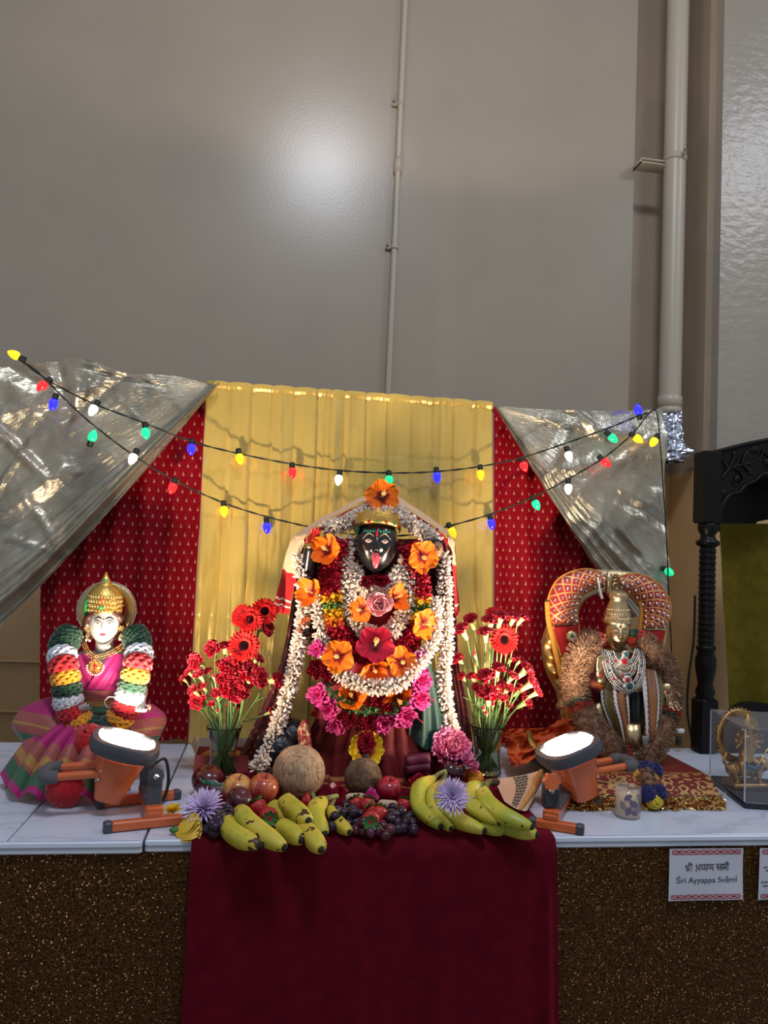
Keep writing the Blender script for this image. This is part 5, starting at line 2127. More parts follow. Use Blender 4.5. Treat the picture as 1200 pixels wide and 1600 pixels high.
def bunch(label, at_, items, mt, crown=None):
    t = thing('banana_bunch', label, 'bananas', T(*at_), group='banana bunches along the table front')
    for it in items:
        banana(t, it[0], it[1], mt, it[2] if len(it) > 2 else None)
    if crown:
        x, y, h = crown
        p = T(x, y, CZ + h)
        obj('crown', MB().ball(p, (.014, .012, .009), 10, 8), mat('banana_crown', (.06, .035, .015), .8, bump=.6, bscale=120), t)
    return t


bunch('pair of spotted yellow bananas at the front left corner of the velvet', (380, 1310), [
    ([(357, 1281, .022), (358, 1293, .021), (376, 1309, .019), (407, 1321, .017)], .0190),
    ([(374, 1263, .040), (385, 1280, .038), (412, 1303, .028), (444, 1324, .018)], .0190)], BAN)
bunch('short spotted bananas fanned out before the coconut', (460, 1300), [
    ([(423, 1262, .024), (434, 1268, .024), (451, 1283, .020)], .0185),
    ([(445, 1252, .042), (456, 1262, .044), (482, 1283, .040)], .0205),
    ([(434, 1292, .018), (450, 1298, .019), (471, 1313, .016)], .0185),
    ([(466, 1288, .018), (485, 1304, .020), (502, 1328, .012)], .0185)], BAN)
bunch('single upright banana with green stalk left of the grapes', (505, 1300), [
    ([(507, 1250, .040), (494, 1264, .038), (495, 1284, .028), (507, 1303, .018)], .0185, [(513, 1247, .046), (526, 1244, .042)]),
    ([(515, 1262, .030), (528, 1284, .018), (546, 1300, .014)], .0145, [(522, 1250, .038)])], BAN)
bunch('green yellow banana bunch under the lilac flower', (690, 1290), [
    ([(678, 1216, .050), (655, 1232, .050), (655, 1262, .034), (688, 1291, .019)], .0165, [(686, 1209, .060), (696, 1205, .062)]),
    ([(690, 1222, .040), (674, 1244, .036), (678, 1270, .024), (705, 1295, .016)], .0150, [(694, 1208, .058)]),
    ([(694, 1222, .044), (690, 1248, .038), (706, 1275, .028), (756, 1298, .019)], .0180, [(696, 1207, .060)])], BANG)
bunch('ripe green bananas stacked at the right end of the velvet', (790, 1290), [
    ([(752, 1228, .062), (737, 1236, .062), (740, 1260, .048), (780, 1284, .036)], .0180, [(764, 1222, .066), (770, 1225, .064)]),
    ([(757, 1234, .066), (760, 1250, .064), (790, 1275, .050), (830, 1292, .040)], .0175, [(764, 1222, .068), (771, 1223, .066)]),
    ([(735, 1278, .018), (760, 1290, .018), (790, 1297, .016)], .0165),
    ([(762, 1280, .020), (795, 1292, .020), (838, 1304, .017)], .0180)], BANG, (772, 1222, .066))


# ---- round fruit
def fruit_lathe(R, squash, dip, nm_prof=1.0, n=28, m=18):
    pr_ = []
    for k in range(m + 1):
        t = -PI / 2 + PI * k / m
        r = R * math.cos(t) * (1 + .06 * math.sin(t) * nm_prof)
        z = R * squash * math.sin(t)
        z -= dip * R * math.exp(-(r / (R * .30)) ** 2) * (1 if t > 0 else -.6)
        pr_.append((max(r, .0002), z))
    return pr_


def apple(label, c, R, mt, tilt=(0, 0), stem=True, cat='apple'):
    t = thing('apple' if cat == 'apple' else cat, label, cat, (c[0], c[1], c[2] - R * .9))
    M = Matrix.Translation(c) @ Matrix.Rotation(tilt[0], 4, 'X') @ Matrix.Rotation(tilt[1], 4, 'Y')
    obj('skin', MB().lathe(fruit_lathe(R, .93, .30), 28, M, cap=False), mt, t)
    if stem:
        obj('stem', MB().tube([M @ Vector((0, 0, R * .55)), M @ Vector((.001, 0, R * .85)), M @ Vector((.004, 0, R * 1.12))], .0013, 6), mat('fruit_stem', (.07, .04, .015), .7), t)
    return t


def streak(name, a, b_, c3_):
    g = NG(name, .25)
    n_ = g.noise(g.coord('Object', (22, 22, 5)), 3, 4)
    g.base(g.ramp(n_, [(.35, a), (.55, b_), (.7, c3_)]))
    g.b.inputs['Coat Weight'].default_value = .4
    return g.m


DKAP = streak('dark_red_apple', (.05, .002, .006), (.09, .004, .010), (.13, .010, .014))
YRAP = streak('yellow_red_apple', (.48, .10, .04), (.60, .30, .08), (.66, .42, .13))
RDAP = streak('red_orange_apple', (.36, .03, .025), (.45, .08, .04), (.56, .25, .08))
PKAP = streak('crimson_apple', (.30, .008, .025), (.36, .012, .035), (.45, .06, .05))
PLUM = mat('plum_skin', (.055, .005, .015), .35, col2=(.085, .012, .022), nscale=14, coat=.2)


def on_table(px, py, R, extra=CZ):
    """centre of a round thing of radius R resting on the table, seen with its centre at the pixel"""
    return T(px, py, extra + R)


apple('glossy dark red apple left of the glass vase foot', on_table(325, 1219, .037, 0), .037, DKAP, (.15, -.1))
apple('yellow apple with red blush before the left vase', on_table(371, 1231, .032), .032, YRAP, (.35, .1))
apple('red striped apple beside the big coconut', on_table(412, 1231, .034), .034, RDAP, (.25, .1))
apple('crimson apple with pale top in the middle of the offerings', on_table(608, 1232, .029), .029, PKAP, (.3, 0))
apple('purple plum lying before the yellow apple', on_table(374, 1250, .029), .028, PLUM, (.5, .3), False, 'plum')
apple('dark glossy plum before the pink peony', T(705, 1205, .045), .036, mat('dark_plum', (.035, .003, .010), .15, coat=.6), (.4, .2), False, 'plum')
apple('small orange peeking out behind the right bananas', on_table(742, 1216, .022, 0), .022, mat('orange_peel', (.75, .27, .01), .4, bump=.4, bscale=300), (.3, 0), False, 'orange')


def coconut(label, c, R, mt, fibre):
    t = thing('coconut', label, 'coconut', (c[0], c[1], c[2] - R))
    b_ = MB().ball(c, (R, R, R * 1.0), 48, 32)
    cc = Vector(c)
    for i, p in enumerate(b_.v):
        d = (p - cc).normalized()
        b_.v[i] = cc + d * R * (1 + .015 * nz(d.x * 3, d.y * 3, d.z * 3) + .006 * nz(d.x * 24, d.y * 24, d.z * 8))
    obj('shell', b_, mt, t)
    b_ = MB()
    rg_ = random.Random(2)
    for k in range(fibre):
        d = Vector((rg_.gauss(0, 1), rg_.gauss(0, 1), rg_.gauss(0, 1))).normalized()
        e = d.orthogonal().normalized()
        e = Matrix.Rotation(rg_.uniform(0, 6), 3, d) @ e
        b_.tube(crv([cc + d * R, cc + (d + e * .1).normalized() * R * 1.03, cc + (d + e * .22).normalized() * R * 1.02], 2), .0005, 3)
    obj('fibres', b_, mat('coir_fibre', (.26, .17, .09), .9), t, kind='stuff')
    return t


g = NG('coconut_husk', .9)
n_ = g.noise(g.coord('Object', (1, 1, .22)), 170, 4)
n2 = g.noise(g.coord('Object'), 8, 3)
g.base(g.mix(n2, g.ramp(n_, [(.35, (.20, .12, .07)), (.65, (.48, .33, .21))]), (.36, .23, .14)))
g.bump(n_, .6, .003)
HUSK = g.m
coconut('big pale brown coconut before the black statue', T(467, 1206, .062), .060, HUSK, 150)
coconut('small dark brown coconut under the yellow flower', T(567, 1214, .045), .044, mat('dark_husk', (.085, .045, .025), .9, col2=(.16, .10, .06), nscale=40, bump=.8, bscale=120), 90)

# ---- grapes
GRP = mat('grape_skin', (.020, .008, .024), .3, col2=(.050, .035, .075), nscale=35, lo=.45, hi=.7)
GRR = mat('red_grape_skin', (.045, .004, .012), .28, col2=(.09, .02, .04), nscale=30)
GR1 = make_mesh('grape', MB().ball((0, 0, 0), (.0105, .0105, .0118), 14, 10), GRP)
GR2 = make_mesh('grape', MB().ball((0, 0, 0), (.0105, .0105, .0118), 14, 10), GRR)


def grapes(label, spots, me, seed):
    rg_ = random.Random(seed)
    t = thing('grape_cluster', label, 'grapes', T(*spots[0][:2]), group='grape clusters among the fruit')
    ps = []
    for (x, y, h) in spots:
        p = T(x, y, CZ + h)
        ps.append(p)
        M = Matrix.Translation(p) @ Euler((rg_.uniform(0, 3), rg_.uniform(0, 3), 0)).to_matrix().to_4x4() @ Matrix.Scale(rg_.uniform(.9, 1.08), 4)
        place('grape', me, M, t)
    cen = sum(ps, Vector()) / len(ps) + Vector((0, .01, .012))
    for p in ps[::2]:
        b_ = MB().tube(crv([cen, cen.lerp(p, .6) + Vector((0, 0, .006)), p], 3), .0011, 5)
        obj('stalk', b_, BSTEM, t)
    return t


grapes('purple grapes beside the left lilac flower', [(342, 1270, .02), (355, 1262, .024), (362, 1268, .02), (350, 1277, .03), (334, 1275, .026), (323, 1280, .018), (331, 1288, .026), (345, 1288, .028), (356, 1284, .018), (325, 1295, .012), (337, 1300, .012), (349, 1298, .014), (358, 1278, .03), (325, 1270, .024), (340, 1280, .034), (337, 1292, .024), (334, 1302, .008)], GR1, 1)
grapes('purple grapes between the upright banana and the strawberries', [(514, 1270, .024), (529, 1268, .03), (541, 1258, .026), (551, 1263, .03), (520, 1283, .018), (518, 1292, .016), (533, 1278, .018), (548, 1276, .026), (556, 1284, .018), (545, 1286, .018), (562, 1272, .026), (538, 1270, .034), (524, 1276, .03), (553, 1270, .036)], GR1, 2)
grapes('reddish grapes at the very front of the velvet', [(556, 1296, .012), (567, 1298, .012), (579, 1301, .012), (591, 1297, .014), (603, 1305, .010), (610, 1296, .018), (573, 1288, .020), (586, 1288, .02), (563, 1289, .02), (598, 1290, .02), (575, 1279, .026), (568, 1284, .03)], GR2, 3)
grapes('blue black grapes left of the green bananas', [(613, 1262, .03), (626, 1266, .028), (603, 1270, .026), (616, 1272, .036), (628, 1277, .026), (631, 1294, .012), (644, 1286, .014), (646, 1296, .012), (620, 1285, .022), (633, 1284, .022), (609, 1279, .03), (640, 1275, .02), (622, 1295, .012), (627, 1268, .038)], GR1, 4)

# ---- strawberries
STRM = mat('strawberry_skin', (.40, .012, .018), .35, col2=(.50, .05, .04), nscale=140, lo=.55, hi=.62, bump=.5, bscale=260)


def strawberry(label, px, py, h, R, d):
    c = T(px, py, CZ + h)
    t = thing('strawberry', label, 'strawberry', c, group='strawberries among the fruit')
    M = frame(c, d)                                   # +Z towards the leafy end
    pr_ = [(.05, -1.25), (.35, -1.05), (.68, -.60), (.92, -.05), (.95, .30), (.75, .58), (.35, .68), (.02, .66)]
    obj('berry', MB().lathe([(r * R, z * R) for r, z in pr_], 18, M), STRM, t)
    b_ = MB()
    for k in range(8):
        a = 2 * PI * k / 8
        q = MB().grid(petal_fn(R * .95, R * .5, .25, 1, k), 3, 4)
        MM = M @ Matrix.Translation((0, 0, R * .62)) @ Matrix.Rotation(a, 4, 'Z') @ Matrix.Rotation(.15, 4, 'X')
        b_.add([MM @ p for p in q.v], q.f)
    obj('leaves', b_, LEAF, t)
    return t


strawberry('strawberry with leaves facing forward between the left bananas', 419, 1275, .036, .020, (.2, -1, -.05))
strawberry('red strawberry behind the left pair of bananas', 404, 1262, .034, .019, (-.4, .4, .6))
strawberry('strawberry half hidden under the big coconut', 482, 1252, .018, .018, (.8, -.2, .6))
strawberry('strawberry with leaves facing forward amid the red grapes', 579, 1280, .034, .019, (-.1, -1, -.1))
strawberry('strawberry at the right of the red grapes', 592, 1272, .032, .018, (.2, .6, .6))
strawberry('strawberry above the middle grapes, left', 557, 1256, .028, .017, (-.3, .5, .7))
strawberry('strawberry above the middle grapes, centre', 574, 1258, .03, .018, (.2, .5, .7))
strawberry('strawberry by the crimson apple and blue black grapes', 632, 1258, .03, .017, (.2, .4, .8))
strawberry('strawberry tucked against the middle of the red grapes', 583, 1266, .03, .017, (-.6, .2, .7))

# ---- flowers on the table
def mum_mesh(mt, n1, seed, narrow=.13):
    rg_ = random.Random(seed)
    b_ = MB()
    for lay, (n, L, tl) in enumerate(((n1, 1.0, .08), (n1, .92, .25), (n1 - 4, .76, .45), (n1 - 8, .56, .70), (n1 - 12, .36, 1.0))):
        for k in range(max(n, 6)):
            fn = petal_fn(L * rg_.uniform(.85, 1.08), narrow, .15, .2, k)
            M = Matrix.Rotation(2 * PI * (k + .5 * lay) / max(n, 6) + rg_.uniform(-.06, .06), 4, 'Z') @ Matrix.Translation((0, .08, .03 * lay)) @ Matrix.Rotation(tl + rg_.uniform(-.1, .1), 4, 'X')
            q = MB().grid(fn, 2, 5, lambda u, v: (u, v))
            b_.add([M @ p for p in q.v], q.f, [q.uv[i] for i in range(len(q.v))])
    return make_mesh('petals', b_, mt)


def table_flower(name, me, M, label, disc_mat=None, group=None):
    t = thing(name, label, 'flower', M.translation, group)
    place('petals', me, M, t)['kind'] = 'stuff'
    if disc_mat:
        o = MB().lathe([(.02, .16), (.14, .15), (.2, .08), (.22, .0)], 12)
        place('flower_heart', make_mesh('flower_heart', o, disc_mat), M, t)
    place('calyx', make_mesh('calyx', MB().lathe([(.04, -.25), (.12, -.2), (.18, -.05), (.1, .04)], 8), STEMM), M, t)
    return t


def tmat(px, py, dz, szpx, d, spin=0):
    p = T(px, py, dz)
    s = szpx * .5 * mpp(p)
    return Matrix.Translation(p) @ frame((0, 0, 0), d).to_3x3().to_4x4() @ Matrix.Rotation(spin, 4, 'Z') @ Matrix.Scale(s, 4)


MUM = mum_mesh(LILAC, 26, 4)
table_flower('lilac_chrysanthemum', MUM, tmat(318, 1262, .045, 66, (-.25, -.55, .9), .3), 'lilac chrysanthemum lying beside the left grapes', mat('green_heart', (.10, .13, .02), .7))
table_flower('lilac_chrysanthemum', MUM, tmat(706, 1244, .088, 58, (-.05, -.9, .5), .3), 'lilac chrysanthemum lying on the green banana bunch')
table_flower('yellow_chrysanthemum', mum_mesh(YELP, 18, 6), tmat(270, 1267, .012, 32, (-.1, -.2, 1), 0), 'small yellow chrysanthemum behind the work light foot')
# yellow folded blossom at the table edge
b = MB()
for k in range(6):
    q = MB().grid(petal_fn(1, 1.1, .18, 1.8, k), 6, 7, lambda u, v: (u, v))
    MM = tmat(276, 1298, .010, 88, (-.1, -.55, .85), 0) @ Matrix.Rotation(-2.0 + k * .13, 4, 'Z') @ Matrix.Rotation(.10 * k - .1, 4, 'X') @ Matrix.Diagonal((.62, .95, .8, 1))
    b.add([MM @ p for p in q.v], q.f, [q.uv[i] for i in range(len(q.v))])
yb = thing('yellow_blossom', 'folded yellow blossom at the edge left of the velvet', 'flower', T(292, 1299))
obj('petals', b, uvcol('butter_petals', [(0, (.62, .36, .02)), (1, (.78, .55, .10))]), yb)
obj('leaf', MB().ball(T(273, 1297, .010), (.011, .008, .006), 8, 6), LEAF, yb)
# yellow ring flower with crimson heart on the small coconut
yf = thing('yellow_flower', 'yellow frilled flower with crimson heart on the small coconut', 'flower', P(572, 1175, .33))
for k in range(9):
    a = -2.9 + 5.8 * k / 8
    M = facing(572, 1170, .33, 58, (0, -1, .25), 0) @ Matrix.Rotation(a + PI, 4, 'Z') @ Matrix.Translation((0, .42, 0)) @ Matrix.Rotation(.25, 4, 'X') @ Matrix.Scale(.62, 4)
    place('petal', petal_mesh('petal', YELP, 1, 1.1, .3, 2.2, k), M, yf)
_cr = MB()
place('crimson_heart', CR.children[0].data, facing(571, 1161, .325, 34, (0, -1, .3)), yf)['kind'] = 'stuff'
obj('dark_eye', MB().ball(P(571, 1181, .312), (.010, .006, .006), 10, 8), DARKP, yf)
# pink peony of crowded petals
pe = thing('pink_peony', 'big frilly pink peony behind the dark plum', 'flower', T(705, 1200))
rg = random.Random(12)
pms = [petal_mesh('petal', PINKP, 1, 1.0, .5, 3.0, i * 1.3, 6, 5) for i in range(4)]
for k in range(64):
    f = (k + .5) / 64
    M = facing(703, 1172, .36, 74, (.05, -.75, .65)) @ Matrix.Rotation(k * 2.39996, 4, 'Z') @ Matrix.Translation((0, .30 * f, .20 * (1 - f))) @ Matrix.Rotation(1.35 * (1 - f) + rg.uniform(-.2, .2), 4, 'X') @ Matrix.Scale(.40 + .32 * f, 4)
    place('petal', pms[k % 4], M, pe)
for (x, y, sz) in ((735, 1200, 40), (722, 1188, 44)):
    for k in range(14):
        M = facing(x, y, .34, sz, (.3, -.6, .7)) @ Matrix.Rotation(k * 2.4, 4, 'Z') @ Matrix.Translation((0, .02 * k, .1)) @ Matrix.Rotation(1.3 - .08 * k, 4, 'X') @ Matrix.Scale(.55, 4)
        place('petal', pms[k % 4], M, pe)
# crimson blossoms and loose petals before the skirt
for (x, y, sz, lab) in ((645, 1212, 40, 'crimson bloom between the crimson apple and the pouch'), (598, 1208, 34, 'dark crimson bloom right of the small coconut'), (632, 1190, 36, 'rosy crimson bloom resting against the red skirt'), (655, 1228, 38, 'crimson bloom behind the green bananas'), (530, 1240, 26, 'crimson bloom between the two coconuts')):
    copy_tree(CR, tmat(x, y, .03, sz, (.1, -.7, .7), x * .3), lab, 'crimson blooms among the offerings')
for (x, y, sz, lab) in ((610, 1183, 30, 'magenta bloom right of the yellow flower'), (580, 1244, 26, 'magenta blossom before the small coconut')):
    copy_tree(MG, tmat(x, y, .03, sz, (.1, -.7, .7), x * .3), lab, 'magenta blooms among the offerings')
LP = [petal_mesh('loose_petal', m_, 1, .8, .4, 1.2, i, 5, 5) for i, m_ in enumerate((PINKR, HIBC, HIBM))]
rg = random.Random(44)
spots = [(541, 1231, 'pale petal left of the small coconut', 0), (553, 1238, 'pale petal before the small coconut', 0), (522, 1233, 'pale petal right of the big coconut', 0), (590, 1250, 'magenta petal below the crimson apple', 2), (640, 1245, 'crimson petal right of the crimson apple', 1), (660, 1250, 'crimson petal left of the green bananas', 1), (505, 1238, 'crimson petal near the upright banana', 1)]
for x, y, lab, k in spots:
    o = place('loose_petal', LP[k], tmat(x, y, CZ + .006, 22, (rg.uniform(-.4, .4), -.5, .8), rg.uniform(0, 6)))
    tag(o, lab, 'petal', 'loose petals on the velvet')

# cream sweets / folded bits between the fruit
CRM = mat('cream_wafer', (.52, .40, .28), .7, bump=.3, bscale=80)
for (x, y, a, lab) in ((555, 1247, .1, 'cream folded wafer above the middle strawberries'), (606, 1258, -.2, 'cream wafer before the crimson apple')):
    p = T(x, y, .028)
    b = MB().rbox(p, (.042, .016, .020), .004, rot=Matrix.Rotation(a, 3, 'Z'))
    obj('wafer', b, CRM, None, lab, 'sweet')
# maroon pouch
b = MB()
for s_ in (-1, 1):
    b.tube(crv([P(634, 1196 + 6 * s_, .31), P(650, 1193 + 6 * s_, .31), P(672, 1191 + 6 * s_, .30)], 5), [.012, .014, .0145, .015, .015, .015, .015, .015, .0145, .014, .012], 12)
obj('maroon_candle', b, mat('maroon_wax', (.10, .006, .03), .5), None, 'pair of thick maroon candle sticks tied together beside the peony', 'candles')
# cardboard sweet box behind the left vase
bx_ = thing('sweet_box', 'open red and white cardboard box behind the left vase', 'box', T(345, 1200))
BOXR = mat('box_red', (.40, .07, .06), .6)
BOXW = mat('box_white', (.62, .58, .56), .7)
p0 = T(302, 1212); p1 = T(386, 1212)
yb0 = p0.y + .02
h = .045
W_ = p1.x - p0.x
cx_ = (p0.x + p1.x) / 2
obj('front_panel', MB().box((cx_, yb0, ZT + h / 2), (W_, .002, h)), BOXR, bx_, smooth=False)
obj('back_panel', MB().box((cx_, yb0 + .09, ZT + h / 2), (W_, .002, h)), BOXR, bx_, smooth=False)
for s_ in (-1, 1):
    obj('side_panel', MB().box((cx_ + s_ * W_ / 2, yb0 + .045, ZT + h / 2), (.002, .09, h)), BOXR, bx_, smooth=False)
obj('flap', MB().box((cx_ - W_ / 2 - .006, yb0 + .045, ZT + h + .014), (.002, .085, .034), rot=Matrix.Rotation(-.4, 3, 'Y')), BOXW, bx_, smooth=False)
obj('flap', MB().box((cx_, yb0 + .094, ZT + h + .010), (W_, .002, .024), rot=Matrix.Rotation(-.25, 3, 'X')), BOXW, bx_, smooth=False)
obj('sweets', MB().ball((cx_, yb0 + .045, ZT + .032), (W_ * .42, .036, .018), 20, 10), mat('orange_sweets', (.55, .22, .04), .7, bump=.6, bscale=90), bx_)
obj('bottom_panel', MB().box((cx_, yb0 + .045, ZT + .0015), (W_, .09, .002)), BOXW, bx_, smooth=False)
# clear plastic bag with green print over the dark apple
def bag(u, v):
    a = T(308 + 48 * u, 1212 + 10 * u, .055 - .01 * u)
    c_ = T(318 + 42 * u, 1232 + 10 * u, .02)
    p = a.lerp(c_, v)
    p.z += .006 * nz(u * 6, v * 6)
    p.y -= .012 * math.sin(PI * v) + .010
    return p


pb = thing('plastic_bag', 'crumpled clear plastic bag with a green band over the dark apple', 'bag', T(340, 1232))
CLEARP = mat('clear_plastic', (.75, .72, .72), .15, alpha=.28, coat=.5)
obj('film', MB().grid(lambda u, v: bag(.35 + .65 * u, v), 16, 12), CLEARP, pb)
obj('green_band', MB().grid(lambda u, v: bag(.05 + .75 * u, .05 + .22 * v) + Vector((0, -.002, .001)), 16, 4), mat('green_print', (.01, .12, .07), .3), pb)
# white saucer behind the coconut
obj('saucer', MB().lathe([(.01, 0), (.03, .002), (.042, .010), (.043, .011), (.040, .010), (.028, .005), (.01, .004)], 24, Matrix.Translation(T(446, 1212, .006))), mat('white_glaze', (.6, .64, .7), .2), None, 'small white saucer between the garland and the coconut', 'saucer')
# ================================================================ brass deity under the arch
BRASS = mat('brass', (.66, .50, .28), .32, 1.0, bump=.25, bscale=140, col2=(.54, .41, .24), nscale=16)
PZ = .05
pf = {'xl': .735, 'xr': 1.118, 'yf': .275, 'yb': .66}
# low platform with brocade cover and tinsel fringe
pl_ = thing('platform', 'low wooden platform under the brass statue', 'platform', ((pf['xl'] + pf['xr']) / 2, .46, ZT))
obj('board', MB().rbox(((pf['xl'] + pf['xr']) / 2, (pf['yf'] + pf['yb']) / 2, ZT + PZ - .012), (pf['xr'] - pf['xl'] - .01, pf['yb'] - pf['yf'] - .01, .018), .003), mat('plain_wood', (.25, .14, .07), .6), pl_)
for x in (pf['xl'] + .03, pf['xr'] - .03):
    for y in (pf['yf'] + .03, pf['yb'] - .03):
        obj('block', MB().box((x, y, ZT + .0145), (.04, .04, .029)), MATS['plain_wood'], pl_, smooth=False)
g = NG('red_gold_brocade', .5)
c = g.coord('UV')
vo = g.n('ShaderNodeTexVoronoi', feature='SMOOTH_F1')
vo.inputs['Scale'].default_value = 34
g.l(c, vo.inputs['Vector'])
wv = g.n('ShaderNodeTexWave', wave_type='RINGS')
wv.inputs['Scale'].default_value = 24
wv.inputs['Distortion'].default_value = 7
wv.inputs['Detail'].default_value = 2
g.l(c, wv.inputs['Vector'])
sp = g.n('ShaderNodeSeparateXYZ')
g.l(c, sp.inputs[0])
band = g.math('MULTIPLY', g.math('GREATER_THAN', sp.outputs[1], .36), g.math('LESS_THAN', sp.outputs[1], .435))
pat = g.math('GREATER_THAN', g.math('SINE', g.math('ADD', g.math('MULTIPLY', vo.outputs['Distance'], 19.0), g.math('MULTIPLY', wv.outputs['Fac'], 2.5))), .05)
fac = g.math('MULTIPLY', band, pat)
g.base(g.mix(fac, (.16, .012, .012), (.70, .45, .18)))
g.l(g.math('MULTIPLY', fac, .8), g.b.inputs['Metallic'])
BROC = g.m
fx0, fx1 = T(872, 1268).x, T(1140, 1268).x
fyb = T(1000, 1266).y


def cover(u, v):
    L1, L2 = .385, .075
    s_ = v * (L1 + L2)
    xt = pf['xl'] + (pf['xr'] - pf['xl']) * u
    if s_ < L1:
        return (xt, pf['yb'] - s_, ZT + PZ + .002 + .001 * nz(xt * 30, s_ * 30))
    t = (s_ - L1) / L2
    xb = fx0 + (fx1 - fx0) * u
    return (xt + (xb - xt) * t, pf['yf'] + (fyb - pf['yf']) * t + .005 * math.sin(u * 26) * t, ZT + PZ + .002 - (PZ - .004) * t ** 1.2)


cv = thing('platform_cover', 'red and gold brocade cloth with tinsel fringe under the brass statue', 'cloth', ((fx0 + fx1) / 2, fyb, ZT))
obj('cloth', MB().grid(cover, 80, 60, lambda u, v: (u * .45, v * .46)), BROC, cv)


def cover_side(u, v):
    y = pf['yb'] + (pf['yf'] - pf['yb']) * u
    x = pf['xr'] + .022 * v * (.3 + .7 * u) + .004 * math.sin(u * 20) * v
    return (x, y, ZT + PZ + .002 - (PZ - .003) * v)


obj('cloth_side', MB().grid(cover_side, 30, 8, lambda u, v: (u * .3, v * .05)), BROC, cv)
TINS = mat('gold_tinsel', (.80, .58, .26), .22, 1.0)
TINS2 = mat('silver_tinsel', (.75, .72, .66), .2, 1.0)
rg = random.Random(77)
for mt, n, up_ in ((TINS, 2600, 0), (TINS2, 900, 1)):
    b = MB()
    for k in range(n):
        u = rg.random()
        p = Vector(cover(u, .955 if up_ else rg.uniform(.95, 1.0)))
        d = Vector((rg.gauss(0, .6), -abs(rg.gauss(.5, .4)), rg.gauss(-.35, .6))).normalized()
        L = rg.uniform(.008, .018)
        w_ = d.cross(Vector((rg.gauss(0, 1), rg.gauss(0, 1), rg.gauss(0, 1)))).normalized() * .0011
        e = p + d * L
        e.z = max(e.z, ZT + .001)
        b.add([p - w_, p + w_, e + w_, e - w_], [(0, 1, 2, 3)])
    obj('tinsel_fringe', b, mt, cv, kind='stuff', smooth=False)

BYs = .49
bs = thing('brass_statue', 'seated brass deity with tall crown and raised palm under the arch', 'statue', (P(970, 1150, BYs).x, BYs, ZT + PZ))
bhc = P(965, 990, BYs - .02)
BMx = Matrix.Translation(bhc) @ Matrix.Rotation(R_(-15), 4, 'Z') @ Matrix.Rotation(R_(-4), 4, 'X') @ Matrix.Scale(.0445, 4)
b = MB()
head_into(b, BMx)
limb(b, [P(968, 1005, BYs), P(970, 1025, BYs)], [.024, .028])
limb(b, [P(942, 1030, BYs), P(1002, 1028, BYs)], [.030, .030])
b.ball(P(972, 1055, BYs), (.065, .045, .06), 20, 14)
b.ball(P(972, 1090, BYs), (.062, .05, .05), 20, 14)
b.ball(P(975, 1115, BYs), (.10, .07, .05), 20, 14)
limb(b, [P(938, 1030, BYs), P(925, 1075, BYs - .02), P(938, 1062, BYs - .085)], [.028, .022, .016])
limb(b, [P(1006, 1030, BYs), P(1036, 1070, BYs), P(1041, 1074, BYs - .10)], [.028, .022, .016])
hand_into(b, P(938, 1064, BYs - .085), (-.02, -.1, 1), (.15, -1, -.1), .075, .06, .05, -1)
hand_into(b, P(1041, 1072, BYs - .10), (.10, -.45, -.85), (0, -1, .4), .078, .25, .2, 1)
for s, x in ((-1, 945), (1, 1018)):                   # folded legs
    limb(b, [P(972, 1112, BYs), P(x + s * 8, 1112, BYs - .045), P(x, 1165, BYs - .06)], [.055, .040, .030])
b.ball(P(982, 1172, BYs - .09), (.055, .06, .022), 18, 10)
obj('body', remeshed(b, .0026, 3), BRASS, bs)
# pedestal
b = MB().lathe([(.085, 0), (.090, .006), (.088, .012), (.070, .022), (.062, .035), (.064, .045), (.075, .055), (.078, .062), (.074, .068)], 32, Matrix.Translation((P(985, 1150, BYs - .03).x, BYs - .03, ZT + PZ + .003)))
obj('pedestal', b, BRASS, bs)
b = MB().tube([P(985, 1130, BYs - .12), P(985, 1165, BYs - .12)], [.026, .030], 16)
obj('leg_band', b, BRASS, bs)
# face details
for s in (-1, 1):
    obj('eyelid', strip_decal(MB(), BMx, arc_poly(s * .16, .06, s * .58, .07, -.045, .022), .022), mat('dark_brass', (.10, .065, .03), .5, .8), bs)
    obj('eyebrow', strip_decal(MB(), BMx, arc_poly(s * .12, .24, s * .62, .22, .08, .026), .018), MATS['dark_brass'], bs)
    e = BMx @ Vector((s * .86, -.15, -.35))
    obj('earring', MB().lathe([(.004, -.003), (.012, -.003), (.013, 0), (.012, .003), (.004, .003)], 16, frame(e, (s * .4, -1, 0))), GOLDP, bs)
obj('lips', decal(MB(), BMx, 0, -.46, [(-.20, .01), (-.08, .035), (.08, .035), (.20, .01), (.08, -.045), (-.08, -.045)], .014), MATS['dark_brass'], bs)
obj('forehead_mark', decal(MB(), BMx, .03, .40, disc(.10, 16), .022), mat('maroon_paste', (.10, .006, .008), .6), bs)
obj('mark_ring', MB().tube([BMx @ (head_pt(.03 + .125 * math.cos(a), .40 + .125 * math.sin(a)) * 1.02) for a in [2 * PI * k / 18 for k in range(19)]], .0012, 5), mat('sandal_paste', (.75, .55, .30), .7), bs)
# crown
ct = P(964, 972, BYs - .012)
b = MB().lathe([(.037, -.006), (.0395, 0), (.0395, .006), (.036, .010), (.037, .020), (.033, .034), (.0275, .048), (.0245, .058), (.0235, .062), (.0255, .064), (.027, .070), (.0265, .080), (.022, .084), (.006, .087)], 30, Matrix.Translation(ct) @ Matrix.Rotation(R_(5), 4, 'X'))
cw = obj('crown', b, BRASS, bs)
b = MB()
for r in range(3):
    for k in range(14):
        a = -1.4 + 2.8 * (k + .5 * (r % 2)) / 13
        rr_ = .0365 - .0025 * r
        b.ball(ct + Vector((rr_ * math.sin(a), -rr_ * math.cos(a) - .001 * r, .012 + .012 * r)), .0030, 6, 5)
obj('crown_relief', b, BRASS, cw, kind='stuff')
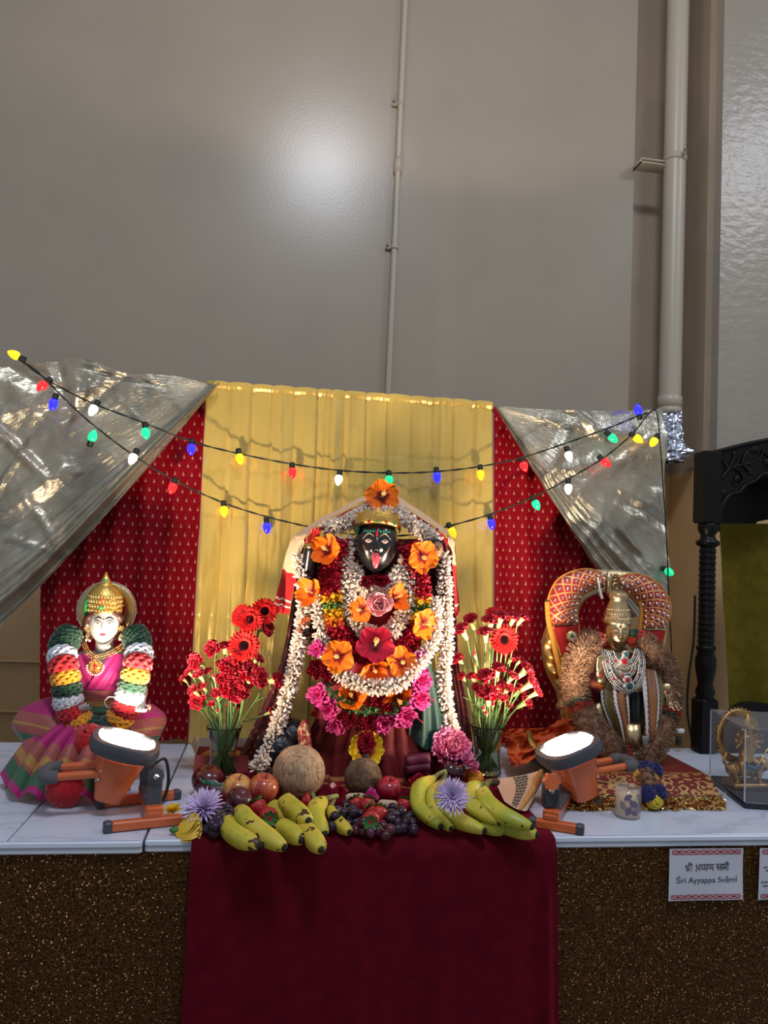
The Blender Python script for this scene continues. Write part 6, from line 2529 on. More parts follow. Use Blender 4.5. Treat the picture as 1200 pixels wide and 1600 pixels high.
# palm dot, sleeve
obj('palm_mark', MB().ball(P(939, 1055, BYs - .103), (.006, .003, .006), 10, 8), mat('palm_red', (.22, .01, .01), .6), bs)
obj('palm_mark', MB().ball(P(1043, 1082, BYs - .135), (.005, .003, .005), 10, 8), MATS['palm_red'], bs)
b = MB().tube(crv([P(931, 1060, BYs - .075), P(929, 1072, BYs - .06), P(931, 1090, BYs - .03)], 5), [.024, .027, .028, .029, .030, .030, .030, .030, .030, .029, .026], 16)
obj('sleeve', b, mat('sleeve_red_orange', (.10, .004, .010), .6, col2=(.45, .10, .01), nscale=9, lo=.5, hi=.56), bs)


# striped silk cloths
def stripe_mat(name, stops):
    g = NG(name, .55)
    c = g.coord('UV')
    sp = g.n('ShaderNodeSeparateXYZ')
    g.l(c, sp.inputs[0])
    zig = g.math('MULTIPLY', g.math('ABSOLUTE', g.math('SUBTRACT', g.math('FRACT', g.math('MULTIPLY', sp.outputs[1], 16)), .5)), .07)
    r = g.n('ShaderNodeValToRGB')
    r.color_ramp.interpolation = 'CONSTANT'
    cr_ = r.color_ramp
    while len(cr_.elements) < len(stops):
        cr_.elements.new(.5)
    for e_, (p, cc) in zip(cr_.elements, stops):
        e_.position = p
        e_.color = (*cc, 1)
    g.l(g.math('ADD', sp.outputs[0], zig), r.inputs[0])
    n_ = g.noise(g.coord('UV', (1, 1, 1)), 120, 2)
    g.base(g.mix(g.math('MULTIPLY', n_, .35), r.outputs[0], (.25, .14, .03)))
    return g.m


WHT, BLK, OLV, MRN, BRN = (.62, .62, .64), (.012, .016, .018), (.10, .085, .02), (.10, .010, .012), (.20, .060, .018)
ST1 = stripe_mat('striped_silk', [(0, WHT), (.07, BLK), (.12, OLV), (.30, BLK), (.36, WHT), (.47, MRN), (.55, BRN), (.82, MRN), (.92, WHT)])
ST2 = stripe_mat('striped_silk_mirrored', [(0, WHT), (.14, MRN), (.20, BRN), (.45, WHT), (.54, BLK), (.60, OLV), (.86, BLK), (.92, WHT)])


def draped(name, ea, eb, mt, parent, bulge=.02, nf=3, amp=.003, nu=36, nv=40):
    ca, cb2 = crv([P(*q) for q in ea], 10), crv([P(*q) for q in eb], 10)

    def fn(u, v):
        k = v * (len(ca) - 1)
        i = min(int(k), len(ca) - 2)
        k2 = v * (len(cb2) - 1)
        j = min(int(k2), len(cb2) - 2)
        p = ca[i].lerp(ca[i + 1], k - i).lerp(cb2[j].lerp(cb2[j + 1], k2 - j), u)
        p.y -= bulge * math.sin(PI * u) + amp * math.sin(u * nf * 2 * PI + v * 3)
        return p
    return obj(name, MB().grid(fn, nu, nv, lambda u, v: (u, v)), mt, parent)


y0 = BYs - .135
draped('striped_cloth', [(938, 1068, y0 + .06), (940, 1100, y0 + .03), (952, 1130, y0 + .02), (963, 1150, y0 + .02)], [(978, 1050, y0 + .06), (981, 1085, y0 + .02), (983, 1120, y0 + .01), (983, 1166, y0)], ST1, bs, .022)
draped('striped_cloth', [(1000, 1042, y0 + .06), (1004, 1080, y0 + .02), (1008, 1130, y0 + .005), (1011, 1182, y0 - .005)], [(1036, 1050, y0 + .07), (1043, 1085, y0 + .05), (1036, 1112, y0 + .03), (1018, 1160, y0 + .01)], ST2, bs, .022)
draped('shoulder_cloth', [(936, 1028, y0 + .07), (944, 1042, y0 + .06), (952, 1052, y0 + .05)], [(944, 1020, y0 + .08), (954, 1034, y0 + .065), (958, 1050, y0 + .05)], mat('white_silk', (.55, .57, .60), .5), bs, .004, 1, .001, 10, 14)
draped('leg_gap_shade', [(976, 1080, y0 + .05), (978, 1110, y0 + .04), (984, 1130, y0 + .04)], [(1004, 1080, y0 + .05), (1006, 1110, y0 + .04), (1004, 1130, y0 + .04)], mat('gap_shade_black', (.015, .018, .016), .5), bs, .01)  # black sheet stands in for the shade in the gap between the legs

# jewelled necklaces
SIL = mat('white_metal_jewel', (.72, .68, .64), .22, .85)


def jewel_chain(pts, rows, step, r, name, gem_every=5):
    path = resample(crv([P(*q) for q in pts], 14), step)
    b_ = MB(); gm = MB(); gg = MB()
    for i, p in enumerate(path):
        d = (path[min(i + 1, len(path) - 1)] - path[max(i - 1, 0)]).normalized()
        n_ = d.cross(Vector((0, 1, 0))).normalized()
        for k in range(rows):
            o = (k - (rows - 1) / 2) * r * 2.0
            q = p + n_ * o + Vector((0, -.002 * (k % 2), 0))
            if k == rows // 2 and i % gem_every == 2:
                (gm if (i // gem_every) % 2 else gg).ball(q + Vector((0, -r * .5, 0)), r * 1.25, 7, 5)
            else:
                b_.ball(q, r * .95, 6, 4)
    o_ = obj(name, b_, SIL, bs, kind='stuff')
    if gm.v:
        obj('red_stones', gm, RUBY, o_, kind='stuff')
    if gg.v:
        obj('green_stones', gg, mat('dark_teal_stone', (.01, .06, .06), .15, coat=.5), o_, kind='stuff')


jy = y0 + .035
jewel_chain([(945, 1016, jy + .03), (948, 1040, jy), (958, 1062, jy - .018), (980, 1078, jy - .022), (997, 1062, jy - .018), (1003, 1038, jy), (1000, 1014, jy + .03)], 4, .0052, .0030, 'long_necklace')
jewel_chain([(953, 1018, jy + .02), (961, 1034, jy + .0), (975, 1042, jy - .005), (990, 1033, jy), (996, 1016, jy + .02)], 4, .0052, .0029, 'bib_necklace', 4)
jewel_chain([(962, 1040, jy), (968, 1052, jy - .012), (978, 1056, jy - .014), (988, 1051, jy - .012), (992, 1040, jy)], 3, .005, .0026, 'inner_necklace', 4)
for (x, y, rr_, mt) in ((975, 1033, .0085, RUBY), (983, 1072, .0095, MATS['dark_teal_stone']), (980, 1062, .007, RUBY), (977, 1022, .006, MATS['dark_teal_stone'])):
    c_ = P(x, y, jy - .026 + (.012 if y < 1040 else 0))
    pn = obj('pendant', MB().lathe([(rr_ * 1.7, 0), (rr_ * 1.7, .002), (rr_ * 1.2, .004), (.001, .004)], 16, frame(c_, (0, -1, 0))), SIL, bs)
    obj('pendant_stone', MB().ball(c_ + Vector((0, -.004, 0)), (rr_, .003, rr_), 12, 8), mt, pn)
# silver tassel at the cloth end
obj('cloth_tassel', MB().tube(crv([P(1009, 1150, y0 - .01), P(1010, 1170, y0 - .01), P(1012, 1185, y0 - .008)], 4), [.010, .010, .009, .009, .008, .008, .006, .004, .002], 8, flat=.4), mat('grey_brocade', (.22, .22, .24), .5, bump=.5, bscale=200), bs)

# ================================================================ brass arch with red mirror-work pads
AY = .60
ar = thing('brass_arch', 'brass arch clad in red mirror-work pads behind the brass statue', 'arch', (P(950, 1150, AY).x, AY, ZT + PZ))
outer = [(884, 1150), (872, 1100), (862, 1040), (856, 985), (860, 940), (875, 908), (905, 893), (950, 890), (1000, 897), (1030, 915), (1044, 945), (1043, 990), (1036, 1050), (1040, 1150)]
inner = [(915, 1150), (908, 1100), (903, 1040), (901, 985), (905, 955), (915, 938), (932, 929), (952, 926), (978, 930), (995, 943), (1003, 965), (1003, 995), (1003, 1050), (1010, 1150)]
oc, ic = crv([P(x, y, AY) for x, y in outer], 6), crv([P(x, y, AY) for x, y in inner], 6)


def arch_fn(u, v):
    k = v * (len(oc) - 1)
    i = min(int(k), len(oc) - 2)
    a, b2 = oc[i].lerp(oc[i + 1], k - i), ic[i].lerp(ic[i + 1], k - i)
    s_ = u * 2
    if s_ <= 1:
        p = a.lerp(b2, s_)
        p.y -= .012 * math.sin(PI * s_) ** .5
    else:
        p = b2.lerp(a, s_ - 1)
        p.y += .012 * math.sin(PI * (s_ - 1)) ** .5
    return p


obj('frame', MB().grid(arch_fn, 20, 120), BRASS, ar)


def lattice_mat(name, col, gold, scale):
    g = NG(name, .5)
    c = g.coord('UV')
    sp = g.n('ShaderNodeSeparateXYZ')
    g.l(c, sp.inputs[0])
    a = g.math('FRACT', g.math('MULTIPLY', g.math('ADD', sp.outputs[0], sp.outputs[1]), scale))
    b2 = g.math('FRACT', g.math('MULTIPLY', g.math('SUBTRACT', sp.outputs[0], sp.outputs[1]), scale))
    la = g.math('LESS_THAN', g.math('ABSOLUTE', g.math('SUBTRACT', a, .5)), .09)
    lb_ = g.math('LESS_THAN', g.math('ABSOLUTE', g.math('SUBTRACT', b2, .5)), .09)
    f = g.math('MAXIMUM', la, lb_)
    g.base(g.mix(f, col, gold))
    g.l(g.math('MULTIPLY', f, .7), g.b.inputs['Metallic'])
    g.b.inputs['Sheen Weight'].default_value = .2
    return g.m


LS = 35.0
PADM = lattice_mat('red_mirror_work', (.36, .006, .010), (.72, .42, .16), LS)
REDF = mat('plain_red_felt', (.36, .005, .010), .8)
GTRIM = mat('gold_thread_trim', (.62, .26, .03), .6, bump=.8, bscale=300)
MIRR = mat('tiny_mirror', (.80, .74, .66), .12, 1.0)


def pad(name, oc_, ic_, mt, Y, bulge, nu=20, nv=50, dots=True, trim=True):
    a_, b2 = crv([P(x, y, Y) for x, y in oc_], 10), crv([P(x, y, Y) for x, y in ic_], 10)

    def samp(c2, v):
        k = v * (len(c2) - 1)
        i = min(int(k), len(c2) - 2)
        return c2[i].lerp(c2[i + 1], k - i)
    L = sum((x - y).length for x, y in zip(a_, a_[1:])) * .5 + sum((x - y).length for x, y in zip(b2, b2[1:])) * .5
    W_ = sum((samp(a_, t) - samp(b2, t)).length for t in (.1, .3, .5, .7, .9)) / 5

    def fn(u, v):
        p = samp(a_, v).lerp(samp(b2, v), u)
        e = min(1, 12 * v, 12 * (1 - v))
        p.y -= bulge * (math.sin(PI * u) ** .6) * (e ** .5)
        return p
    o_ = obj(name, MB().grid(fn, nu, nv, lambda u, v: (u * W_, v * L)), mt, ar)
    if dots:
        b_ = MB()
        n1 = int(W_ * LS) + 3
        for s1 in range(-60, 90):
            for s2 in range(-60, 90):
                U, V = (s1 + s2) / (2 * LS), (s1 - s2) / (2 * LS)
                u, v = U / W_, V / L
                if .06 < u < .94 and .02 < v < .98:
                    p = fn(u, v)
                    b_.ball(p + Vector((0, -.001, 0)), (.0052, .0025, .0052), 8, 5)
        obj('mirrors', b_, MIRR, o_, kind='stuff')
    if trim:
        for uu in (0, 1):
            obj('trim', MB().tube([fn(uu, k / 40) + Vector((0, -.003, 0)) for k in range(41)], .0024, 6), GTRIM, o_)
    return o_


py_ = AY - .015
pad('mirror_pad', [(944, 897), (920, 889), (893, 893), (870, 906), (857, 930), (854, 955), (861, 976)], [(946, 912), (930, 919), (913, 928), (904, 942), (902, 955), (902, 965), (904, 974)], PADM, py_, .026)
pad('mirror_pad', [(961, 906), (980, 897), (1005, 899), (1030, 914), (1046, 938), (1047, 960), (1040, 982)], [(966, 916), (978, 925), (993, 938), (1002, 952), (1003, 963), (1002, 974), (1002, 982)], PADM, py_, .026)
pad('plain_band', [(862, 978), (868, 1000), (876, 1024)], [(904, 976), (905, 1000), (907, 1022)], REDF, py_, .018, dots=False)
pad('mirror_strip', [(876, 1026), (884, 1080), (892, 1148)], [(907, 1024), (909, 1080), (912, 1148)], PADM, py_, .014)
pad('plain_band', [(1002, 985), (1003, 1000), (1004, 1016)], [(1040, 985), (1036, 1000), (1031, 1018)], REDF, py_, .018, dots=False)
obj('outer_trim', MB().tube(crv([P(x, y, py_ - .008) for x, y in ((855, 940), (857, 970), (866, 1010), (877, 1060), (886, 1110), (890, 1150))], 8), .008, 8, flat=.5), GTRIM, ar)
obj('inner_trim', MB().tube(crv([P(x, y, py_ - .006) for x, y in ((1001, 940), (1002, 960), (999, 985), (996, 1005))], 8), .006, 8), GTRIM, ar)
for (x, y) in ((893, 994), (1018, 1000)):
    c_ = P(x, y, py_ - .030)
    jb = obj('jewel_boss', MB().lathe([(.016, 0), (.017, .002), (.014, .005), (.006, .006), (.001, .006)], 20, frame(c_, (0, -1, 0))), GOLD, ar)
    b = MB()
    for k in range(16):
        a = 2 * PI * k / 16
        b.ball(c_ + Vector((.0115 * math.cos(a), -.005, .0115 * math.sin(a))), (.0016, .002, .0016), 6, 4)
        b.tube([c_ + Vector((.006 * math.cos(a), -.006, .006 * math.sin(a))), c_ + Vector((.011 * math.cos(a), -.006, .011 * math.sin(a)))], .0014, 5)
    obj('boss_stones', b, PEARL, jb, kind='stuff')
    obj('boss_centre', MB().ball(c_ + Vector((0, -.007, 0)), .0042, 10, 8), EMERALD, jb)
# brass leaf ornament on the left and crest scrolls on top
orn_o = [(872, 950), (855, 975), (846, 1005), (850, 1040), (862, 1068), (872, 1085)]
orn_i = [(874, 952), (868, 985), (870, 1010), (876, 1040), (882, 1065), (886, 1085)]
oa, ob = crv([P(x, y, AY) for x, y in orn_o], 8), crv([P(x, y, AY) for x, y in orn_i], 8)


def orn(u, v):
    k = v * (len(oa) - 1)
    i = min(int(k), len(oa) - 2)
    p = oa[i].lerp(oa[i + 1], k - i).lerp(ob[i].lerp(ob[i + 1], k - i), u)
    p.y -= .016 * math.sin(PI * u) ** .7 + .004 * math.sin(v * 40) * math.sin(PI * u)
    return p


obj('leaf_ornament', MB().grid(orn, 14, 60), mat('gold_brass', (.62, .36, .12), .35, 1.0, bump=.3, bscale=90), ar)
b = MB()
b.ball(P(877, 1068, AY - .005), (.022, .016, .022), 14, 10)
b.lathe([(.020, -.04), (.022, -.03), (.014, -.02), (.016, 0), (.020, .012), (.012, .02)], 16, Matrix.Translation(P(880, 1085, AY - .003)))
b.rbox(P(884, 1138, AY), (.05, .045, .05), .004)
b.tube([P(881, 1090, AY), P(884, 1130, AY)], .014, 12)
obj('left_pillar', b, BRASS, ar)
b = MB()
for s in (-1, 1):
    for (cx_, cy_, r0) in ((951 + s * 9, 903, .012), (951 + s * 11, 917, .013)):
        pts = []
        for k in range(26):
            a = k / 25 * 2.6 * PI
            r = r0 * (1 - .75 * k / 25)
            pts.append(P(cx_, cy_, AY - .02) + Vector((s * r * math.cos(a), 0, r * math.sin(a))))
        b.tube(pts, [.0045 * (1 - .5 * k / 25) for k in range(26)], 7)
b.tube(crv([P(951, 928, AY - .02), P(951, 905, AY - .025), P(951, 891, AY - .02)], 5), [.010, .009, .008, .008, .009, .010, .009, .006, .005, .004, .001], 10)
obj('crest', b, BRASS, ar)
obj('white_ribbon', MB().tube(crv([P(934, 902, AY - .05), P(936, 915, AY - .05), P(938, 926, AY - .05), P(941, 936, AY - .052)], 5), [.003] * 8 + [.0045] * 8, 7), PEARL, ar)

# ================================================================ straw garland
gy = BYs - .075
gs = thing('straw_garland', 'shaggy brown root-fibre garland around the brass statue', 'garland', P(965, 1100, gy))
STRAW = mat('brown_straw', (.17, .085, .048), .8, col2=(.29, .165, .10), nscale=60)
GP = [(925, 1000), (907, 1018), (899, 1045), (899, 1075), (908, 1105), (925, 1135), (948, 1160), (975, 1184), (1000, 1192), (1018, 1170), (1036, 1140), (1046, 1105), (1047, 1070), (1038, 1040), (1020, 1018), (1002, 1002)]
gpath = resample(crv([P(x, y, gy - .06 * max(0, min(1, (y - 1060) / 90)) + .03 * (y < 1015)) for x, y in GP], 12), .006)


def straw(mb, path, rad, rg_, per=70, L=.018, w0=.0006):
    N = len(path)
    mb.tube(path, rad * .72, 10)
    for i, p in enumerate(path):
        d = (path[min(i + 1, N - 1)] - path[max(i - 1, 0)]).normalized()
        u = d.orthogonal().normalized()
        w_ = d.cross(u)
        for k in range(per):
            a = rg_.uniform(0, 2 * PI)
            o = u * math.cos(a) + w_ * math.sin(a)
            if o.y > .45:
                continue
            s0 = p + o * rad * .70 + d * rg_.uniform(-.003, .003)
            dd = (o + d * rg_.uniform(-.8, .8) + o.cross(d) * rg_.uniform(-.8, .8)).normalized()
            sd_ = dd.cross(o + d * .3).normalized() * w0 * 1.4
            m_ = s0 + dd * L * .5
            e = s0 + dd * L * rg_.uniform(.7, 1.05) + d * rg_.uniform(-.004, .004)
            mb.add([s0 - sd_, s0 + sd_, m_ + sd_, m_ - sd_, e], [(0, 1, 2, 3), (3, 2, 4)])


rg = random.Random(91)
cut = [0, .24, .27, .44, .47, .70, .735, 1.0]
n = len(gpath)
for k in range(7):
    seg = gpath[int(cut[k] * n):min(n, int(cut[k + 1] * n) + 1)]
    if k % 2 == 0:
        b = MB(); straw(b, seg, .036, rg)
        obj('straw_section', b, STRAW, gs, kind='stuff')
    else:
        h_ = len(seg) // 2 + 1
        for part, mt in ((seg[:h_], YM['green']), (seg[h_ - 1:], mat('coral_red_wool', (.52, .03, .02), .9, sheen=.3))):
            if len(part) < 2:
                part = [part[0], part[0] + (gpath[int(cut[k] * n) + 2] - gpath[int(cut[k] * n)]) * .3]
            b = MB(); straw(b, part, .036, rg, 120, .010, .0012)
            obj('wool_band', b, mt, gs, kind='stuff')
for (x, y, mt, r_) in ((935, 998, MATS['coral_red_wool'], .018), (925, 994, YM['green'], .016), (1000, 996, MATS['coral_red_wool'], .020), (992, 990, YM['green'], .013), (989, 1003, MATS['coral_red_wool'], .014)):
    b = MB(); yarn_ball(b, P(x, y, gy + .03), r_, rg, 40, .002)
    obj('wool_puff', b, mt, gs)
NAVY = mat('navy_wool', (.012, .014, .10), .9, sheen=.3)
YLW = mat('lemon_wool', (.60, .42, .02), .9, sheen=.3)
ty = .165
for (x, y, mt, r_) in ((1010, 1203, NAVY, .022), (1024, 1203, NAVY, .018), (1001, 1212, YLW, .016), (1019, 1210, YLW, .017), (1012, 1240, NAVY, .019), (1030, 1238, NAVY, .018), (1022, 1250, YLW, .020)):
    b = MB(); yarn_ball(b, P(x, y, ty + (0 if y > 1220 else .115)), r_, rg, 50, .0018)
    obj('wool_puff', b, mt, gs)
b = MB(); straw(b, [P(1010, 1214, ty + .08), P(1015, 1226, ty + .03), P(1018, 1236, ty + .01)], .020, rg, 140, .014)
obj('straw_knot', b, STRAW, gs, kind='stuff')

# ================================================================ things around the brass statue
# candle glass with leaf print
cc = T(980, 1276); cc.z = ZT + .0005
cj = thing('candle_glass', 'cream candle in a glass printed with purple leaves', 'candle', cc)
ro, hh_ = .0295, .068
obj('glass', MB().lathe([(.001, 0), (ro - .001, 0), (ro, .002), (ro, hh_), (ro - .0022, hh_), (ro - .0022, .004), (.001, .004)], 36, Matrix.Translation(cc), cap=False), mat('thin_glass', (.8, .8, .78), .05, alpha=.16, coat=1.0), cj)
obj('wax', MB().lathe([(.001, .0045), (ro - .0030, .0045), (ro - .0030, hh_ * .78), (.001, hh_ * .76)], 30, Matrix.Translation(cc), cap=False), mat('cream_wax', (.62, .41, .20), .5, sss=.1), cj)
obj('wick', MB().tube([cc + Vector((0, 0, hh_ * .76)), cc + Vector((.001, 0, hh_ * .9))], .0010, 5), DARKP, cj)
PRN = mat('purple_leaf_print', (.13, .10, .17), .5)
rg = random.Random(4)
for k, (a, z, sz, tilt) in enumerate(((-2.35, .030, .024, .5), (-1.95, .020, .024, -.4), (-1.55, .036, .028, .9), (-1.15, .026, .026, .2), (-.8, .042, .024, -.6), (-1.5, .016, .020, 1.2), (-1.05, .052, .020, .9), (-2.0, .050, .022, -.9), (-.55, .02, .022, .8))):
    def leaf_(u, v, a=a, z=z, sz=sz, tilt=tilt):
        w_ = (u - .5) * sz * .55 * math.sin(PI * min(.999, max(.001, v)))
        l = (v - .5) * sz
        x, y = w_ * math.cos(tilt) - l * math.sin(tilt), w_ * math.sin(tilt) + l * math.cos(tilt)
        an = a + x / ro
        return cc + Vector(((ro + .0004) * math.cos(an), (ro + .0004) * math.sin(an), z + y))
    obj('printed_leaf', MB().grid(leaf_, 4, 8), PRN if k % 3 else mat('grey_leaf_print', (.20, .17, .20), .5), cj)


# crumpled orange cloth
def ocloth(u, v):
    x, y = 786 + 104 * u, 1140 + 52 * v
    Y = .60 - .16 * v
    y -= 16 * math.exp(-((u - .9) / .2) ** 2) * (1 - v)
    p = P(x, y + 6 * math.sin(u * 9) * v, Y)
    d = .045 * ridged(u * 3.2, v * 3.2, 2) + .022 * ridged(u * 8, v * 7, 5) + .02 * math.sin(PI * u) * math.sin(PI * v)
    p += Vector((0, -d, d * .3))
    p.z = max(p.z, ZT + .002)
    return p


obj('orange_cloth', MB().grid(ocloth, 80, 60), mat('orange_satin', (.70, .115, .020), .38, sheen=.2), None, 'crumpled orange satin cloth left of the brass arch', 'cloth')
b = MB().tube(crv([P(826, 1142, .47), P(831, 1160, .45), P(845, 1178, .43), P(856, 1192, .40)], 6), .009, 8, flat=.35)
obj('gold_ribbon', b, mat('gold_lace', (.45, .28, .07), .4, .7, bump=.7, bscale=200), None, 'gold lace ribbon lying over the orange cloth', 'ribbon')

# paper sleeve with black printed window
g = NG('black_block_print', .6)
br = g.n('ShaderNodeTexBrick')
br.inputs['Scale'].default_value = 2.6
br.inputs['Color1'].default_value = (.035, .045, .04, 1)
br.inputs['Color2'].default_value = (.05, .06, .05, 1)
br.inputs['Mortar'].default_value = (.55, .42, .30, 1)
br.inputs['Mortar Size'].default_value = .022
g.l(g.coord('UV'), br.inputs['Vector'])
g.base(br.outputs['Color'])
BPR = g.m
PAPER = mat('tan_paper', (.56, .37, .25), .7, col2=(.60, .42, .29), nscale=10, bump=.1)
ps = thing('paper_sleeve', 'folded tan paper sleeve with black printed window beside the right bananas', 'paper', T(815, 1262))


def quadpatch(c00, c10, c11, c01, bul=.01):
    def fn(u, v):
        p = (P(*c00) * (1 - u) + P(*c10) * u) * (1 - v) + (P(*c01) * (1 - u) + P(*c11) * u) * v
        p.y -= bul * math.sin(PI * u)
        return p
    return fn


A_, B_, C_, D_ = (772, 1217, .30), (828, 1193, .33), (812, 1266, .14), (788, 1252, .16)
B2 = (846, 1203, .30)
main = quadpatch(A_, B2, C_, D_, .012)
obj('front_sheet', MB().grid(main, 20, 16), PAPER, ps)


def prn(u, v):
    uu = .36 + .32 * u + .10 * math.sin(PI * v)
    vv = .02 + .94 * v
    return main(uu, vv) + Vector((0, -.0012, .0004))


obj('printed_window', MB().grid(prn, 12, 16, lambda u, v: (u * .5, v)), BPR, ps)
obj('rolled_edge', MB().tube(crv([P(846, 1203, .29), P(836, 1228, .23), P(812, 1266, .135)], 6), [.004, .006, .007, .008, .008, .008, .008, .008, .007, .006, .005, .004, .003], 10, flat=.6), mat('golden_paper', (.50, .27, .09), .6), ps)
obj('back_sheet', MB().grid(quadpatch((846, 1203, .305), (850, 1216, .29), (824, 1266, .14), (813, 1266, .14), .006), 10, 12), PAPER, ps)

# ================================================================ acrylic case with gilt figurine
A3, B3, C3 = T(1109, 1221), T(1163, 1264), T(1200, 1266)
ax = (A3 - B3).normalized()
xx = (C3 - B3).normalized()
xx = (xx - ax * xx.dot(ax)).normalized()
dL, wL = (A3 - B3).length, .17
hC = .172
CLEAR = mat('acrylic_sheet', (.75, .78, .85), .03, alpha=.06, coat=1.0, spec=.8)
ac = thing('display_case', 'clear acrylic display case at the right edge of the table', 'case', B3)
rot = Matrix((xx, ax, Vector((0, 0, 1)))).transposed()
ctr = B3 + xx * wL / 2 + ax * dL / 2
obj('plinth', MB().rbox(ctr + Vector((0, 0, .009)), (wL, dL, .016), .003, rot=rot), mat('black_plinth', (.015, .016, .022), .25), ac)
for nm, cn_, sz in (('front_panel', B3 + xx * wL / 2, (wL, .003, hC)), ('back_panel', B3 + xx * wL / 2 + ax * dL, (wL, .003, hC)), ('side_panel', B3 + ax * dL / 2, (.003, dL, hC)), ('side_panel', B3 + xx * wL + ax * dL / 2, (.003, dL, hC))):
    obj(nm, MB().box(cn_ + Vector((0, 0, .017 + hC / 2)), sz, rot), CLEAR, ac, smooth=False)
obj('top_panel', MB().box(ctr + Vector((0, 0, .017 + hC + .002)), (wL + .003, dL + .003, .003), rot), mat('acrylic_top', (.6, .62, .68), .05, alpha=.22, coat=1.0), ac, smooth=False)
EDGE = mat('acrylic_edge', (.6, .63, .70), .1, alpha=.55, coat=.5)
for q in (B3, B3 + ax * dL, B3 + xx * wL, B3 + xx * wL + ax * dL):
    obj('corner_edge', MB().box(q + Vector((0, 0, .017 + hC / 2)), (.003, .003, hC), rot), EDGE, ac, smooth=False)
# figurine: halo ring, many-armed rider on a lion
FG = mat('aged_gilt', (.50, .33, .13), .38, 1.0, col2=(.34, .20, .09), nscale=50, bump=.5, bscale=160)
fc = P(1165, 1170, B3.y + .12)
fb = Vector((fc.x, fc.y, ZT + .018))
fg = thing('gilt_figurine', 'gilt many-armed figurine with ring halo inside the acrylic case', 'figurine', fb)
MR = frame(Vector((fb.x - .004, fb.y + .02, fc.z)), (.1, -1, 0))
b = MB()
loft(b, [[Vector((r * math.cos(2 * PI * i / 40), r * 1.12 * math.sin(2 * PI * i / 40), z)) for i in range(40)] for r, z in ((.036, 0), (.038, .004), (.043, .002), (.047, .005), (.050, .001), (.050, -.003), (.036, -.003))], MR, cap=False)
for i in range(36):
    a = 2 * PI * i / 36
    b.ball(MR @ Vector((.0505 * math.cos(a), .0505 * 1.12 * math.sin(a), 0)), .0022, 6, 5)
obj('ring_halo', b, FG, fg)
b = MB()
b.rbox(fb + Vector((0, 0, .006)), (.075, .05, .012), .003)
limb(b, [fb + Vector((-.028, 0, .034)), fb + Vector((.022, 0, .036))], [.014, .016])                    # lion body
b.ball(fb + Vector((.030, -.006, .046)), .015, 12, 8)
b.ball(fb + Vector((.040, -.012, .043)), .007, 8, 6)
for x, y in ((-.028, -.01), (-.026, .01), (.018, -.012), (.020, .01)):
    limb(b, [fb + Vector((x, y, .034)), fb + Vector((x + .004, y - .002, .012))], [.006, .0045], 8)
limb(b, [fb + Vector((-.038, 0, .036)), fb + Vector((-.048, 0, .05)), fb + Vector((-.042, 0, .064))], [.003, .003, .004], 6)
limb(b, [fb + Vector((0, -.002, .052)), fb + Vector((0, -.002, .080)), fb + Vector((0, -.002, .096))], [.015, .011, .015])
b.ball(fb + Vector((0, -.006, .113)), (.0095, .010, .012), 12, 10)
b.lathe([(.011, 0), (.012, .004), (.008, .014), (.004, .022), (.001, .026)], 12, Matrix.Translation(fb + Vector((0, -.004, .119))))
for s in (-1, 1):
    for k in range(5):
        a = -.5 + k * .48
        e = fb + Vector((s * .028 * math.cos(a), -.008 - .002 * k, .092 + .028 * math.sin(a)))
        limb(b, [fb + Vector((s * .012, -.002, .095)), fb + Vector((s * .02 * math.cos(a), -.004, .092 + .014 * math.sin(a) - .004)), e], [.0042, .0034, .0028], 6)
        b.ball(e, .004, 6, 5)
    limb(b, [fb + Vector((s * .008, -.006, .055)), fb + Vector((s * .020, -.018, .048)), fb + Vector((s * .016, -.020, .022))], [.008, .007, .005], 8)
obj('rider', remeshed(b, .0014, 1), FG, fg)
obj('blue_sash', MB().tube(crv([fb + Vector((-.012, -.022, .046)), fb + Vector((.004, -.026, .042)), fb + Vector((.020, -.022, .052))], 5), .0045, 8), mat('blue_enamel', (.02, .07, .14), .3), fg)
fg.scale = (1.28, 1.28, 1.28)
obj('gilt_spear', MB().tube([fb + Vector((.036, -.024, .088)), fb + Vector((-.004, -.028, .030))], .0014, 6), GOLDP, fg)

# ================================================================ black carved throne
TB = mat('black_carved_wood', (.0035, .003, .0035), .38, spec=.25, bump=.2, bscale=60)
THY = .715
th = thing('carved_throne', 'black carved wooden throne with twisted post and olive velvet back', 'throne', (P(1103, 1170, THY).x, THY, ZT))
xp = P(1103, 1000, THY).x
zz = lambda py, px=1103, Y=THY: P(px, py, Y).z
# twisted post
z0_, z1_ = zz(1012), zz(852)
q = []
N, K = 26, 150
b = MB()
for k in range(K + 1):
    t = k / K
    z = z0_ + (z1_ - z0_) * t
    row = (t * 17) % 1.0
    for i in range(N):
        a = 2 * PI * i / N
        r = .0265 * (1 - .16 * ((row + .30 * abs(math.sin(a * 1.5))) % 1.0))
        q.append((xp + r * math.cos(a), THY + r * math.sin(a), z))
b.add(q, [(k * N + i, k * N + (i + 1) % N, (k + 1) * N + (i + 1) % N, (k + 1) * N + i) for k in range(K) for i in range(N)])
obj('twisted_post', b, TB, th)
prof = [(.030, zz(1093)), (.026, zz(1088)), (.030, zz(1080)), (.022, zz(1070)), (.024, zz(1062)), (.031, zz(1045)), (.032, zz(1030)), (.024, zz(1018)), (.030, zz(1014)), (.030, zz(1010)), (.024, zz(1008))]
obj('post_urn', MB().lathe([(r, z) for r, z in prof], 24, Matrix.Translation((xp, THY, 0))), TB, th)
prof = [(.026, zz(854)), (.036, zz(851)), (.036, zz(846)), (.024, zz(842)), (.022, zz(836)), (.030, zz(830)), (.032, zz(822)), (.028, zz(815))]
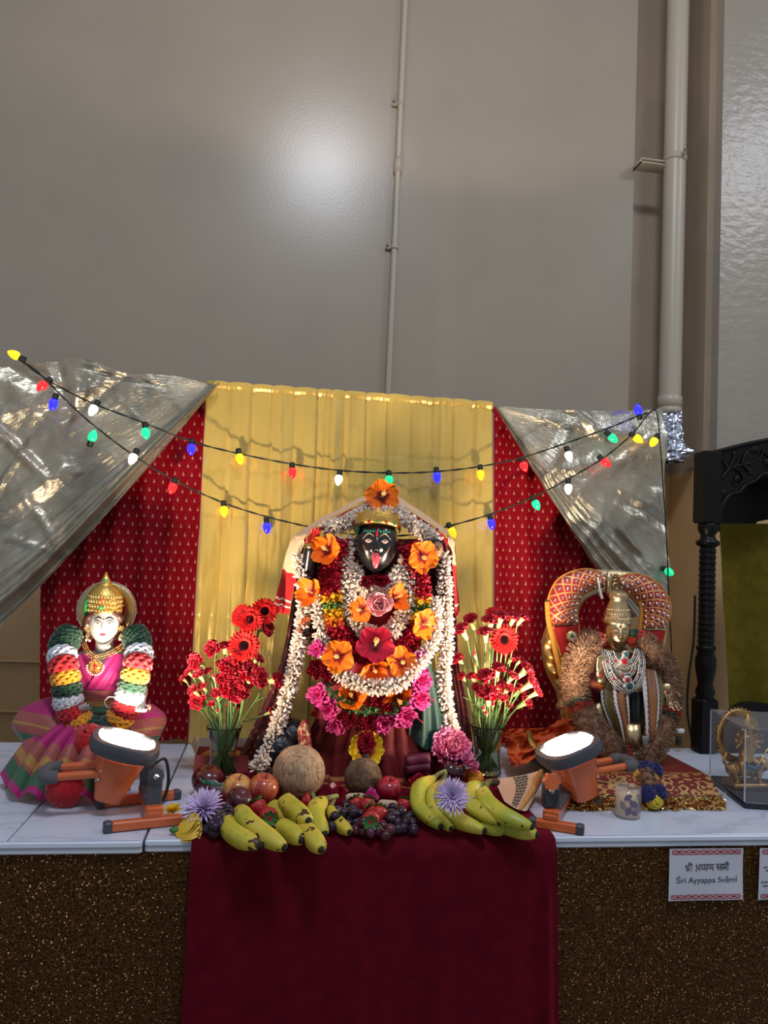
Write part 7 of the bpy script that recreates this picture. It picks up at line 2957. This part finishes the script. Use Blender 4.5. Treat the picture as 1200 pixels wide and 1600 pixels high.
obj('post_capital', MB().lathe([(r, z) for r, z in prof], 24, Matrix.Translation((xp, THY, 0))), TB, th)
obj('post_block', MB().rbox((xp, THY, (ZT + zz(1090)) / 2), (.062, .060, zz(1090) - ZT - .002), .006), TB, th, sharp=30)
ztb = zz(818)
obj('post_block', MB().rbox((xp - .004, THY, (ztb + zz(706)) / 2), (.064, .066, zz(706) - ztb), .005), TB, th, sharp=30)


def XZ(px, py, Y):
    p = P(px, py, Y)
    return (p.x, p.z)


def board(name, poly, Y, th_, sharp=30, mt=None):
    M = Matrix(((1, 0, 0, 0), (0, 0, 1, Y), (0, 1, 0, 0), (0, 0, 0, 1)))
    return obj(name, MB().prism([XZ(x, y, Y) for x, y in poly], th_, M), mt or TB, th, smooth=False)


crest = [(1106, 707), (1130, 701), (1165, 692), (1200, 684), (1240, 676), (1290, 672), (1290, 722), (1245, 726), (1215, 733), (1200, 739), (1190, 741), (1182, 750), (1170, 753), (1160, 766), (1145, 766), (1136, 780), (1125, 790), (1120, 802), (1112, 806), (1106, 818)]
board('crest_board', crest, THY - .02, .02)
# raised moulding and carved vine on the crest board
cy_ = THY - .022
obj('crest_moulding', MB().tube(crv([P(x, y, cy_) for x, y in ((1104, 709), (1130, 703), (1165, 694), (1200, 687), (1240, 679))], 6), .0065, 8), TB, th)
obj('crest_moulding', MB().tube(crv([P(x, y, cy_) for x, y in ((1109, 812), (1114, 803), (1124, 799), (1131, 785), (1142, 772), (1156, 768), (1166, 757), (1180, 751), (1190, 742), (1205, 738), (1235, 728))], 6), .0060, 8), TB, th)
obj('crest_moulding', MB().tube([P(1108, 716, cy_), P(1108, 806, cy_)], .004, 8), TB, th)
vn = MB()
vines = [[(1122, 766), (1130, 745), (1142, 732), (1160, 726), (1178, 722), (1190, 712), (1193, 700)], [(1128, 748), (1122, 728), (1114, 716), (1110, 728), (1114, 738)], [(1134, 740), (1143, 722), (1150, 708)],
         [(1146, 731), (1158, 738), (1160, 752), (1150, 758), (1144, 750)], [(1114, 790), (1118, 775), (1126, 768), (1132, 774)], [(1162, 726), (1170, 736), (1176, 742)], [(1160, 725), (1166, 708), (1176, 700), (1186, 698)], [(1192, 706), (1200, 712), (1206, 724), (1198, 732)], [(1140, 735), (1134, 725), (1126, 716)]]
for k, v_ in enumerate(vines):
    pth = crv([P(x, y, cy_ - .002) for x, y in v_], 6)
    obj('carved_vine', MB().tube(pth, [.0062 * (1 - .65 * i / len(pth)) for i in range(len(pth))], 8, flat=.7), TB, th)
for (x, y, rx, rz, a) in ((1118, 724, .010, .018, .5), (1148, 712, .007, .016, -.4), (1152, 748, .011, .011, 0), (1180, 703, .015, .009, .3), (1128, 770, .010, .014, .6), (1172, 737, .007, .013, -.5), (1114, 742, .008, .014, .2), (1197, 722, .009, .012, .2), (1120, 752, .007, .014, .3)):
    M = Matrix.Rotation(a, 4, 'Y')
    obj('carved_leaf', MB().ball(P(x, y, cy_), (rx, .006, rz), 12, 8, M), TB, th)
# canopy soffit and back scallop
back = [(1112, 812), (1112, 831), (1135, 830), (1150, 826), (1160, 828), (1176, 823), (1184, 815), (1200, 812), (1240, 808), (1280, 806), (1280, 730), (1112, 760)]
board('back_scallop', back, THY + .17, .02)
pA, pB = P(1114, 760, THY + .18), P(1290, 700, THY)
b = MB().box(((pA.x + pB.x) / 2, THY + .085, zz(735)), (pB.x - pA.x, .19, .02))
obj('canopy_board', b, TB, th, smooth=False)
# lower rail with a hump
rail = [(1120, 1175), (1120, 1120), (1128, 1118), (1140, 1114), (1152, 1104), (1164, 1099), (1180, 1098), (1200, 1100), (1230, 1108), (1280, 1120), (1280, 1190), (1200, 1185)]
board('lower_rail', rail, THY - .012, .024)
for v_ in ([(1156, 1115), (1166, 1120), (1178, 1117), (1186, 1124)], [(1150, 1122), (1160, 1128), (1172, 1126)], [(1190, 1112), (1198, 1120), (1206, 1116)]):
    pth = crv([P(x, y, THY - .014) for x, y in v_], 6)
    obj('carved_vine', MB().tube(pth, [.005 * (1 - .6 * i / len(pth)) for i in range(len(pth))], 7), TB, th)


# olive velvet hanging behind
def velv(u, v):
    x = 1124 + 16 * v + (1330 - 1124) * u
    y = 818 + 300 * v
    p = P(x, y, THY + .16)
    p.y += .006 * nz(u * 6, v * 4) + .010 * math.sin(u * 5)
    return p


OLV_ = mat('olive_velvet', (.105, .082, .008), .9, sheen=.55, sheen_tint=(.6, .5, .1), col2=(.13, .10, .012), nscale=25, spec=.1)
obj('velvet_back', MB().grid(velv, 40, 60), OLV_, th)
b = MB()
rg = random.Random(6)
for k in range(260):
    p = velv(0, k / 260)
    d = Vector((-rg.uniform(.3, 1), rg.uniform(-1, .3), rg.uniform(-.6, .6))).normalized()
    w_ = d.cross(Vector((0, 0, 1))).normalized() * .001
    b.add([p - w_, p + w_, p + d * rg.uniform(.004, .010)], [(0, 1, 2)])
obj('velvet_fringe', b, mat('olive_fringe', (.16, .17, .05), .9), th, kind='stuff', smooth=False)
obj('rear_post', MB().rbox((P(1330, 1000, THY + .17).x, THY + .17, .8), (.05, .05, 1.6), .004), TB, th)
# the matching post at the other side of the throne, beyond the picture
dxp = P(1290, 1000, THY).x - xp
for ch in [c_ for c_ in th.children if c_.name.split('.')[0] in ('twisted_post', 'post_urn', 'post_capital', 'post_block')]:
    c2 = ch.copy()
    COL.objects.link(c2)
    c2.parent = th
    c2.location.x += dxp
# cables down the wall beside the throne
obj('power_cable', MB().tube(crv([P(1086, 930, .86), P(1084, 1000, .86), P(1076, 1060, .86), P(1074, 1110, .86), P(1080, 1150, .84), P(1083, 1162, .80), P(1080, 1185, .79)], 8), .0042, 8), WIRE, None, 'black power cable hanging left of the throne post', 'cable')
obj('plug', MB().rbox(P(1060, 1158, .70), (.016, .014, .030), .003), WIRE, None, 'black plug at the end of the string lights by the garland', 'plug')
b = MB().rbox(P(1062, 1142, .69), (.030, .008, .014), .002)
obj('plug_tag', b, mat('clear_tag', (.6, .62, .66), .3), None, 'pale plastic tag above the black plug', 'tag')

# ================================================================ paper signs on the skirt
SP = mat('sign_paper', (.52, .54, .64), .6, bump=.15, bscale=25)
INK = mat('black_ink', (.012, .013, .02), .6)
g = NG('red_border_print', .6)
c = g.coord('UV')
sp = g.n('ShaderNodeSeparateXYZ')
g.l(c, sp.inputs[0])
fx = g.math('ABSOLUTE', g.math('SUBTRACT', g.math('FRACT', sp.outputs[0]), .5))
fy = g.math('ABSOLUTE', g.math('SUBTRACT', sp.outputs[1], .5))
dm = g.math('LESS_THAN', g.math('ADD', fx, fy), .26)
xs_ = g.math('LESS_THAN', g.math('ABSOLUTE', g.math('SUBTRACT', g.math('ADD', fx, fy), .56)), .09)
edge = g.math('GREATER_THAN', fy, .42)
f = g.math('MAXIMUM', g.math('MAXIMUM', dm, xs_), edge)
g.base(g.mix(f, (.50, .34, .40), (.23, .006, .025)))
RBORD = g.m
SGY = -.004


def paper_sign(label, tl, tr_, br_, bl_, nrep):
    t = thing('paper_sign', label, 'sign', P(*bl_, SGY), group='paper signs on the table skirt')

    def fn(u, v):
        a = P(*tl, SGY).lerp(P(*tr_, SGY), u)
        c_ = P(*bl_, SGY).lerp(P(*br_, SGY), u)
        p = a.lerp(c_, v)
        p.y -= .0010 + .0012 * math.sin(u * 5) * math.sin(v * 4)
        return p
    obj('sheet', MB().grid(fn, 24, 16), SP, t)
    for v0, v1 in ((.02, .115), (.885, .975)):
        obj('printed_border', MB().grid(lambda u, v: fn(.03 + .94 * u, v0 + (v1 - v0) * v) + Vector((0, -.0006, 0)), 24, 3, lambda u, v: (u * nrep, v)), RBORD, t)
    return t, fn


s1, f1_ = paper_sign('white paper sign reading Sri Ayyappa Svami with red borders', (1046, 1326), (1161, 1325), (1160, 1405), (1044, 1408), 5)


def on_sign(fn, u, v):
    return fn(u, v) + Vector((0, -.0008, 0))


SH = {
    'shri': (1.25, [[(.08, .72), (.16, .90), (.30, .90), (.34, .74), (.22, .58), (.10, .52)], [(.22, .58), (.38, .38), (.36, .14), (.22, .06)], [(.62, 1), (.62, 0)], [(.62, .42), (.40, .16)], [(1.0, 1), (1.0, 0)], [(1.0, 1), (.96, 1.24), (.80, 1.34), (.64, 1.28), (.58, 1.12)], [(.46, 1), (1.2, 1)]]),
    'a': (.92, [[(.08, .84), (.20, .93), (.34, .82), (.22, .60), (.38, .44), (.32, .14), (.18, .06), (.05, .18)], [(.26, .56), (.50, .48), (.74, .56)], [(.74, 1), (.74, 0)], [(.50, 1), (.92, 1)]]),
    'yya': (1.10, [[(.08, .88), (.24, .78), (.20, .58), (.08, .46), (.16, .28), (.34, .28), (.46, .42)], [(.50, .88), (.66, .78), (.62, .58), (.50, .46), (.58, .28), (.76, .28), (.92, .44)], [(.94, 1), (.94, 0)], [(0, 1), (1.1, 1)]]),
    'ppa': (.98, [[(.10, 1), (.10, .52), (.20, .38), (.36, .40), (.44, .52)], [(.46, 1), (.46, .52), (.56, .38), (.70, .40), (.80, .52)], [(.82, 1), (.82, 0)], [(0, 1), (.98, 1)]]),
    'svaami': (2.10, [[(.10, .88), (.28, .82), (.26, .62), (.12, .52), (.30, .30), (.44, .06)], [(.22, .56), (.50, .56)], [(.84, .56), (.70, .66), (.56, .54), (.58, .34), (.72, .30), (.84, .42)], [(.84, 1), (.84, 0)], [(1.12, 1), (1.12, 0)], [(1.34, 1), (1.34, .40), (1.26, .28), (1.20, .38), (1.30, .46), (1.66, .46)], [(1.66, 1), (1.66, 0)], [(1.94, 1), (1.94, 0)], [(1.94, 1), (1.90, 1.24), (1.74, 1.34), (1.58, 1.28), (1.52, 1.12)], [(0, 1), (2.1, 1)]]),
}


def letter_strokes(fn, items, u0, v0, su, sv, w_):
    x = 0
    b_ = MB()
    for it in items:
        if it == ' ':
            x += .32
            continue
        wd, strokes = SH[it]
        for s_ in strokes:
            pth = crv([Vector((a, c_, 0)) for a, c_ in s_], 4) if len(s_) > 2 else [Vector((*s_[0], 0)), Vector((*s_[1], 0))]
            pts = [on_sign(fn, u0 + (x + p.x) * su, v0 - p.y * sv) for p in pth]
            b_.tube(pts, w_, 5, flat=1)
        x += wd
    for i, p in enumerate(b_.v):
        pass
    return b_


b = letter_strokes(f1_, ['shri', ' ', 'a', 'yya', 'ppa', ' ', 'svaami'], .205, .425, .0866, .122, .00062)
obj('lettering', b, INK, s1, label='dark Devanagari line of lettering', kind='stuff')
cu = bpy.data.curves.new('sign_text', 'FONT')
cu.body = '\u015ari Ayyappa Sv\u0101m\u012b'
cu.size = 1.0
to = bpy.data.objects.new('sign_text', cu)
COL.objects.link(to)
dg = bpy.context.evaluated_depsgraph_get()
tm = bpy.data.meshes.new_from_object(to.evaluated_get(dg))
xs = [v.co.x for v in tm.vertices]
x0t, x1t = min(xs), max(xs)
k_ = .83 / (x1t - x0t)
for v in tm.vertices:
    u = .095 + (v.co.x - x0t) * k_
    vv = .655 - v.co.y * k_ * (116 / 81.0)
    p = on_sign(f1_, u, vv)
    v.co = p - Vector(s1['_o'])
tm.materials.append(INK)
bpy.data.objects.remove(to)
obj('lettering', tm, None, s1, label='dark Latin line of lettering', kind='stuff')
s2, f2_ = paper_sign('white paper sign with red borders cut off by the right edge', (1187, 1325), (1302, 1324), (1300, 1403), (1184, 1406), 5)
b = MB()
for (u0, v0, u1, v1) in ((.055, .37, .10, .365), (.11, .37, .125, .372), (.085, .43, .12, .428), (.03, .655, .06, .655), (.07, .655, .115, .652), (.06, .72, .075, .735), (.078, .725, .12, .722)):
    b.tube([on_sign(f2_, u0, v0), on_sign(f2_, u1, v1)], .0008, 5)
obj('lettering', b, INK, s2, kind='stuff')

for o in bpy.data.objects:
    if '_o' in o:
        del o['_o']
for m_ in list(bpy.data.meshes):
    if m_.users == 0:
        bpy.data.meshes.remove(m_)
